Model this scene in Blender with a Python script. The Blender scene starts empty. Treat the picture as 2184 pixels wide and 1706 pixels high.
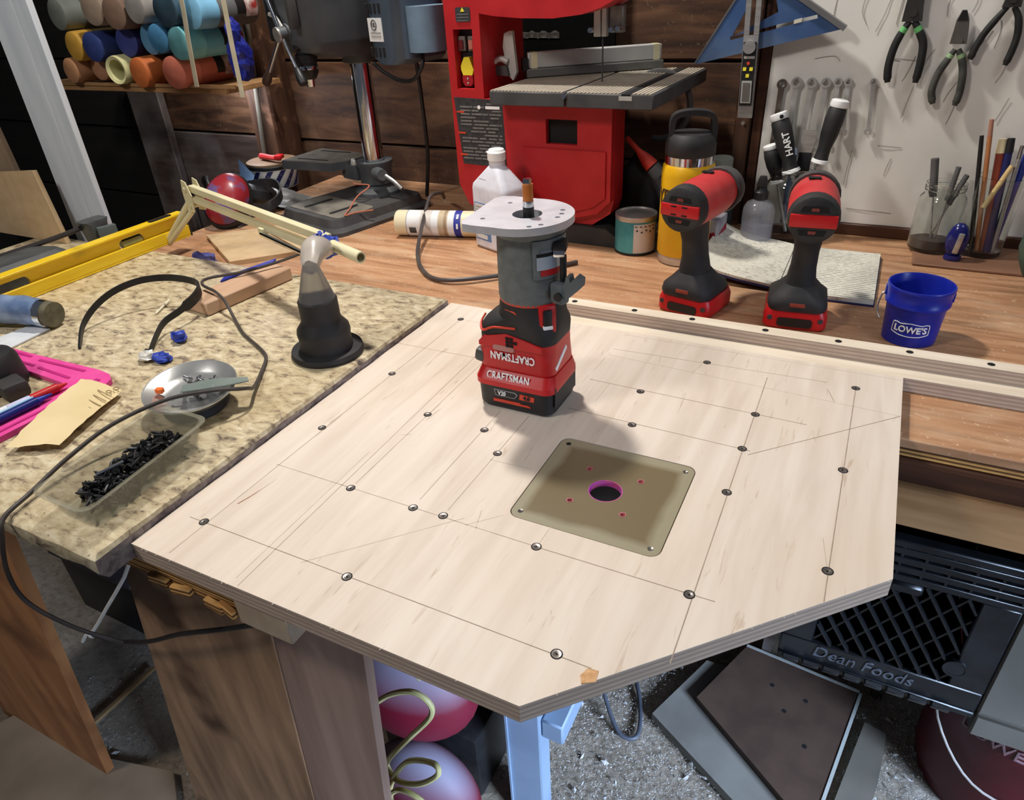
import bpy, bmesh, math, random
from mathutils import Matrix, Vector
random.seed(7)
sc = bpy.context.scene
COL = sc.collection
PI = math.pi

# ------------------------------------------------------------------ camera
def make_camera():
    cd = bpy.data.cameras.new('camera'); o = bpy.data.objects.new('camera', cd); COL.objects.link(o)
    a, b, c = math.radians(-28.293), math.radians(31.754), math.radians(3.308)
    f = Vector((math.sin(a)*math.cos(b), math.cos(a)*math.cos(b), -math.sin(b)))
    r = Vector((math.cos(a), -math.sin(a), 0)); d = f.cross(r)
    r2 = r*math.cos(c)+d*math.sin(c); d2 = -r*math.sin(c)+d*math.cos(c)
    m = Matrix((r2, -d2, -f)).transposed().to_4x4(); m.translation = Vector((0, 0, 0.449))
    o.matrix_world = m
    cd.sensor_fit = 'HORIZONTAL'; cd.sensor_width = 36; cd.lens = 36*1478.3/2184
    cd.clip_start = 0.02; cd.clip_end = 50
    sc.camera = o
make_camera()

# ------------------------------------------------------------------ world and lights
w = bpy.data.worlds.new('world'); sc.world = w; w.use_nodes = True
bg = w.node_tree.nodes['Background']; bg.inputs[0].default_value = (0.75, 0.83, 1.0, 1); bg.inputs[1].default_value = 0.085

def area(name, loc, target, size, power, col, size_y=None):
    ld = bpy.data.lights.new(name, 'AREA'); ld.energy = power; ld.color = col
    ld.shape = 'RECTANGLE'; ld.size = size; ld.size_y = size_y or size
    o = bpy.data.objects.new(name, ld); COL.objects.link(o); o.location = loc
    o.rotation_euler = (Vector(target)-Vector(loc)).to_track_quat('-Z', 'Y').to_euler()
    return o
area('assumed_bench_lamp', (-0.82, 1.06, 1.42), (-0.50, 0.80, 0), 0.09, 21.0, (1.0, 0.955, 0.90), 0.12)  # unseen overhead lamp, its place assumed from the router's shadow
area('assumed_shop_lamp', (-1.15, -0.45, 1.50), (-0.1, 1.2, 0.1), 0.30, 14.0, (1.0, 0.95, 0.90), 0.25)  # unseen lamp at front left, assumed from the shadows on the wall
area('added_right_fill', (0.75, 0.35, 1.55), (0.0, 1.1, 0), 0.6, 4.0, (0.95, 0.97, 1.0), 0.5)  # unseen overhead fill added to brighten the wall and bench at right
area('assumed_daylight_fill', (1.70, -0.15, 0.16), (-0.28, 0.78, -0.86), 0.8, 11.0, (0.54, 0.71, 1.0), 0.6).data.spread = math.radians(44)  # unseen cool fill added low to brighten the floor; daylight assumed, no doorway built
area('shelf_fill_light', (-1.50, 1.36, 0.236), (-1.46, 1.44, 0.0), 0.30, 1.0, (0.85, 0.90, 1.0), 0.02)  # added fill without a fixture, brightens the wall below the can shelf
sc.view_settings.view_transform = 'Standard'; sc.view_settings.look = 'None'
sc.view_settings.gamma = 1.0; sc.view_settings.use_curve_mapping = False
sc.view_settings.exposure = 0.0

# ------------------------------------------------------------------ materials
def lin(c):
    out = []
    for v in c[:3]:
        v /= 255.0
        out.append(v/12.92 if v <= 0.04045 else ((v+0.055)/1.055)**2.4)
    return (*out, 1.0)

MATS = {}
def M(name, c1, c2=None, scale=30, st=(1, 1, 1), rough=0.5, metal=0.0, bump=0.0, lo=0.35, hi=0.65, detail=5,
      trans=0.0, ior=1.45, alpha=1.0, coat=0.0, emit=0.0, bscale=None, spec=0.5, c3=None, s3=8, lo3=0.5, hi3=0.7, sss=0):
    """noise-mottled principled material in object space"""
    if name in MATS: return MATS[name]
    m = bpy.data.materials.new(name); m.use_nodes = True; MATS[name] = m
    nt = m.node_tree; N = nt.nodes; L = nt.links; p = N['Principled BSDF']
    p.inputs['Roughness'].default_value = rough; p.inputs['Metallic'].default_value = metal
    p.inputs['Transmission Weight'].default_value = trans; p.inputs['IOR'].default_value = ior
    p.inputs['Alpha'].default_value = alpha; p.inputs['Coat Weight'].default_value = coat
    p.inputs['Specular IOR Level'].default_value = spec
    if sss: p.inputs['Subsurface Weight'].default_value = sss; p.inputs['Subsurface Radius'].default_value = (.01, .01, .01)
    tc = N.new('ShaderNodeTexCoord'); mp = N.new('ShaderNodeMapping'); mp.inputs['Scale'].default_value = st
    L.new(tc.outputs['Object'], mp.inputs[0])
    nz = N.new('ShaderNodeTexNoise'); nz.inputs['Scale'].default_value = scale; nz.inputs['Detail'].default_value = detail
    L.new(mp.outputs[0], nz.inputs['Vector'])
    rp = N.new('ShaderNodeValToRGB'); rp.color_ramp.elements[0].position = lo; rp.color_ramp.elements[1].position = hi
    rp.color_ramp.elements[0].color = lin(c1)
    if c2 is None: c2 = tuple(min(255, v*1.08+2) for v in c1)
    rp.color_ramp.elements[1].color = lin(c2)
    L.new(nz.outputs[0], rp.inputs[0])
    out = rp.outputs[0]
    if c3 is not None:
        n3 = N.new('ShaderNodeTexNoise'); n3.inputs['Scale'].default_value = s3; n3.inputs['Detail'].default_value = 6
        L.new(tc.outputs['Object'], n3.inputs['Vector'])
        r3 = N.new('ShaderNodeMapRange'); r3.inputs[1].default_value = lo3; r3.inputs[2].default_value = hi3
        L.new(n3.outputs[0], r3.inputs[0])
        mx = N.new('ShaderNodeMix'); mx.data_type = 'RGBA'; L.new(r3.outputs[0], mx.inputs[0])
        L.new(out, mx.inputs[6]); mx.inputs[7].default_value = lin(c3); out = mx.outputs[2]
    L.new(out, p.inputs['Base Color'])
    if emit: L.new(out, p.inputs['Emission Color']); p.inputs['Emission Strength'].default_value = emit
    if bump:
        bn = N.new('ShaderNodeBump'); bn.inputs['Strength'].default_value = min(1, bump); bn.inputs['Distance'].default_value = 0.002
        nb = nz
        if bscale:
            nb = N.new('ShaderNodeTexNoise'); nb.inputs['Scale'].default_value = bscale; nb.inputs['Detail'].default_value = 5
            L.new(mp.outputs[0], nb.inputs['Vector'])
        L.new(nb.outputs[0], bn.inputs['Height']); L.new(bn.outputs[0], p.inputs['Normal'])
    return m

def node_mat(name, rough=0.5, metal=0.0):
    m = bpy.data.materials.new(name); m.use_nodes = True; MATS[name] = m
    nt = m.node_tree; p = nt.nodes['Principled BSDF']
    p.inputs['Roughness'].default_value = rough; p.inputs['Metallic'].default_value = metal
    return m, nt, nt.nodes, nt.links, p

def ramp(N, L, src, stops):
    r = N.new('ShaderNodeValToRGB'); e = r.color_ramp.elements
    e[0].position = stops[0][0]; e[0].color = lin(stops[0][1]); e[1].position = stops[-1][0]; e[1].color = lin(stops[-1][1])
    for p_, c_ in stops[1:-1]:
        k = e.new(p_); k.color = lin(c_)
    L.new(src, r.inputs[0]); return r.outputs[0]

def noise(N, L, vec, scale, detail=5, dist=0.0, rough=0.5):
    n = N.new('ShaderNodeTexNoise'); n.inputs['Scale'].default_value = scale; n.inputs['Detail'].default_value = detail
    n.inputs['Distortion'].default_value = dist; n.inputs['Roughness'].default_value = rough
    L.new(vec, n.inputs['Vector']); return n.outputs[0]

def mapping(N, L, st=(1, 1, 1), rot=(0, 0, 0)):
    tc = N.new('ShaderNodeTexCoord'); mp = N.new('ShaderNodeMapping'); mp.inputs['Scale'].default_value = st
    mp.inputs['Rotation'].default_value = rot
    L.new(tc.outputs['Object'], mp.inputs[0]); return mp.outputs[0]

def mixc(N, L, fac, a, b, mode='MIX'):
    x = N.new('ShaderNodeMix'); x.data_type = 'RGBA'; x.blend_type = mode
    for i, v in ((0, fac), (6, a), (7, b)):
        if isinstance(v, (int, float)): x.inputs[i].default_value = v
        elif isinstance(v, tuple): x.inputs[i].default_value = lin(v)
        else: L.new(v, x.inputs[i])
    return x.outputs[2]

def mrange(N, L, src, a, b, c=0.0, d=1.0):
    r = N.new('ShaderNodeMapRange'); L.new(src, r.inputs[0])
    for i, v in ((1, a), (2, b), (3, c), (4, d)): r.inputs[i].default_value = v
    return r.outputs[0]

def bump(N, L, p, src, strength, dist=0.002):
    b = N.new('ShaderNodeBump'); b.inputs['Strength'].default_value = strength; b.inputs['Distance'].default_value = dist
    L.new(src, b.inputs['Height']); L.new(b.outputs[0], p.inputs['Normal'])

def mat_maple():
    m, nt, N, L, p = node_mat('maple_ply_face', 0.55)
    v = mapping(N, L, (9, 0.9, 9), (0, 0, math.radians(-4)))
    n1 = noise(N, L, v, 6, 6, 0.6)
    base = ramp(N, L, n1, [(0.3, (214, 197, 179)), (0.55, (226, 211, 194)), (0.75, (232, 219, 203))])
    v2 = mapping(N, L, (14, 1.6, 14), (0, 0, math.radians(-4)))
    n2 = noise(N, L, v2, 9, 4, 1.5)
    streak = mrange(N, L, n2, 0.645, 0.72, 0, 0.42)
    col = mixc(N, L, streak, base, (168, 138, 108))
    n3 = noise(N, L, mapping(N, L), 5, 5)
    col = mixc(N, L, mrange(N, L, n3, 0.45, 0.75, 0, 0.35), col, (213, 189, 160))
    L.new(col, p.inputs['Base Color']); bump(N, L, p, n2, 0.08, 0.0006)
    return m

def mat_plyedge(name, a, b, c, scale=260):
    m, nt, N, L, p = node_mat(name, 0.7)
    v = mapping(N, L, (0.05, 0.05, 1))
    wv = N.new('ShaderNodeTexWave'); wv.wave_type = 'BANDS'; wv.bands_direction = 'Z'; wv.inputs['Scale'].default_value = 62
    wv.inputs['Distortion'].default_value = 1.2; wv.inputs['Detail'].default_value = 3
    L.new(v, wv.inputs['Vector'])
    col = ramp(N, L, wv.outputs[0], [(0.15, a), (0.5, b), (0.85, c)])
    n = noise(N, L, mapping(N, L, (1, 1, 5)), 60, 5)
    col = mixc(N, L, mrange(N, L, n, 0.4, 0.7, 0, 0.5), col, a)
    L.new(col, p.inputs['Base Color']); bump(N, L, p, n, 0.3)
    return m

def mat_granite():
    m, nt, N, L, p = node_mat('speckled_granite', 0.32)
    v = mapping(N, L, (0.9, 1.7, 1.3), (0, 0, math.radians(-35)))
    n1 = noise(N, L, v, 52, 7, 0.5, 0.62)
    base = ramp(N, L, n1, [(0.27, (70, 62, 62)), (0.36, (128, 114, 100)), (0.43, (182, 165, 134)), (0.56, (212, 197, 163)), (0.72, (234, 224, 198))])
    n2 = noise(N, L, v, 120, 6, 0.4, 0.6)
    col = mixc(N, L, mrange(N, L, n2, 0.60, 0.70, 0, 0.8), base, (84, 72, 72))
    n3 = noise(N, L, mapping(N, L), 4.5, 4)
    col = mixc(N, L, mrange(N, L, n3, 0.52, 0.72, 0, 0.40), col, (186, 162, 116))
    L.new(col, p.inputs['Base Color'])
    return m

def mat_granite_edge():
    m, nt, N, L, p = node_mat('rough_granite_edge', 0.6)
    v = mapping(N, L, (1, 1, 1))
    n1 = noise(N, L, v, 60, 7, 0.6, 0.65)
    col = ramp(N, L, n1, [(0.32, (70, 58, 60)), (0.48, (124, 110, 108)), (0.7, (170, 158, 146))])
    L.new(col, p.inputs['Base Color']); bump(N, L, p, n1, 0.7, 0.004)
    return m

def mat_bench():
    m, nt, N, L, p = node_mat('worn_bench_wood', 0.5)
    v = mapping(N, L, (1.3, 13, 13))
    n1 = noise(N, L, v, 4, 6, 0.8)
    base = ramp(N, L, n1, [(0.3, (148, 106, 74)), (0.5, (182, 134, 96)), (0.72, (206, 162, 124))])
    n2 = noise(N, L, mapping(N, L, (1, 2.2, 1)), 7, 7, 0.4, 0.6)
    col = mixc(N, L, mrange(N, L, n2, 0.52, 0.68, 0, 0.7), base, (206, 172, 138))
    n3 = noise(N, L, mapping(N, L), 240, 3)
    col = mixc(N, L, mrange(N, L, n3, 0.66, 0.72, 0, 0.7), col, (232, 208, 176))
    n4 = noise(N, L, mapping(N, L, (1, 3, 1)), 9, 7, 1.5, 0.7)
    col = mixc(N, L, mrange(N, L, n4, 0.60, 0.70, 0, 0.8), col, (222, 196, 164))
    L.new(col, p.inputs['Base Color']); bump(N, L, p, n3, 0.15, 0.0008)
    return m

def mat_plank():
    m, nt, N, L, p = node_mat('old_dark_plank', 0.62)
    v = mapping(N, L, (1.2, 8, 8))
    n1 = noise(N, L, v, 5, 6, 0.8)
    base = ramp(N, L, n1, [(0.3, (52, 33, 22)), (0.52, (86, 57, 38)), (0.75, (118, 84, 58))])
    n2 = noise(N, L, mapping(N, L), 6, 7, 0.3, 0.6)
    col = mixc(N, L, mrange(N, L, n2, 0.54, 0.72, 0, 0.55), base, (138, 108, 80))
    n3 = noise(N, L, mapping(N, L), 160, 4)
    col = mixc(N, L, mrange(N, L, n3, 0.64, 0.72, 0, 0.5), col, (140, 118, 96))
    L.new(col, p.inputs['Base Color']); bump(N, L, p, n2, 0.25, 0.003)
    return m

def mat_floor():
    m, nt, N, L, p = node_mat('dusty_concrete', 0.9)
    v = mapping(N, L)
    n1 = noise(N, L, v, 5, 8, 0.4, 0.65); n2 = noise(N, L, v, 70, 6, 0.5, 0.7)
    base = ramp(N, L, n1, [(0.3, (142, 128, 110)), (0.55, (174, 160, 142)), (0.75, (198, 188, 174))])
    col = mixc(N, L, mrange(N, L, n2, 0.5, 0.66, 0, 0.6), base, (110, 102, 94))
    L.new(col, p.inputs['Base Color']); bump(N, L, p, n2, 1.0, 0.008)
    return m

def mat_insert():
    # smoky acrylic sheet lying on a pale rebate ledge: the ledge shows through as a border
    m, nt, N, L, p = node_mat('smoky_acrylic', 0.28)
    tc = N.new('ShaderNodeTexCoord'); sp = N.new('ShaderNodeSeparateXYZ'); L.new(tc.outputs['Object'], sp.inputs[0])
    def absn(o, half):
        a = N.new('ShaderNodeMath'); a.operation = 'ABSOLUTE'; L.new(o, a.inputs[0])
        b = N.new('ShaderNodeMath'); b.operation = 'DIVIDE'; L.new(a.outputs[0], b.inputs[0]); b.inputs[1].default_value = half
        return b.outputs[0]
    mxn = N.new('ShaderNodeMath'); mxn.operation = 'MAXIMUM'
    L.new(absn(sp.outputs[0], 0.0715), mxn.inputs[0]); L.new(absn(sp.outputs[1], 0.0675), mxn.inputs[1])
    n = noise(N, L, tc.outputs['Object'], 14, 4)
    ad = N.new('ShaderNodeMath'); ad.operation = 'MULTIPLY_ADD'; ad.inputs[1].default_value = 0.25
    L.new(n, ad.inputs[0]); L.new(mxn.outputs[0], ad.inputs[2])
    f = mrange(N, L, ad.outputs[0], 0.90, 1.02, 0, 1)
    col = mixc(N, L, f, (120, 106, 78), (156, 148, 122))
    L.new(col, p.inputs['Base Color'])
    return m

def mat_scribble(name, paper, ink, sx, sy, thr=0.57, lines=True):
    m, nt, N, L, p = node_mat(name, 0.75)
    v = mapping(N, L, (sx, sy, 1))
    n1 = noise(N, L, v, 1.0, 6, 0.6, 0.7); n2 = noise(N, L, mapping(N, L), 12, 3)
    a = N.new('ShaderNodeMath'); a.operation = 'MULTIPLY_ADD'; a.inputs[1].default_value = 0.35
    L.new(n2, a.inputs[0]); L.new(n1, a.inputs[2])
    wv = N.new('ShaderNodeTexWave'); wv.wave_type = 'BANDS'; wv.bands_direction = 'Y'; wv.inputs['Scale'].default_value = 42; wv.inputs['Distortion'].default_value = 1.5
    tc = N.new('ShaderNodeTexCoord'); L.new(tc.outputs['Object'], wv.inputs['Vector'])
    f0 = mrange(N, L, a.outputs[0], thr+0.12, thr+0.22, 0, 0.75); f1 = mrange(N, L, wv.outputs[0], 0.45, 0.75, 0.08, 1.0)
    mm = N.new('ShaderNodeMath'); mm.operation = 'MULTIPLY'; L.new(f0, mm.inputs[0]); L.new(f1, mm.inputs[1]); f = mm.outputs[0]
    col = mixc(N, L, f, paper, ink)
    L.new(col, p.inputs['Base Color'])
    return m

def mat_dusty(name, c, dust, lo=0.35, hi=0.9):
    # dust lies on faces that look up
    m, nt, N, L, p = node_mat(name, 0.6)
    g = N.new('ShaderNodeNewGeometry'); sp = N.new('ShaderNodeSeparateXYZ'); L.new(g.outputs['Normal'], sp.inputs[0])
    col = mixc(N, L, mrange(N, L, sp.outputs[2], lo, hi), c, dust)
    L.new(col, p.inputs['Base Color']); return m

MAPLE = mat_maple(); GRANITE = mat_granite(); GREDGE = mat_granite_edge(); BENCH = mat_bench(); PLANK = mat_plank()
FLOOR = mat_floor(); INSERT = mat_insert()
EDGE = mat_plyedge('board_ply_edge', (172, 148, 130), (188, 164, 144), (202, 180, 158))
EDGEO = mat_plyedge('orange_ply_edge', (92, 58, 26), (186, 128, 62), (222, 170, 98))
RAILTOP = M('pale_ply_top', (222, 205, 180), (240, 226, 204), 6, (1, 10, 10), 0.55)
DARKPLANK = M('grey_brown_plank', (56, 43, 37), (88, 72, 64), 5, (1, 8, 8), 0.7, c3=(138, 130, 126), s3=4, lo3=0.46, hi3=0.70)  # dark brown planks mottled with paler grey
SHADEPLANK = M('shade_black_plank', (12, 10, 9), (20, 17, 15), 5, (1, 8, 8), 0.8)  # near-black tone puts the darkness of the unlit left end into the planks
STUD = M('rough_stud', (56, 34, 22), (92, 62, 42), 5, (8, 8, 1.2), 0.7, bump=0.4, c3=(128, 92, 70), s3=25, lo3=0.56, hi3=0.7)
RED = M('red_plastic', (186, 22, 26), (204, 32, 34), 25, rough=0.38)
REDP = M('red_painted_steel', (176, 28, 34), (192, 38, 42), 18, rough=0.42)
REDDUST = M('dusty_red_plastic', (192, 40, 44), (206, 88, 84), 14, rough=0.5, lo=0.4, hi=0.75)
ORNG = M('orange_red_accent', (206, 66, 42), rough=0.5)
BLK = M('black_plastic', (22, 22, 24), (34, 33, 34), 40, rough=0.45)
BLKR = M('black_rubber', (30, 30, 32), (48, 46, 46), 30, rough=0.6)
BLKD = M('dusty_black_rubber', (34, 34, 36), (66, 62, 58), 22, rough=0.7, lo=0.4, hi=0.75)
DGREY = M('dark_grey_iron', (52, 52, 54), (76, 74, 72), 20, rough=0.6, bump=0.2)
GREYB = M('router_grey_grip', (98, 104, 104), (112, 118, 118), 90, (1, 1, 1), 0.55, bump=0.6, bscale=420)
PRESS = M('blue_grey_enamel', (66, 78, 92), (80, 92, 106), 12, rough=0.4)
PRESSD = M('dull_grey_enamel', (70, 74, 78), (92, 94, 94), 14, rough=0.55)
STEEL = M('brushed_steel', (178, 176, 172), (200, 198, 194), 30, (1, 1, 6), 0.32, 0.7)
CHROME = M('chrome', (205, 206, 210), rough=0.12, metal=1.0)
ALU = M('cast_aluminium', (206, 206, 212), (222, 222, 228), 40, rough=0.42, metal=0.45)
ALUP = M('pale_aluminium', (190, 190, 184), (206, 205, 198), 25, rough=0.45, metal=0.35)
WHITE = M('white_plastic', (232, 232, 230), rough=0.4)
PAPER = M('wall_paper_sheet', (220, 215, 205), (236, 232, 224), 4, rough=0.85, bump=0.7, bscale=7)
YELL = M('yellow_enamel', (226, 172, 18), (236, 186, 30), 18, rough=0.4)
LEVELY = M('level_yellow', (232, 190, 26), (240, 204, 44), 14, (6, 1, 6), 0.4, c3=(150, 130, 40), s3=9, lo3=0.62, hi3=0.8)
CREAM = M('cream_enamel', (214, 206, 166), (226, 219, 182), 12, rough=0.4)
TAPE = M('blue_tape', (30, 52, 150), (46, 76, 186), 40, rough=0.6)
PINK = M('pink_plastic', (222, 62, 146), (232, 84, 160), 20, rough=0.5)
PINKD = M('pink_groove', (176, 30, 112), rough=0.6)
KRAFT = M('cream_paper', (216, 194, 146), (228, 208, 162), 12, rough=0.8, bump=0.3)
PENCIL = M('pencil_graphite', (170, 152, 134), (190, 172, 154), 60, rough=0.6)
PENCILL = M('faint_pencil', (192, 174, 154), (206, 190, 170), 60, rough=0.6)
HOLE = M('dark_hole', (16, 14, 14), rough=0.8)
SCREW = M('zinc_screw', (120, 114, 110), (150, 144, 138), 60, rough=0.35, metal=0.8)
MDF = M('mdf_board', (196, 166, 126), (208, 180, 140), 40, rough=0.7)
WOODO = M('orange_pine', (150, 96, 56), (186, 128, 80), 4, (6, 6, 1), 0.6, c3=(112, 70, 40), s3=6, lo3=0.52, hi3=0.7)
WOODB = M('brown_plank', (126, 94, 68), (172, 134, 100), 5, (6, 6, 0.9), 0.6, c3=(74, 50, 34), s3=4.5, lo3=0.52, hi3=0.62)
WOODP = M('pinkish_plank', (134, 106, 92), (170, 140, 122), 3, (9, 9, 0.6), 0.6, c3=(96, 72, 60), s3=3, lo3=0.55, hi3=0.7)
APRON = M('apron_pine', (150, 110, 70), (184, 142, 98), 5, (1, 8, 8), 0.6)
DARKWOOD = M('dark_trim_wood', (62, 34, 20), (88, 52, 32), 5, (1, 8, 8), 0.5)
BLUEP = M('blue_plastic', (22, 36, 150), (28, 46, 168), 20, rough=0.32)
BLUESQ = M('blue_anodised', (62, 92, 142), (92, 122, 166), 8, rough=0.4, metal=0.45, c3=(116, 134, 152), s3=6, lo3=0.5, hi3=0.7)
GLASS = M('clear_glass', (238, 244, 240), rough=0.03, trans=1.0, ior=1.42)
CLEARP = M('clear_plastic', (226, 228, 220), rough=0.12, trans=1.0, ior=1.12)
SMOKEP = M('cloudy_plastic', (170, 168, 166), rough=0.35, trans=0.75, ior=1.2)
JUGP = M('milky_plastic', (214, 214, 222), rough=0.42, sss=0.2)
LABELW = M('white_label', (222, 222, 220), (232, 232, 230), 20, rough=0.6)
LABELB = M('blue_label_print', (92, 128, 176), rough=0.6)
LABELK = M('dark_label', (44, 44, 46), (62, 62, 64), 120, rough=0.6)
PRINTG = M('grey_print', (150, 146, 142), rough=0.7)
PRINTD = M('dark_print', (58, 56, 56), rough=0.7)
PRINTW = M('white_print', (238, 236, 232), rough=0.5)
BUTTONY = M('yellow_button', (240, 220, 60), rough=0.4)
FLOORWOOD = M('grey_offcut', (100, 94, 84), (120, 112, 100), 8, rough=0.8)
BROWNP = M('brown_hardboard', (72, 54, 44), (86, 66, 54), 20, rough=0.7)
GREYWOOD = M('weathered_post', (192, 200, 208), (216, 222, 228), 3, (8, 8, 1), 0.65, bump=0.2)
BLUELEG = M('grey_blue_paint', (128, 148, 172), (146, 166, 190), 6, rough=0.5)
YCORD = M('yellow_cord', (214, 204, 140), (226, 216, 156), 20, rough=0.5)
CRATE = M('black_crate_plastic', (16, 17, 19), (26, 28, 31), 30, rough=0.34)
REDBKT = M('red_bucket_plastic', (70, 14, 22), (84, 22, 30), 14, rough=0.45)

# ------------------------------------------------------------------ geometry helpers
def catmull(pts, n=6, closed=False):
    P = [Vector(p) for p in pts]
    if len(P) < 3: return P
    out = []
    for i in range(len(P)-1):
        p0 = P[max(i-1, 0)]; p1 = P[i]; p2 = P[i+1]; p3 = P[min(i+2, len(P)-1)]
        for k in range(n):
            t = k/n
            out.append(0.5*((2*p1)+(-p0+p2)*t+(2*p0-5*p1+4*p2-p3)*t*t+(-p0+3*p1-3*p2+p3)*t*t*t))
    out.append(P[-1]); return out

class B:
    """collects shapes for ONE mesh object; o is subtracted from all coordinates"""
    def __init__(s, o=(0, 0, 0)):
        s.bm = bmesh.new(); s.o = Vector(o)
    def _add(s, verts, faces):
        vs = [s.bm.verts.new(Vector(v)-s.o) for v in verts]; fs = []
        for f in faces:
            try: fs.append(s.bm.faces.new([vs[i] for i in f]))
            except ValueError: pass
        return vs, fs
    def box(s, c, d, rot=None, bev=0.0, seg=2):
        c = Vector(c); h = Vector(d)/2; R = rot if rot is not None else Matrix.Identity(3)
        vs, fs = s._add([c+R@Vector((x*h.x, y*h.y, z*h.z)) for x in (-1, 1) for y in (-1, 1) for z in (-1, 1)],
            [(0, 1, 3, 2), (4, 6, 7, 5), (0, 4, 5, 1), (2, 3, 7, 6), (0, 2, 6, 4), (1, 5, 7, 3)])
        if bev:
            es = list({e for f in fs for e in f.edges})
            bmesh.ops.bevel(s.bm, geom=es, offset=bev, segments=seg, affect='EDGES', profile=0.5)
        return s
    def lohi(s, a, b, bev=0.0, seg=2):
        a = Vector(a); b = Vector(b); return s.box((a+b)/2, b-a, None, bev, seg)
    def cyl(s, p0, p1, r0, r1=None, seg=20, caps=True):
        p0 = Vector(p0); p1 = Vector(p1); r1 = r0 if r1 is None else r1
        z = (p1-p0).normalized(); x = z.orthogonal().normalized(); y = z.cross(x)
        V = []
        for p, r in ((p0, r0), (p1, r1)):
            for k in range(seg):
                a = 2*PI*k/seg; V.append(p+x*math.cos(a)*r+y*math.sin(a)*r)
        F = [(k, (k+1) % seg, seg+(k+1) % seg, seg+k) for k in range(seg)]
        if caps: F += [tuple(range(seg-1, -1, -1)), tuple(range(seg, 2*seg))]
        s._add(V, F); return s
    def lathe(s, prof, o=(0, 0, 0), z=(0, 0, 1), seg=32, sx=1.0, sy=1.0, a0=0.0, a1=2*PI):
        o = Vector(o); z = Vector(z).normalized()
        x = Vector((1, 0, 0)) if abs(z.x) < 0.9 else Vector((0, 1, 0))
        x = (x-z*x.dot(z)).normalized(); y = z.cross(x)
        full = abs(a1-a0-2*PI) < 1e-6; n = seg if full else seg+1
        V = []
        for r, h in prof:
            for k in range(n):
                a = a0+(a1-a0)*k/seg; V.append(o+z*h+x*math.cos(a)*r*sx+y*math.sin(a)*r*sy)
        F = []
        for i in range(len(prof)-1):
            for k in range(seg):
                k2 = (k+1) % n
                F.append((i*n+k, i*n+k2, (i+1)*n+k2, (i+1)*n+k))
        s._add(V, F); return s
    def tube(s, pts, r, seg=8, smooth=5, caps=True):
        P = catmull(pts, smooth) if smooth else [Vector(p) for p in pts]
        n = len(P); rr = r if callable(r) else (lambda t: r)
        t0 = (P[1]-P[0]).normalized(); x = t0.orthogonal().normalized(); V = []
        for i, p in enumerate(P):
            t = (P[min(i+1, n-1)]-P[max(i-1, 0)]).normalized()
            x = (x-t*x.dot(t)).normalized(); y = t.cross(x); R = rr(i/(n-1))
            for k in range(seg):
                a = 2*PI*k/seg; V.append(p+x*math.cos(a)*R+y*math.sin(a)*R)
        F = [(i*seg+k, i*seg+(k+1) % seg, (i+1)*seg+(k+1) % seg, (i+1)*seg+k) for i in range(n-1) for k in range(seg)]
        if caps: F += [tuple(range(seg-1, -1, -1)), tuple(range((n-1)*seg, n*seg))]
        s._add(V, F); return s
    def ribbon(s, pts, wv, th, smooth=6):
        """flat strip following pts; wv = half-width vector, th = thickness vector"""
        P = catmull(pts, smooth) if smooth else [Vector(p) for p in pts]; n = len(P)
        wv = Vector(wv); th = Vector(th); V = []
        for p in P: V += [p-wv, p+wv, p+wv+th, p-wv+th]
        F = [(i*4+k, i*4+(k+1) % 4, (i+1)*4+(k+1) % 4, (i+1)*4+k) for i in range(n-1) for k in range(4)]
        F += [(3, 2, 1, 0), ((n-1)*4, (n-1)*4+1, (n-1)*4+2, (n-1)*4+3)]
        s._add(V, F); return s
    def prism(s, poly, d0, d1, plane='xy', holes=(), T=None):
        """poly in a plane, thickness d0..d1 along the normal; holes are loops"""
        def P(u, v, d):
            q = Vector((u, v, d)) if plane == 'xy' else Vector((u, d, v)) if plane == 'xz' else Vector((d, u, v))
            return (T@q if T is not None else q)-s.o
        loops = [list(poly)]+[list(h) for h in holes]
        tmp = bmesh.new(); es = []; idx = {}
        for lp in loops:
            vs = [tmp.verts.new((u, v, 0)) for u, v in lp]
            for i in range(len(vs)): es.append(tmp.edges.new((vs[i], vs[(i+1) % len(vs)])))
        if holes:
            bmesh.ops.triangle_fill(tmp, edges=es, use_beauty=True)
        else:
            tmp.faces.new(tmp.verts)
        tmp.verts.index_update()
        co = [(v.co.x, v.co.y) for v in tmp.verts]; fs = [[v.index for v in f.verts] for f in tmp.faces]; tmp.free()
        a = [s.bm.verts.new(P(u, v, d0)) for u, v in co]; b = [s.bm.verts.new(P(u, v, d1)) for u, v in co]
        for f in fs:
            s.bm.faces.new([a[i] for i in f]); s.bm.faces.new([b[i] for i in reversed(f)])
        k = 0
        for lp in loops:
            n = len(lp)
            for i in range(n):
                s.bm.faces.new([a[k+i], a[k+(i+1) % n], b[k+(i+1) % n], b[k+i]])
            k += n
        return s
    def ball(s, c, r, u=16, v=10):
        c = Vector(c); r = Vector(r if hasattr(r, '__len__') else (r, r, r)); V = []
        V.append(c+Vector((0, 0, r.z)))
        for i in range(1, v):
            t = PI*i/v
            for k in range(u):
                a = 2*PI*k/u; V.append(c+Vector((math.sin(t)*math.cos(a)*r.x, math.sin(t)*math.sin(a)*r.y, math.cos(t)*r.z)))
        V.append(c-Vector((0, 0, r.z))); F = []
        for k in range(u):
            F.append((0, 1+k, 1+(k+1) % u)); F.append((len(V)-1, 1+(v-2)*u+(k+1) % u, 1+(v-2)*u+k))
        for i in range(v-2):
            for k in range(u):
                F.append((1+i*u+k, 1+(i+1)*u+k, 1+(i+1)*u+(k+1) % u, 1+i*u+(k+1) % u))
        s._add(V, F); return s
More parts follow.
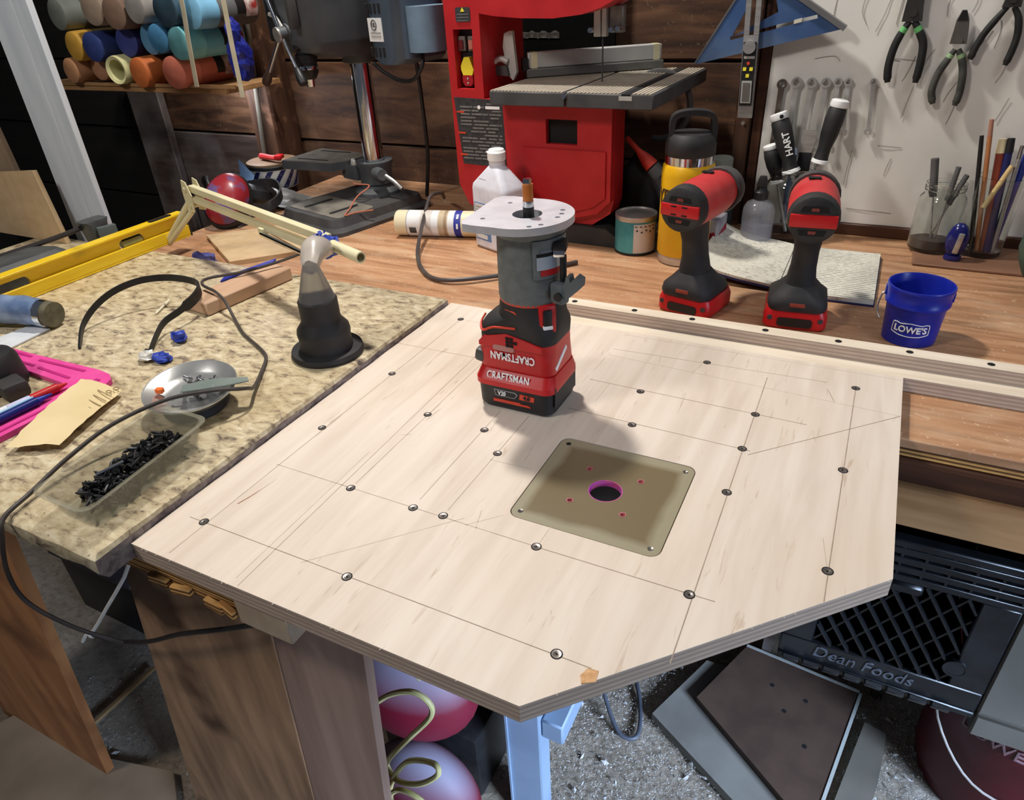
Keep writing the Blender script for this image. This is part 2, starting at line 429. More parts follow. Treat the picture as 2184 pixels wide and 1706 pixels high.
    def loft(s, rings, caps=True):
        n = len(rings[0]); V = [p for r in rings for p in r]
        F = [(i*n+k, i*n+(k+1) % n, (i+1)*n+(k+1) % n, (i+1)*n+k) for i in range(len(rings)-1) for k in range(n)]
        if caps: F += [tuple(range(n-1, -1, -1)), tuple(range((len(rings)-1)*n, len(rings)*n))]
        s._add(V, F); return s
    def jitter(s, a):
        for v in s.bm.verts: v.co += Vector((random.uniform(-a, a), random.uniform(-a, a), random.uniform(-a, a)))
        return s
    def done(s, name, mat, parent=None, smooth=40, label=None):
        me = bpy.data.meshes.new(name)
        bmesh.ops.recalc_face_normals(s.bm, faces=s.bm.faces)
        s.bm.to_mesh(me); s.bm.free()
        if smooth:
            for p in me.polygons: p.use_smooth = True
            me.set_sharp_from_angle(angle=math.radians(smooth))
        me.materials.append(mat)
        o = bpy.data.objects.new(name, me); COL.objects.link(o)
        if parent is not None: o.parent = parent
        if label: o['label'] = label
        return o

def rrect(w, h, r, n=5, cx=0, cy=0):
    out = []
    for sx, sy, a0 in ((1, -1, -PI/2), (1, 1, 0), (-1, 1, PI/2), (-1, -1, PI)):
        for k in range(n+1):
            a = a0+PI/2*k/n; out.append((cx+sx*(w/2-r)+r*math.cos(a), cy+sy*(h/2-r)+r*math.sin(a)))
    return out
def circ(cx, cy, r, n=24): return [(cx+r*math.cos(2*PI*k/n), cy+r*math.sin(2*PI*k/n)) for k in range(n)]
def ring3(poly, z, sx=1, sy=1, cx=0, cy=0): return [Vector((cx+u*sx, cy+v*sy, z)) for u, v in poly]

def tag(o, label=None, cat=None, group=None, kind=None):
    if label: o['label'] = label
    if cat: o['category'] = cat
    if group: o['group'] = group
    if kind: o['kind'] = kind
    return o
def thing(name, label, cat, loc=(0, 0, 0), rotz=0, group=None, rot=None):
    o = bpy.data.objects.new(name, None); o.empty_display_size = 0.02; COL.objects.link(o)
    o.location = loc; o.rotation_euler = rot or (0, 0, rotz)
    return tag(o, label, cat, group)
def struct(o): o['kind'] = 'structure'; return o
def copy_tree(o, parent=None):
    c = o.copy(); COL.objects.link(c); c.parent = parent
    for ch in list(o.children): copy_tree(ch, c)
    return c

def text(s, size, mat, parent, mat4, name='lettering', ext=0.0004, bend=None, spacing=1.0, sx=1.0, shear=0.0, bold=0.0, o0=(0, 0, 0)):
    """lettering as a thin mesh; local plane xy faces +z, mat4 places it"""
    cu = bpy.data.curves.new('t', 'FONT'); cu.body = s; cu.size = size; cu.extrude = ext; cu.align_x = 'CENTER'; cu.align_y = 'CENTER'
    cu.space_character = spacing; cu.shear = shear; cu.offset = bold; cu.resolution_u = 3
    o = bpy.data.objects.new('t', cu); COL.objects.link(o)
    dg = bpy.context.evaluated_depsgraph_get(); me = bpy.data.meshes.new_from_object(o.evaluated_get(dg))
    bpy.data.objects.remove(o); bpy.data.curves.remove(cu)
    for v in me.vertices:
        v.co.x *= sx
        if bend:
            a = v.co.x/bend; r = bend+v.co.z
            v.co = Vector((r*math.sin(a), v.co.y, r*math.cos(a)-bend))
        v.co = mat4@v.co-Vector(o0)
    me.materials.clear(); me.materials.append(mat); me.name = name
    o = bpy.data.objects.new(name, me); COL.objects.link(o); o.parent = parent
    return o
def frame(loc, x, y):
    """matrix whose local x,y run along given world vectors"""
    x = Vector(x).normalized(); y = Vector(y); y = (y-x*y.dot(x)).normalized(); z = x.cross(y)
    m = Matrix((x, y, z)).transposed().to_4x4(); m.translation = Vector(loc); return m
RX = lambda d: Matrix.Rotation(math.radians(d), 3, 'X')
RY = lambda d: Matrix.Rotation(math.radians(d), 3, 'Y')
RZ = lambda d: Matrix.Rotation(math.radians(d), 3, 'Z')

# ================================================================== THE SETTING
FZ = -0.86
def build_setting():
    # gently uneven dusty floor
    b = B(); nx, ny = 60, 50; x0, x1, y0, y1 = -3.0, 1.8, -1.6, 1.8
    V = []; F = []
    rnd = random.Random(3)
    for j in range(ny+1):
        for i in range(nx+1):
            V.append((x0+(x1-x0)*i/nx, y0+(y1-y0)*j/ny, FZ+rnd.uniform(-0.004, 0.004)))
    for j in range(ny):
        for i in range(nx):
            a = j*(nx+1)+i; F.append((a, a+1, a+nx+2, a+nx+1))
    b._add(V, F); struct(b.done('floor', FLOOR, None, 60))
    # back wall of horizontal planks, each plank its own piece
    w_ = struct(B().lohi((-3.0, 1.53, FZ), (1.8, 1.56, 1.3)).done('wall_back', DARKPLANK))
    rows = [(-0.86, -0.625), (-0.62, -0.33), (-0.325, -0.121), (-0.115, 0.088), (0.094, 0.281), (0.287, 0.485), (0.491, 0.69), (0.696, 0.90)]
    for k, (za, zb) in enumerate(rows):
        xs = [-3.0, -2.0, -1.43, -0.24, 1.8]
        for i in range(4):
            dz = 0.0 if i != 2 else -0.004
            mt = SHADEPLANK if i == 0 else DARKPLANK if i == 1 and k < 4 else PLANK
            B().lohi((xs[i]+0.002, 1.50+0.004*((k+i) % 2), za+dz), (xs[i+1]-0.002, 1.53, zb+dz), 0.002, 1).done('plank', mt, w_)
    struct(B().lohi((-3.03, -1.6, FZ), (-3.0, 1.56, 1.3)).done('wall_left', SHADEPLANK))
    # rough studs in front of the planks
    b = B()
    b.lohi((-1.485, 1.41, FZ), (-1.405, 1.50, 1.3), 0.006, 1).jitter(0.002)
    struct(b.done('trim_1', STUD))
    struct(B().lohi((-2.03, 1.474, FZ), (-1.90, 1.4985, 0.235), 0.003, 1).done('trim_5', DARKPLANK))
    struct(B().lohi((-0.250, 1.392, 0.0), (-0.2215, 1.50, 1.3), 0.002, 1).done('trim_2', STUD))
    struct(B().lohi((-0.2205, 1.400, 0.0), (-0.2015, 1.50, 1.3), 0.002, 1).done('trim_3', DARKWOOD))
    struct(B().lohi((-0.2005, 1.395, 0.0), (1.2, 1.50, 0.0215), 0.002, 1).done('trim_4', DARKWOOD))
build_setting()

def build_post():
    t = thing('timber_post', 'pale vertical timber post with a seam behind the yellow level', 'post', (-1.37, 0.834, FZ))
    o = (-1.37, 0.834, FZ)
    B(o).lohi((-1.446, 0.834, FZ), (-1.3705, 0.862, 1.25), 0.002, 1).done('front_board', GREYWOOD, t)
    B(o).lohi((-1.3695, 0.834, FZ), (-1.328, 0.846, 1.25), 0.002, 1).done('side_board', GREYWOOD, t)
build_post()

def build_bench():
    t = thing('workbench', 'long worn orange-brown wooden workbench along the wall', 'workbench', (-0.4, 1.1, FZ)); o = (-0.4, 1.1, FZ)
    B(o).lohi((-1.30, 0.727, -0.012), (1.2, 1.50, 0.0), 0.0015, 1).done('bench_top', BENCH, t)
    B(o).lohi((-0.36, 0.729, -0.024), (1.2, 1.40, -0.0125), 0.0015, 1).done('top_layer', EDGEO, t)
    B(o).lohi((-0.36, 0.7265, -0.033), (1.2, 1.40, -0.0245), 0.0015, 1).done('top_layer', DARKWOOD, t)
    B(o).lohi((-0.36, 0.745, -0.068), (1.2, 0.760, -0.0335), 0.0015, 1).done('front_rail', DARKWOOD, t)
    B(o).lohi((-0.36, 0.738, -0.126), (1.2, 0.776, -0.0685), 0.003, 1).done('apron', APRON, t)
    B(o).lohi((0.287, 0.832, -0.50), (0.345, 0.868, -0.127), 0.003, 1).done('leg', M('grey_leg', (84, 80, 72), (102, 97, 88), 6, rough=0.7), t)
    B(o).lohi((0.287, 0.828, -0.545), (0.95, 0.866, -0.5005), 0.003, 1).done('stretcher', MATS['grey_leg'], t)
    B(o).lohi((-0.36, 1.24, FZ), (-0.30, 1.295, -0.034), 0.003, 1).done('leg', APRON, t)
    B(o).lohi((-0.98, 1.30, FZ), (1.2, 1.33, -0.035)).done('back_panel', DARKPLANK, t)
    # side bench under the stone slab
    t = thing('side_bench', 'rough plywood side bench carrying the granite slab', 'workbench', (-0.8, 0.5, FZ)); o = (-0.8, 0.5, FZ)
    B(o).lohi((-1.50, 0.262, -0.018), (-0.428, 0.7265, -0.0005), 0.001, 1).done('top_board', EDGEO, t)
    B(o).lohi((-1.50, 0.266, -0.036), (-0.432, 0.7265, -0.0185), 0.001, 1).done('top_board', EDGEO, t)
    B(o).lohi((-0.427, 0.2585, -0.034), (-0.366, 0.55, -0.0005), 0.001, 1).done('cleat', M('cleat_ply', (172, 150, 124), (190, 168, 142), 30, rough=0.7), t)
    def plank(name, xa0, xa1, za, xb0, xb1, y, th, mt):
        b = B(o); V = []
        for x, z in ((xa0, za), (xa1, za), (xb1, FZ), (xb0, FZ)): V += [(x, y, z), (x, y+th, z)]
        b._add(V, [(0, 2, 4, 6), (1, 7, 5, 3), (0, 1, 3, 2), (2, 3, 5, 4), (4, 5, 7, 6), (6, 7, 1, 0)])
        return b.done(name, mt, t)
    plank('leg_plank', -0.660, -0.448, -0.0365, -0.830, -0.520, 0.300, 0.035, WOODB)
    plank('leg_plank', -0.447, -0.330, -0.0365, -0.519, -0.400, 0.302, 0.012, WOODP)
    plank('leg_plank', -1.36, -0.922, -0.0365, -1.45, -1.105, 0.300, 0.016, WOODO)
    B(o).lohi((-1.0, 0.70, FZ), (-0.45, 0.72, -0.05)).done('rear_panel', DARKPLANK, t)
    # chipped splinters along the ragged bench edge
    for x, dz in ((-0.535, -0.030), (-0.505, -0.031), (-0.462, -0.032), (-0.445, -0.030)):
        B(o).box((x, 0.262, dz), (0.024, 0.006, 0.010), RZ(random.uniform(-12, 12))@RY(random.uniform(-10, 10)), 0.001, 1).done('splinter', EDGEO, t)
build_bench()
def build_prop():
    o = (-0.33, 0.6, FZ); t = thing('support_leg', 'grey-blue painted timber leg propping up the plywood board', 'leg', o)
    B(o).lohi((-0.3625, 0.585, FZ), (-0.300, 0.622, -0.0005), 0.003, 1).done('upright', BLUELEG, t)
    B(o).lohi((-0.2995, 0.590, -0.600), (-0.262, 0.90, -0.555), 0.003, 1).done('side_rail', BLUELEG, t)
    B(o).lohi((-0.3615, 0.5815, FZ), (-0.358, 0.5848, -0.0005)).done('edge_bead', BLUELEG, t)
build_prop()

def build_slab():
    t = thing('granite_slab', 'thick speckled tan granite countertop slab with rough edges', 'slab', (-0.95, 0.52, 0)); o = (-0.95, 0.52, 0)
    rnd = random.Random(5)
    def loop(z, ins, amp):
        P = []
        def seg(a, b, n, am):
            for k in range(n):
                u = k/n; P.append((a[0]+(b[0]-a[0])*u+rnd.uniform(-am, am), a[1]+(b[1]-a[1])*u+rnd.uniform(-am, am), z))
        c = [(-1.52+ins, 0.222+ins), (-0.5445-ins*0.4, 0.222+ins), (-0.5445-ins*0.4, 0.825-ins), (-1.36, 0.825-ins), (-1.36, 0.820-ins), (-1.52+ins, 0.820-ins)]
        for i in range(len(c)): seg(c[i], c[(i+1) % len(c)], 40 if i < 3 else 8, amp if i in (0, 1) else 0.0004)
        return P
    lo = loop(0.0005, 0.006, 0.0008); mid = loop(0.012, 0.0, 0.0014); m2 = loop(0.026, 0.001, 0.0012); up = loop(0.030, 0.006, 0.0006)
    b = B(o); b.loft([[Vector(p) for p in r] for r in (lo, mid, m2)], False); b.bm.faces.ensure_lookup_table()
    ob = b.done('rough_edge', GRANITE, t, 50); ob.data.materials.append(GREDGE)
    for p in ob.data.polygons:
        if p.normal.x > 0.6: p.material_index = 1
    b = B(o); b.loft([[Vector(p) for p in m2], [Vector(p) for p in up]], False)
    b.bm.faces.new([v for v in b.bm.verts][len(m2):]); b.done('polished_top', GRANITE, t, 50)
    B(o).lohi((-1.5, 0.24, 0.0), (-0.56, 0.80, 0.002)).done('underside', GREDGE, t)
build_slab()

# ================================================================== PLYWOOD BOARD
ZB = 0.019
def build_board():
    loc = (-0.235, 0.545, 0.0)
    t = thing('plywood_board', 'pale maple plywood board with clipped corner, pencil grid and screws', 'board', loc)
    poly = [(-0.5435, 0.256), (-0.146, 0.256), (0.0775, 0.483), (0.0775, 0.8305), (-0.5435, 0.8305)]
    hole = rrect(0.1444, 0.1374, 0.0105, 5, -0.1715, 0.4975)
    led = rrect(0.118, 0.110, 0.006, 3, -0.1715, 0.4975)
    B(loc).prism(poly, 0.0184, ZB, 'xy', [hole]).done('face_veneer', MAPLE, t, 20)
    b = B(loc); b.prism(poly, 0.0003, 0.0115, 'xy', [led]); b.prism(poly, 0.0115, 0.0183, 'xy', [hole]); b.done('ply_core', EDGE, t, 20)
    # dark scorched gap shows round the insert: the ledge lies below
    scr = [(-0.4995, 0.784), (-0.5005, 0.611), (-0.503, 0.477), (-0.5033, 0.3053), (-0.3324, 0.3044), (-0.1396, 0.3058), (-0.0658, 0.4013),
           (-0.0656, 0.5398), (-0.0659, 0.6158), (-0.0653, 0.6858), (0.0299, 0.4713), (0.0296, 0.6169), (0.0294, 0.7845), (-0.4044, 0.4022),
           (-0.3299, 0.4019), (-0.2974, 0.4036), (-0.2003, 0.4014), (-0.4057, 0.5467), (-0.3296, 0.5439), (-0.2959, 0.5107), (-0.1835, 0.6151),
           (-0.1964, 0.6859), (-0.1413, 0.7839)]
    s0 = h0 = None
    for k, (x, y) in enumerate(scr):
        L = (x-loc[0], y-loc[1], 0)
        if s0 is None:
            h0 = B().lathe([(0.0047, ZB+0.00005), (0.0047, ZB+0.0003), (0.0036, ZB+0.0003)], seg=16).done('screw', HOLE, t)
            s0 = B().lathe([(0.0038, ZB+0.0001), (0.0037, ZB+0.0004), (0.0018, ZB+0.0003), (0.0013, ZB+0.00005), (0.0, ZB+0.00005)], seg=16).done('screw_head', SCREW, h0)
            s1 = B().box((0, 0, ZB+0.00035), (0.0021, 0.0006, 0.0003)).box((0, 0, ZB+0.00035), (0.0006, 0.0021, 0.0003)).done('drive_recess', HOLE, h0)
            h0.location = L
        else:
            h = h0.copy(); COL.objects.link(h); h.parent = t; h.location = L; h.rotation_euler = (0, 0, k*0.7)
            for q in (s0, s1):
                c = q.copy(); COL.objects.link(c); c.parent = h
    lines = [((-0.4995, 0.792), (-0.4997, 0.262), 1), ((-0.545, 0.686), (-0.378, 0.6885), 1), ((-0.423, 0.69), (-0.412, 0.258), 1), ((-0.522, 0.3051), (-0.112, 0.3048), 2),
        ((-0.503, 0.4033), (-0.2, 0.4015), 1), ((-0.2, 0.4012), (-0.0457, 0.4022), 2), ((-0.0668, 0.773), (-0.062, 0.332), 2), ((0.0295, 0.7823), (0.0307, 0.436), 2),
        ((-0.262, 0.691), (-0.0122, 0.6857), 2), ((-0.262, 0.6205), (-0.0578, 0.615), 2), ((-0.0587, 0.6074), (0.0765, 0.7397), 2), ((-0.262, 0.7765), (-0.001, 0.787), 1),
        ((-0.262, 0.759), (0.0765, 0.7397), 0), ((-0.3811, 0.3009), (-0.2775, 0.4086), 0), ((-0.2727, 0.4002), (-0.2455, 0.427), 0), ((-0.268, 0.425), (-0.2606, 0.400), 0),
        ((-0.2982, 0.4982), (-0.25, 0.5), 0), ((-0.3305, 0.415), (-0.331, 0.585), 1), ((-0.2974, 0.412), (-0.2959, 0.588), 1), ((-0.4044, 0.41), (-0.4062, 0.69), 1),
        ((-0.500, 0.784), (-0.375, 0.782), 0), ((-0.41, 0.50), (-0.400, 0.506), 0), ((-0.262, 0.8215), (0.0765, 0.8225), 0), ((-0.2, 0.40), (-0.199, 0.43), 0),
        ((-0.42, 0.264), (-0.4245, 0.46), 0), ((-0.236, 0.69), (-0.238, 0.645), 0), ((0.0, 0.772), (0.010, 0.7455), 1), ((0.0225, 0.51), (0.0299, 0.4713), 0)]
    for a, c, k in lines:
        a = Vector((*a, ZB)); c = Vector((*c, ZB)); d = (c-a).normalized(); n = Vector((-d.y, d.x, 0))*(0.00032 if k == 0 else 0.0004)
        B(loc).ribbon([a, c], n, (0, 0, 0.00012), 0).done('pencil_line', (PENCILL, PENCIL, PENCIL)[k] if k < 2 else M('dark_pencil', (146, 128, 110), (168, 150, 132), 60, rough=0.6), t, 0)
    # reddish bark streak in the veneer and a chipped corner
    b = B(loc); P = [(-0.4935, 0.338), (-0.4905, 0.350), (-0.4872, 0.366), (-0.4845, 0.384), (-0.4868, 0.368), (-0.489, 0.352), (-0.4925, 0.3385)]
    b.prism(P, ZB+0.0001, ZB+0.00025, 'xy').done('bark_streak', M('bark_brown', (150, 96, 70), (178, 128, 98), 200, rough=0.7), t, 0)
    b = B(loc); P = [(-0.1135, 0.290), (-0.1055, 0.296), (-0.106, 0.305), (-0.1145, 0.3035), (-0.117, 0.296)]
    b.prism(P, ZB+0.0001, ZB+0.0006, 'xy').jitter(0.0006).done('torn_veneer', M('torn_wood', (196, 146, 98), (222, 178, 130), 150, rough=0.8), t, 0)
    rnd = random.Random(9)
    for k in range(46):       # fuzzy splinters where the saw tore the veneer
        u = rnd.random()
        if k < 18: x, y, d = -0.53+0.38*u, 0.2562, Vector((rnd.uniform(-.5, .5), -1, 0))
        else: x, y, d = -0.146+0.2235*u, 0.256+0.227*u, Vector((1, -1, 0))
        a = Vector((x, y, ZB-0.0004))
        if k < 24: B(loc).cyl(a, a+d.normalized()*rnd.uniform(0.001, 0.0028)+Vector((0, 0, rnd.uniform(0, .0006))), 0.00035, 0.0001, 4).done('splinter', RAILTOP, t, 0)
build_board()

def build_insert():
    loc = (-0.1715, 0.4975, 0.0117)
    t = thing('router_insert_plate', 'smoky brown acrylic router plate let into the plywood', 'plate', loc)
    hs = [circ(0, 0, 0.0162, 32)]+[circ(x, y, 0.0026, 12) for x, y in ((-0.0262, 0.0265), (0.0268, 0.0265), (-0.0262, -0.0262), (0.0262, -0.0262))]
    cs = [circ(x*0.0625, y*0.0585, 0.0028, 12) for x in (-1, 1) for y in (-1, 1)]
    B().prism(rrect(0.1425, 0.1355, 0.0095, 5), 0, 0.0069, 'xy', hs+cs).done('sheet', INSERT, t, 30)
    PK = M('fluorescent_edge', (196, 70, 190), (214, 96, 150), 60, rough=0.3)
    B().lathe([(0.0164, 0.0070), (0.0157, 0.0070), (0.0157, 0.0), (0.0164, 0.0)], seg=32).done('opening_rim', PK, t)
    PR = M('pink_hole_wall', (176, 96, 104), (196, 120, 122), 60, rough=0.4)
    for h in ((-0.0262, 0.0265), (0.0268, 0.0265), (-0.0262, -0.0262), (0.0262, -0.0262)):
        B().lathe([(0.0034, 0.0072), (0.0026, 0.0072), (0.0020, 0.003), (0.0001, 0.003)], (h[0], h[1], 0), seg=14).done('hole_bushing', PR, t)
    for x in (-1, 1):
        for y in (-1, 1):
            s = B().lathe([(0.0030, 0.0062), (0.0026, 0.0071), (0.0012, 0.0068), (0, 0.0060)], (x*0.0625, y*0.0585, 0), seg=14).done('corner_screw', SCREW if (x, y) != (-1, 1) else BLK, t)
    B().lohi((-0.065, -0.06, -0.0113), (-0.05, 0.06, -0.0112)).done('shim', BLK, t)
build_insert()

def build_rail():
    t = thing('ply_fence', 'two-step plywood fence strip with a row of screws behind the board', 'fence', (0.2, 0.85, 0)); o = (0.2, 0.85, 0)
    B(o).lohi((-0.40, 0.8315, 0.0003), (0.9, 0.874, 0.0177), 0.0006, 1).done('base_core', EDGE, t)
    B(o).lohi((-0.40, 0.8315, 0.0178), (0.9, 0.8548, 0.0184)).done('base_veneer', RAILTOP, t)
    B(o).lohi((-0.40, 0.8552, 0.0178), (0.9, 0.8760, 0.0352)).done('upper_core', EDGE, t)
    B(o).lohi((-0.40, 0.8552, 0.0353), (0.9, 0.8760, 0.036)).done('upper_veneer', RAILTOP, t)
    for x in (-0.353, -0.263, -0.182, -0.0867, 0.0008, 0.08, 0.1636, 0.25):
        s = B(o).lathe([(0.0042, 0.0361), (0.0040, 0.0363), (0.0015, 0.0362), (0, 0.0362)], (x, 0.8655, 0), seg=14).done('screw', HOLE, t)
build_rail()

# ================================================================== ROUTER
def build_router():
    loc = (-0.315, 0.627, ZB+0.0004); o = loc
    t = thing('cordless_router', 'red, black and grey cordless router standing on its battery with base up', 'router', loc)
    bx, by, nx, ny = -0.3155, 0.6265, -0.3045, 0.626
    def sec(z, cx, cy, w, d, r): return [Vector((cx+u, cy+v, z)) for u, v in rrect(w, d, r, 6)]
    z0 = ZB+0.0004
    bat = B(o).loft([sec(z0, bx, by, 0.086, 0.066, 0.012), sec(z0+0.004, bx, by, 0.094, 0.074, 0.014), sec(0.0515, bx, by, 0.0955, 0.0755, 0.014)]).done('battery', BLK, t, 35)
    B(o).loft([sec(0.0500, bx, by, 0.0985, 0.0785, 0.013), sec(0.0565, bx, by, 0.0985, 0.0785, 0.013), sec(0.0675, bx, by+0.003, 0.092, 0.067, 0.012)]).done('battery_top', RED, bat, 30)
    B(o).loft([sec(0.0676, bx, by+0.002, 0.090, 0.066, 0.014), sec(0.072, bx, by+0.001, 0.093, 0.068, 0.014), sec(0.090, bx, by, 0.092, 0.068, 0.016),
               sec(0.106, bx+0.001, by, 0.091, 0.067, 0.018)]).done('body', RED, t, 35)
    B(o).loft([sec(0.1062, bx+0.001, by, 0.0915, 0.0675, 0.018), sec(0.118, bx+0.002, by, 0.0915, 0.0695, 0.02), sec(0.125, bx+0.004, by, 0.087, 0.070, 0.024),
               sec(0.1325, nx, ny, 0.0735, 0.0705, 0.033), sec(0.150, nx, ny, 0.0705, 0.0705, 0.035)]).done('shoulder', BLKR, t, 40)
    # peaked red front panel rising into the black shoulder
    fy = by-0.0345
    B(o).prism([(bx-0.040, 0.103), (bx-0.034, 0.1095), (bx-0.006, 0.1165), (bx+0.016, 0.112), (bx+0.036, 0.1065), (bx+0.036, 0.100), (bx-0.040, 0.098)], fy-0.0012, fy+0.004, 'xz').done('front_panel', RED, t, 30)
    b = B(o)
    for i in range(3):
        for j in range(2+i % 2): b.lohi((bx-0.006+j*0.0048, fy-0.0022, 0.1015+i*0.0042), (bx-0.0022+j*0.0048, fy-0.0008, 0.1045+i*0.0042))
    b.done('vent', HOLE, t, 0)
    B(o).prism(rrect(0.026, 0.0065, 0.003, 4, bx-0.0095, 0.0985), fy-0.0016, fy, 'xz').done('logo_plate', M('logo_grey', (176, 120, 112), rough=0.5), t, 0)
    # grey knurled sleeve and motor neck
    B(o).lathe([(0.0352, 0.1502), (0.0356, 0.153)], (nx, ny, 0), seg=40).done('orange_ring', ORNG, t)
    B(o).lathe([(0.0005, 0.1512), (0.0353, 0.1512), (0.0360, 0.156), (0.0356, 0.19), (0.0350, 0.221), (0.040, 0.2265), (0.041, 0.2295), (0.0005, 0.2295)], (nx, ny, 0), seg=48).done('sleeve', GREYB, t, 30)
    # D-shaped base plate with holes
    cx, cy, R = -0.3135, 0.6305, 0.0525
    P = [(cx+R*math.cos(a), cy+R*math.sin(a)) for a in [math.radians(-98+196*k/30) for k in range(31)]]
    P += [(-0.350, 0.6835), (-0.363, 0.680), (-0.3680, 0.671), (-0.3620, 0.588), (-0.357, 0.5795), (-0.346, 0.578)]
    hs = [circ(-0.3085, 0.629, 0.0155, 28)]+[circ(x, y, 0.0028, 10) for x, y in ((-0.345, 0.601), (-0.343, 0.659), (-0.289, 0.592), (-0.2805, 0.601), (-0.275, 0.640), (-0.279, 0.652), (-0.2745, 0.628))]
    B(o).prism(P, 0.2298, 0.2375, 'xy', hs).done('base_plate', ALU, t, 25)
    bit = B(o).lathe([(0.0001, 0.20), (0.0125, 0.20), (0.0125, 0.2295), (0.0075, 0.2330), (0.0058, 0.2335), (0.0058, 0.2455), (0.0001, 0.2455)], (-0.3065, 0.628, 0), seg=20).done('collet', BLK, t, 30)
    B(o).lathe([(0.0001, 0.2456), (0.0056, 0.2456), (0.0056, 0.2515), (0.0001, 0.2515)], (-0.3065, 0.628, 0), seg=20).done('bearing', CHROME, bit, 30)
    B(o).lathe([(0.0001, 0.2516), (0.0053, 0.2516), (0.0053, 0.268), (0.0001, 0.268)], (-0.3065, 0.628, 0), seg=18).done('cutter', M('orange_coating', (200, 112, 44), (214, 134, 62), 60, rough=0.45), bit, 30)
    B(o).prism([(-0.3105, 0.6255), (-0.3035, 0.6255), (-0.3025, 0.629), (-0.307, 0.6315)], 0.2681, 0.2735, 'xy').done('cutter_tip', CHROME, bit, 0)
    # window, clamp lever and switch on the right-hand side
    def patch(r, z1, z2, a1, a2, name, mt, par=t):
        return B(o).lathe([(r-0.004, z1), (r, z1), (r, z2), (r-0.004, z2), (r-0.004, z1)], (nx, ny, 0), seg=14, a0=math.radians(a1), a1=math.radians(a2)).done(name, mt, par, 40)
    win = patch(0.0372, 0.1815, 0.2215, -62, 12, 'window_frame', M('router_grey_smooth', (104, 110, 112), rough=0.45))
    patch(0.0378, 0.1915, 0.2050, -56, 8, 'spindle_lock', M('spindle_silver', (176, 190, 208), (196, 206, 220), 20, rough=0.3, metal=0.3), win)
    patch(0.0378, 0.1850, 0.1912, -50, 8, 'red_band', RED, win)
    patch(0.0378, 0.2055, 0.2085, -56, 8, 'dark_gap', HOLE, win)
    patch(0.0379, 0.2090, 0.2120, -50, -20, 'bright_ring', CHROME, win)
    G = M('lever_grey', (86, 94, 98), (100, 108, 110), 30, rough=0.5)
    lv = B(o).box((-0.2640, 0.6065, 0.1665), (0.017, 0.013, 0.022), RZ(-20), 0.003).done('clamp_block', G, t)
    B(o).prism([(-0.2625, 0.1600), (-0.2520, 0.1640), (-0.2385, 0.1770), (-0.2380, 0.1850), (-0.2440, 0.1880), (-0.2500, 0.1815), (-0.2510, 0.1870), (-0.2545, 0.1870), (-0.2560, 0.1790), (-0.2625, 0.1760)], 0.600, 0.612, 'xz').done('clamp_lever', G, lv, 30)
    B(o).cyl((-0.262, 0.612, 0.168), (-0.262, 0.612, 0.205), 0.0035, seg=12).done('clamp_screw', BLK, lv)
    B(o).cyl((-0.262, 0.5985, 0.1655), (-0.262, 0.596, 0.1655), 0.0045, seg=14).done('pivot', BLK, lv)
    B(o).box((-0.2665, 0.616, 0.2140), (0.014, 0.018, 0.010), RZ(15), 0.002).done('height_gear', BLK, t)
    B(o).box((-0.2660, 0.612, 0.2075), (0.012, 0.012, 0.008), RZ(15), 0.002).done('gear_cap', CHROME, t)
    Rm = RZ(-52)
    sp = B(o).box((nx+0.0270, ny-0.0225, 0.1360), (0.019, 0.008, 0.033), RZ(38), 0.003).done('switch_panel', RED, t)
    B(o).box((nx+0.0290, ny-0.0258, 0.1390), (0.0095, 0.006, 0.018), RZ(38), 0.0015).done('rocker_switch', BLK, sp)
    B(o).box((nx+0.0295, ny-0.0266, 0.1285), (0.0105, 0.006, 0.004), RZ(38), 0.001).done('switch_tip', WHITE, sp)
    # orange accent strokes moulded on the black shoulder
    def stroke(pts, r=0.0009):
        B(o).tube(pts, r, 6, 3).done('accent_stroke', ORNG, t)
    ff = by-0.036
    stroke([(bx-0.041, by-0.014, 0.1265), (bx-0.042, by-0.024, 0.1195), (bx-0.034, ff+0.0010, 0.1165), (bx-0.020, ff+0.0005, 0.1225), (bx+0.006, ff+0.0005, 0.1245)], 0.0013)
    stroke([(nx-0.018, ny-0.0302, 0.1435), (nx-0.006, ny-0.0350, 0.1435), (nx-0.003, ny-0.0352, 0.1415)], 0.0009)
    B(o).box((bx-0.043, by-0.026, 0.0815), (0.013, 0.014, 0.016), RY(12), 0.004).done('side_boss', M('boss_grey', (74, 74, 72), rough=0.5), t)
    B(o).box((bx+0.0455, by-0.006, 0.083), (0.003, 0.034, 0.006), RX(28), 0.0012).done('belt_hook', WHITE, t)
    B(o).lohi((bx+0.0478, by-0.03, 0.030), (bx+0.0492, by+0.028, 0.056)).done('release_grip', BLKR, t)
    # lettering
    fb = by-0.0392
    text('CRAFTSMAN', 0.0131, PRINTW, t, frame((bx+0.0005, by-0.0352, 0.0885), (-1, 0, 0), (0, 0, -1)), bold=0.0002, sx=0.70, spacing=1.05, o0=o)
    text('CRAFTSMAN', 0.0132, PRINTW, bat, frame((bx-0.006, by-0.0362, 0.0617), (1, 0, 0), (0, 0.26, 1)), bold=0.0002, sx=0.68, spacing=1.05, o0=o)
    B(o).prism([(bx-0.022, 0.0375), (bx+0.002, 0.0375), (bx+0.006, 0.0425), (bx+0.003, 0.0455), (bx-0.024, 0.0455)], fb+0.0010, fb+0.0022, 'xz').done('voltage_badge', PRINTG, bat, 0)
    B(o).prism([(bx-0.0210, 0.0385), (bx+0.0015, 0.0385), (bx+0.0047, 0.0423), (bx+0.0023, 0.0445), (bx-0.0227, 0.0445)], fb+0.0006, fb+0.0021, 'xz').done('voltage_badge_field', BLK, bat, 0)
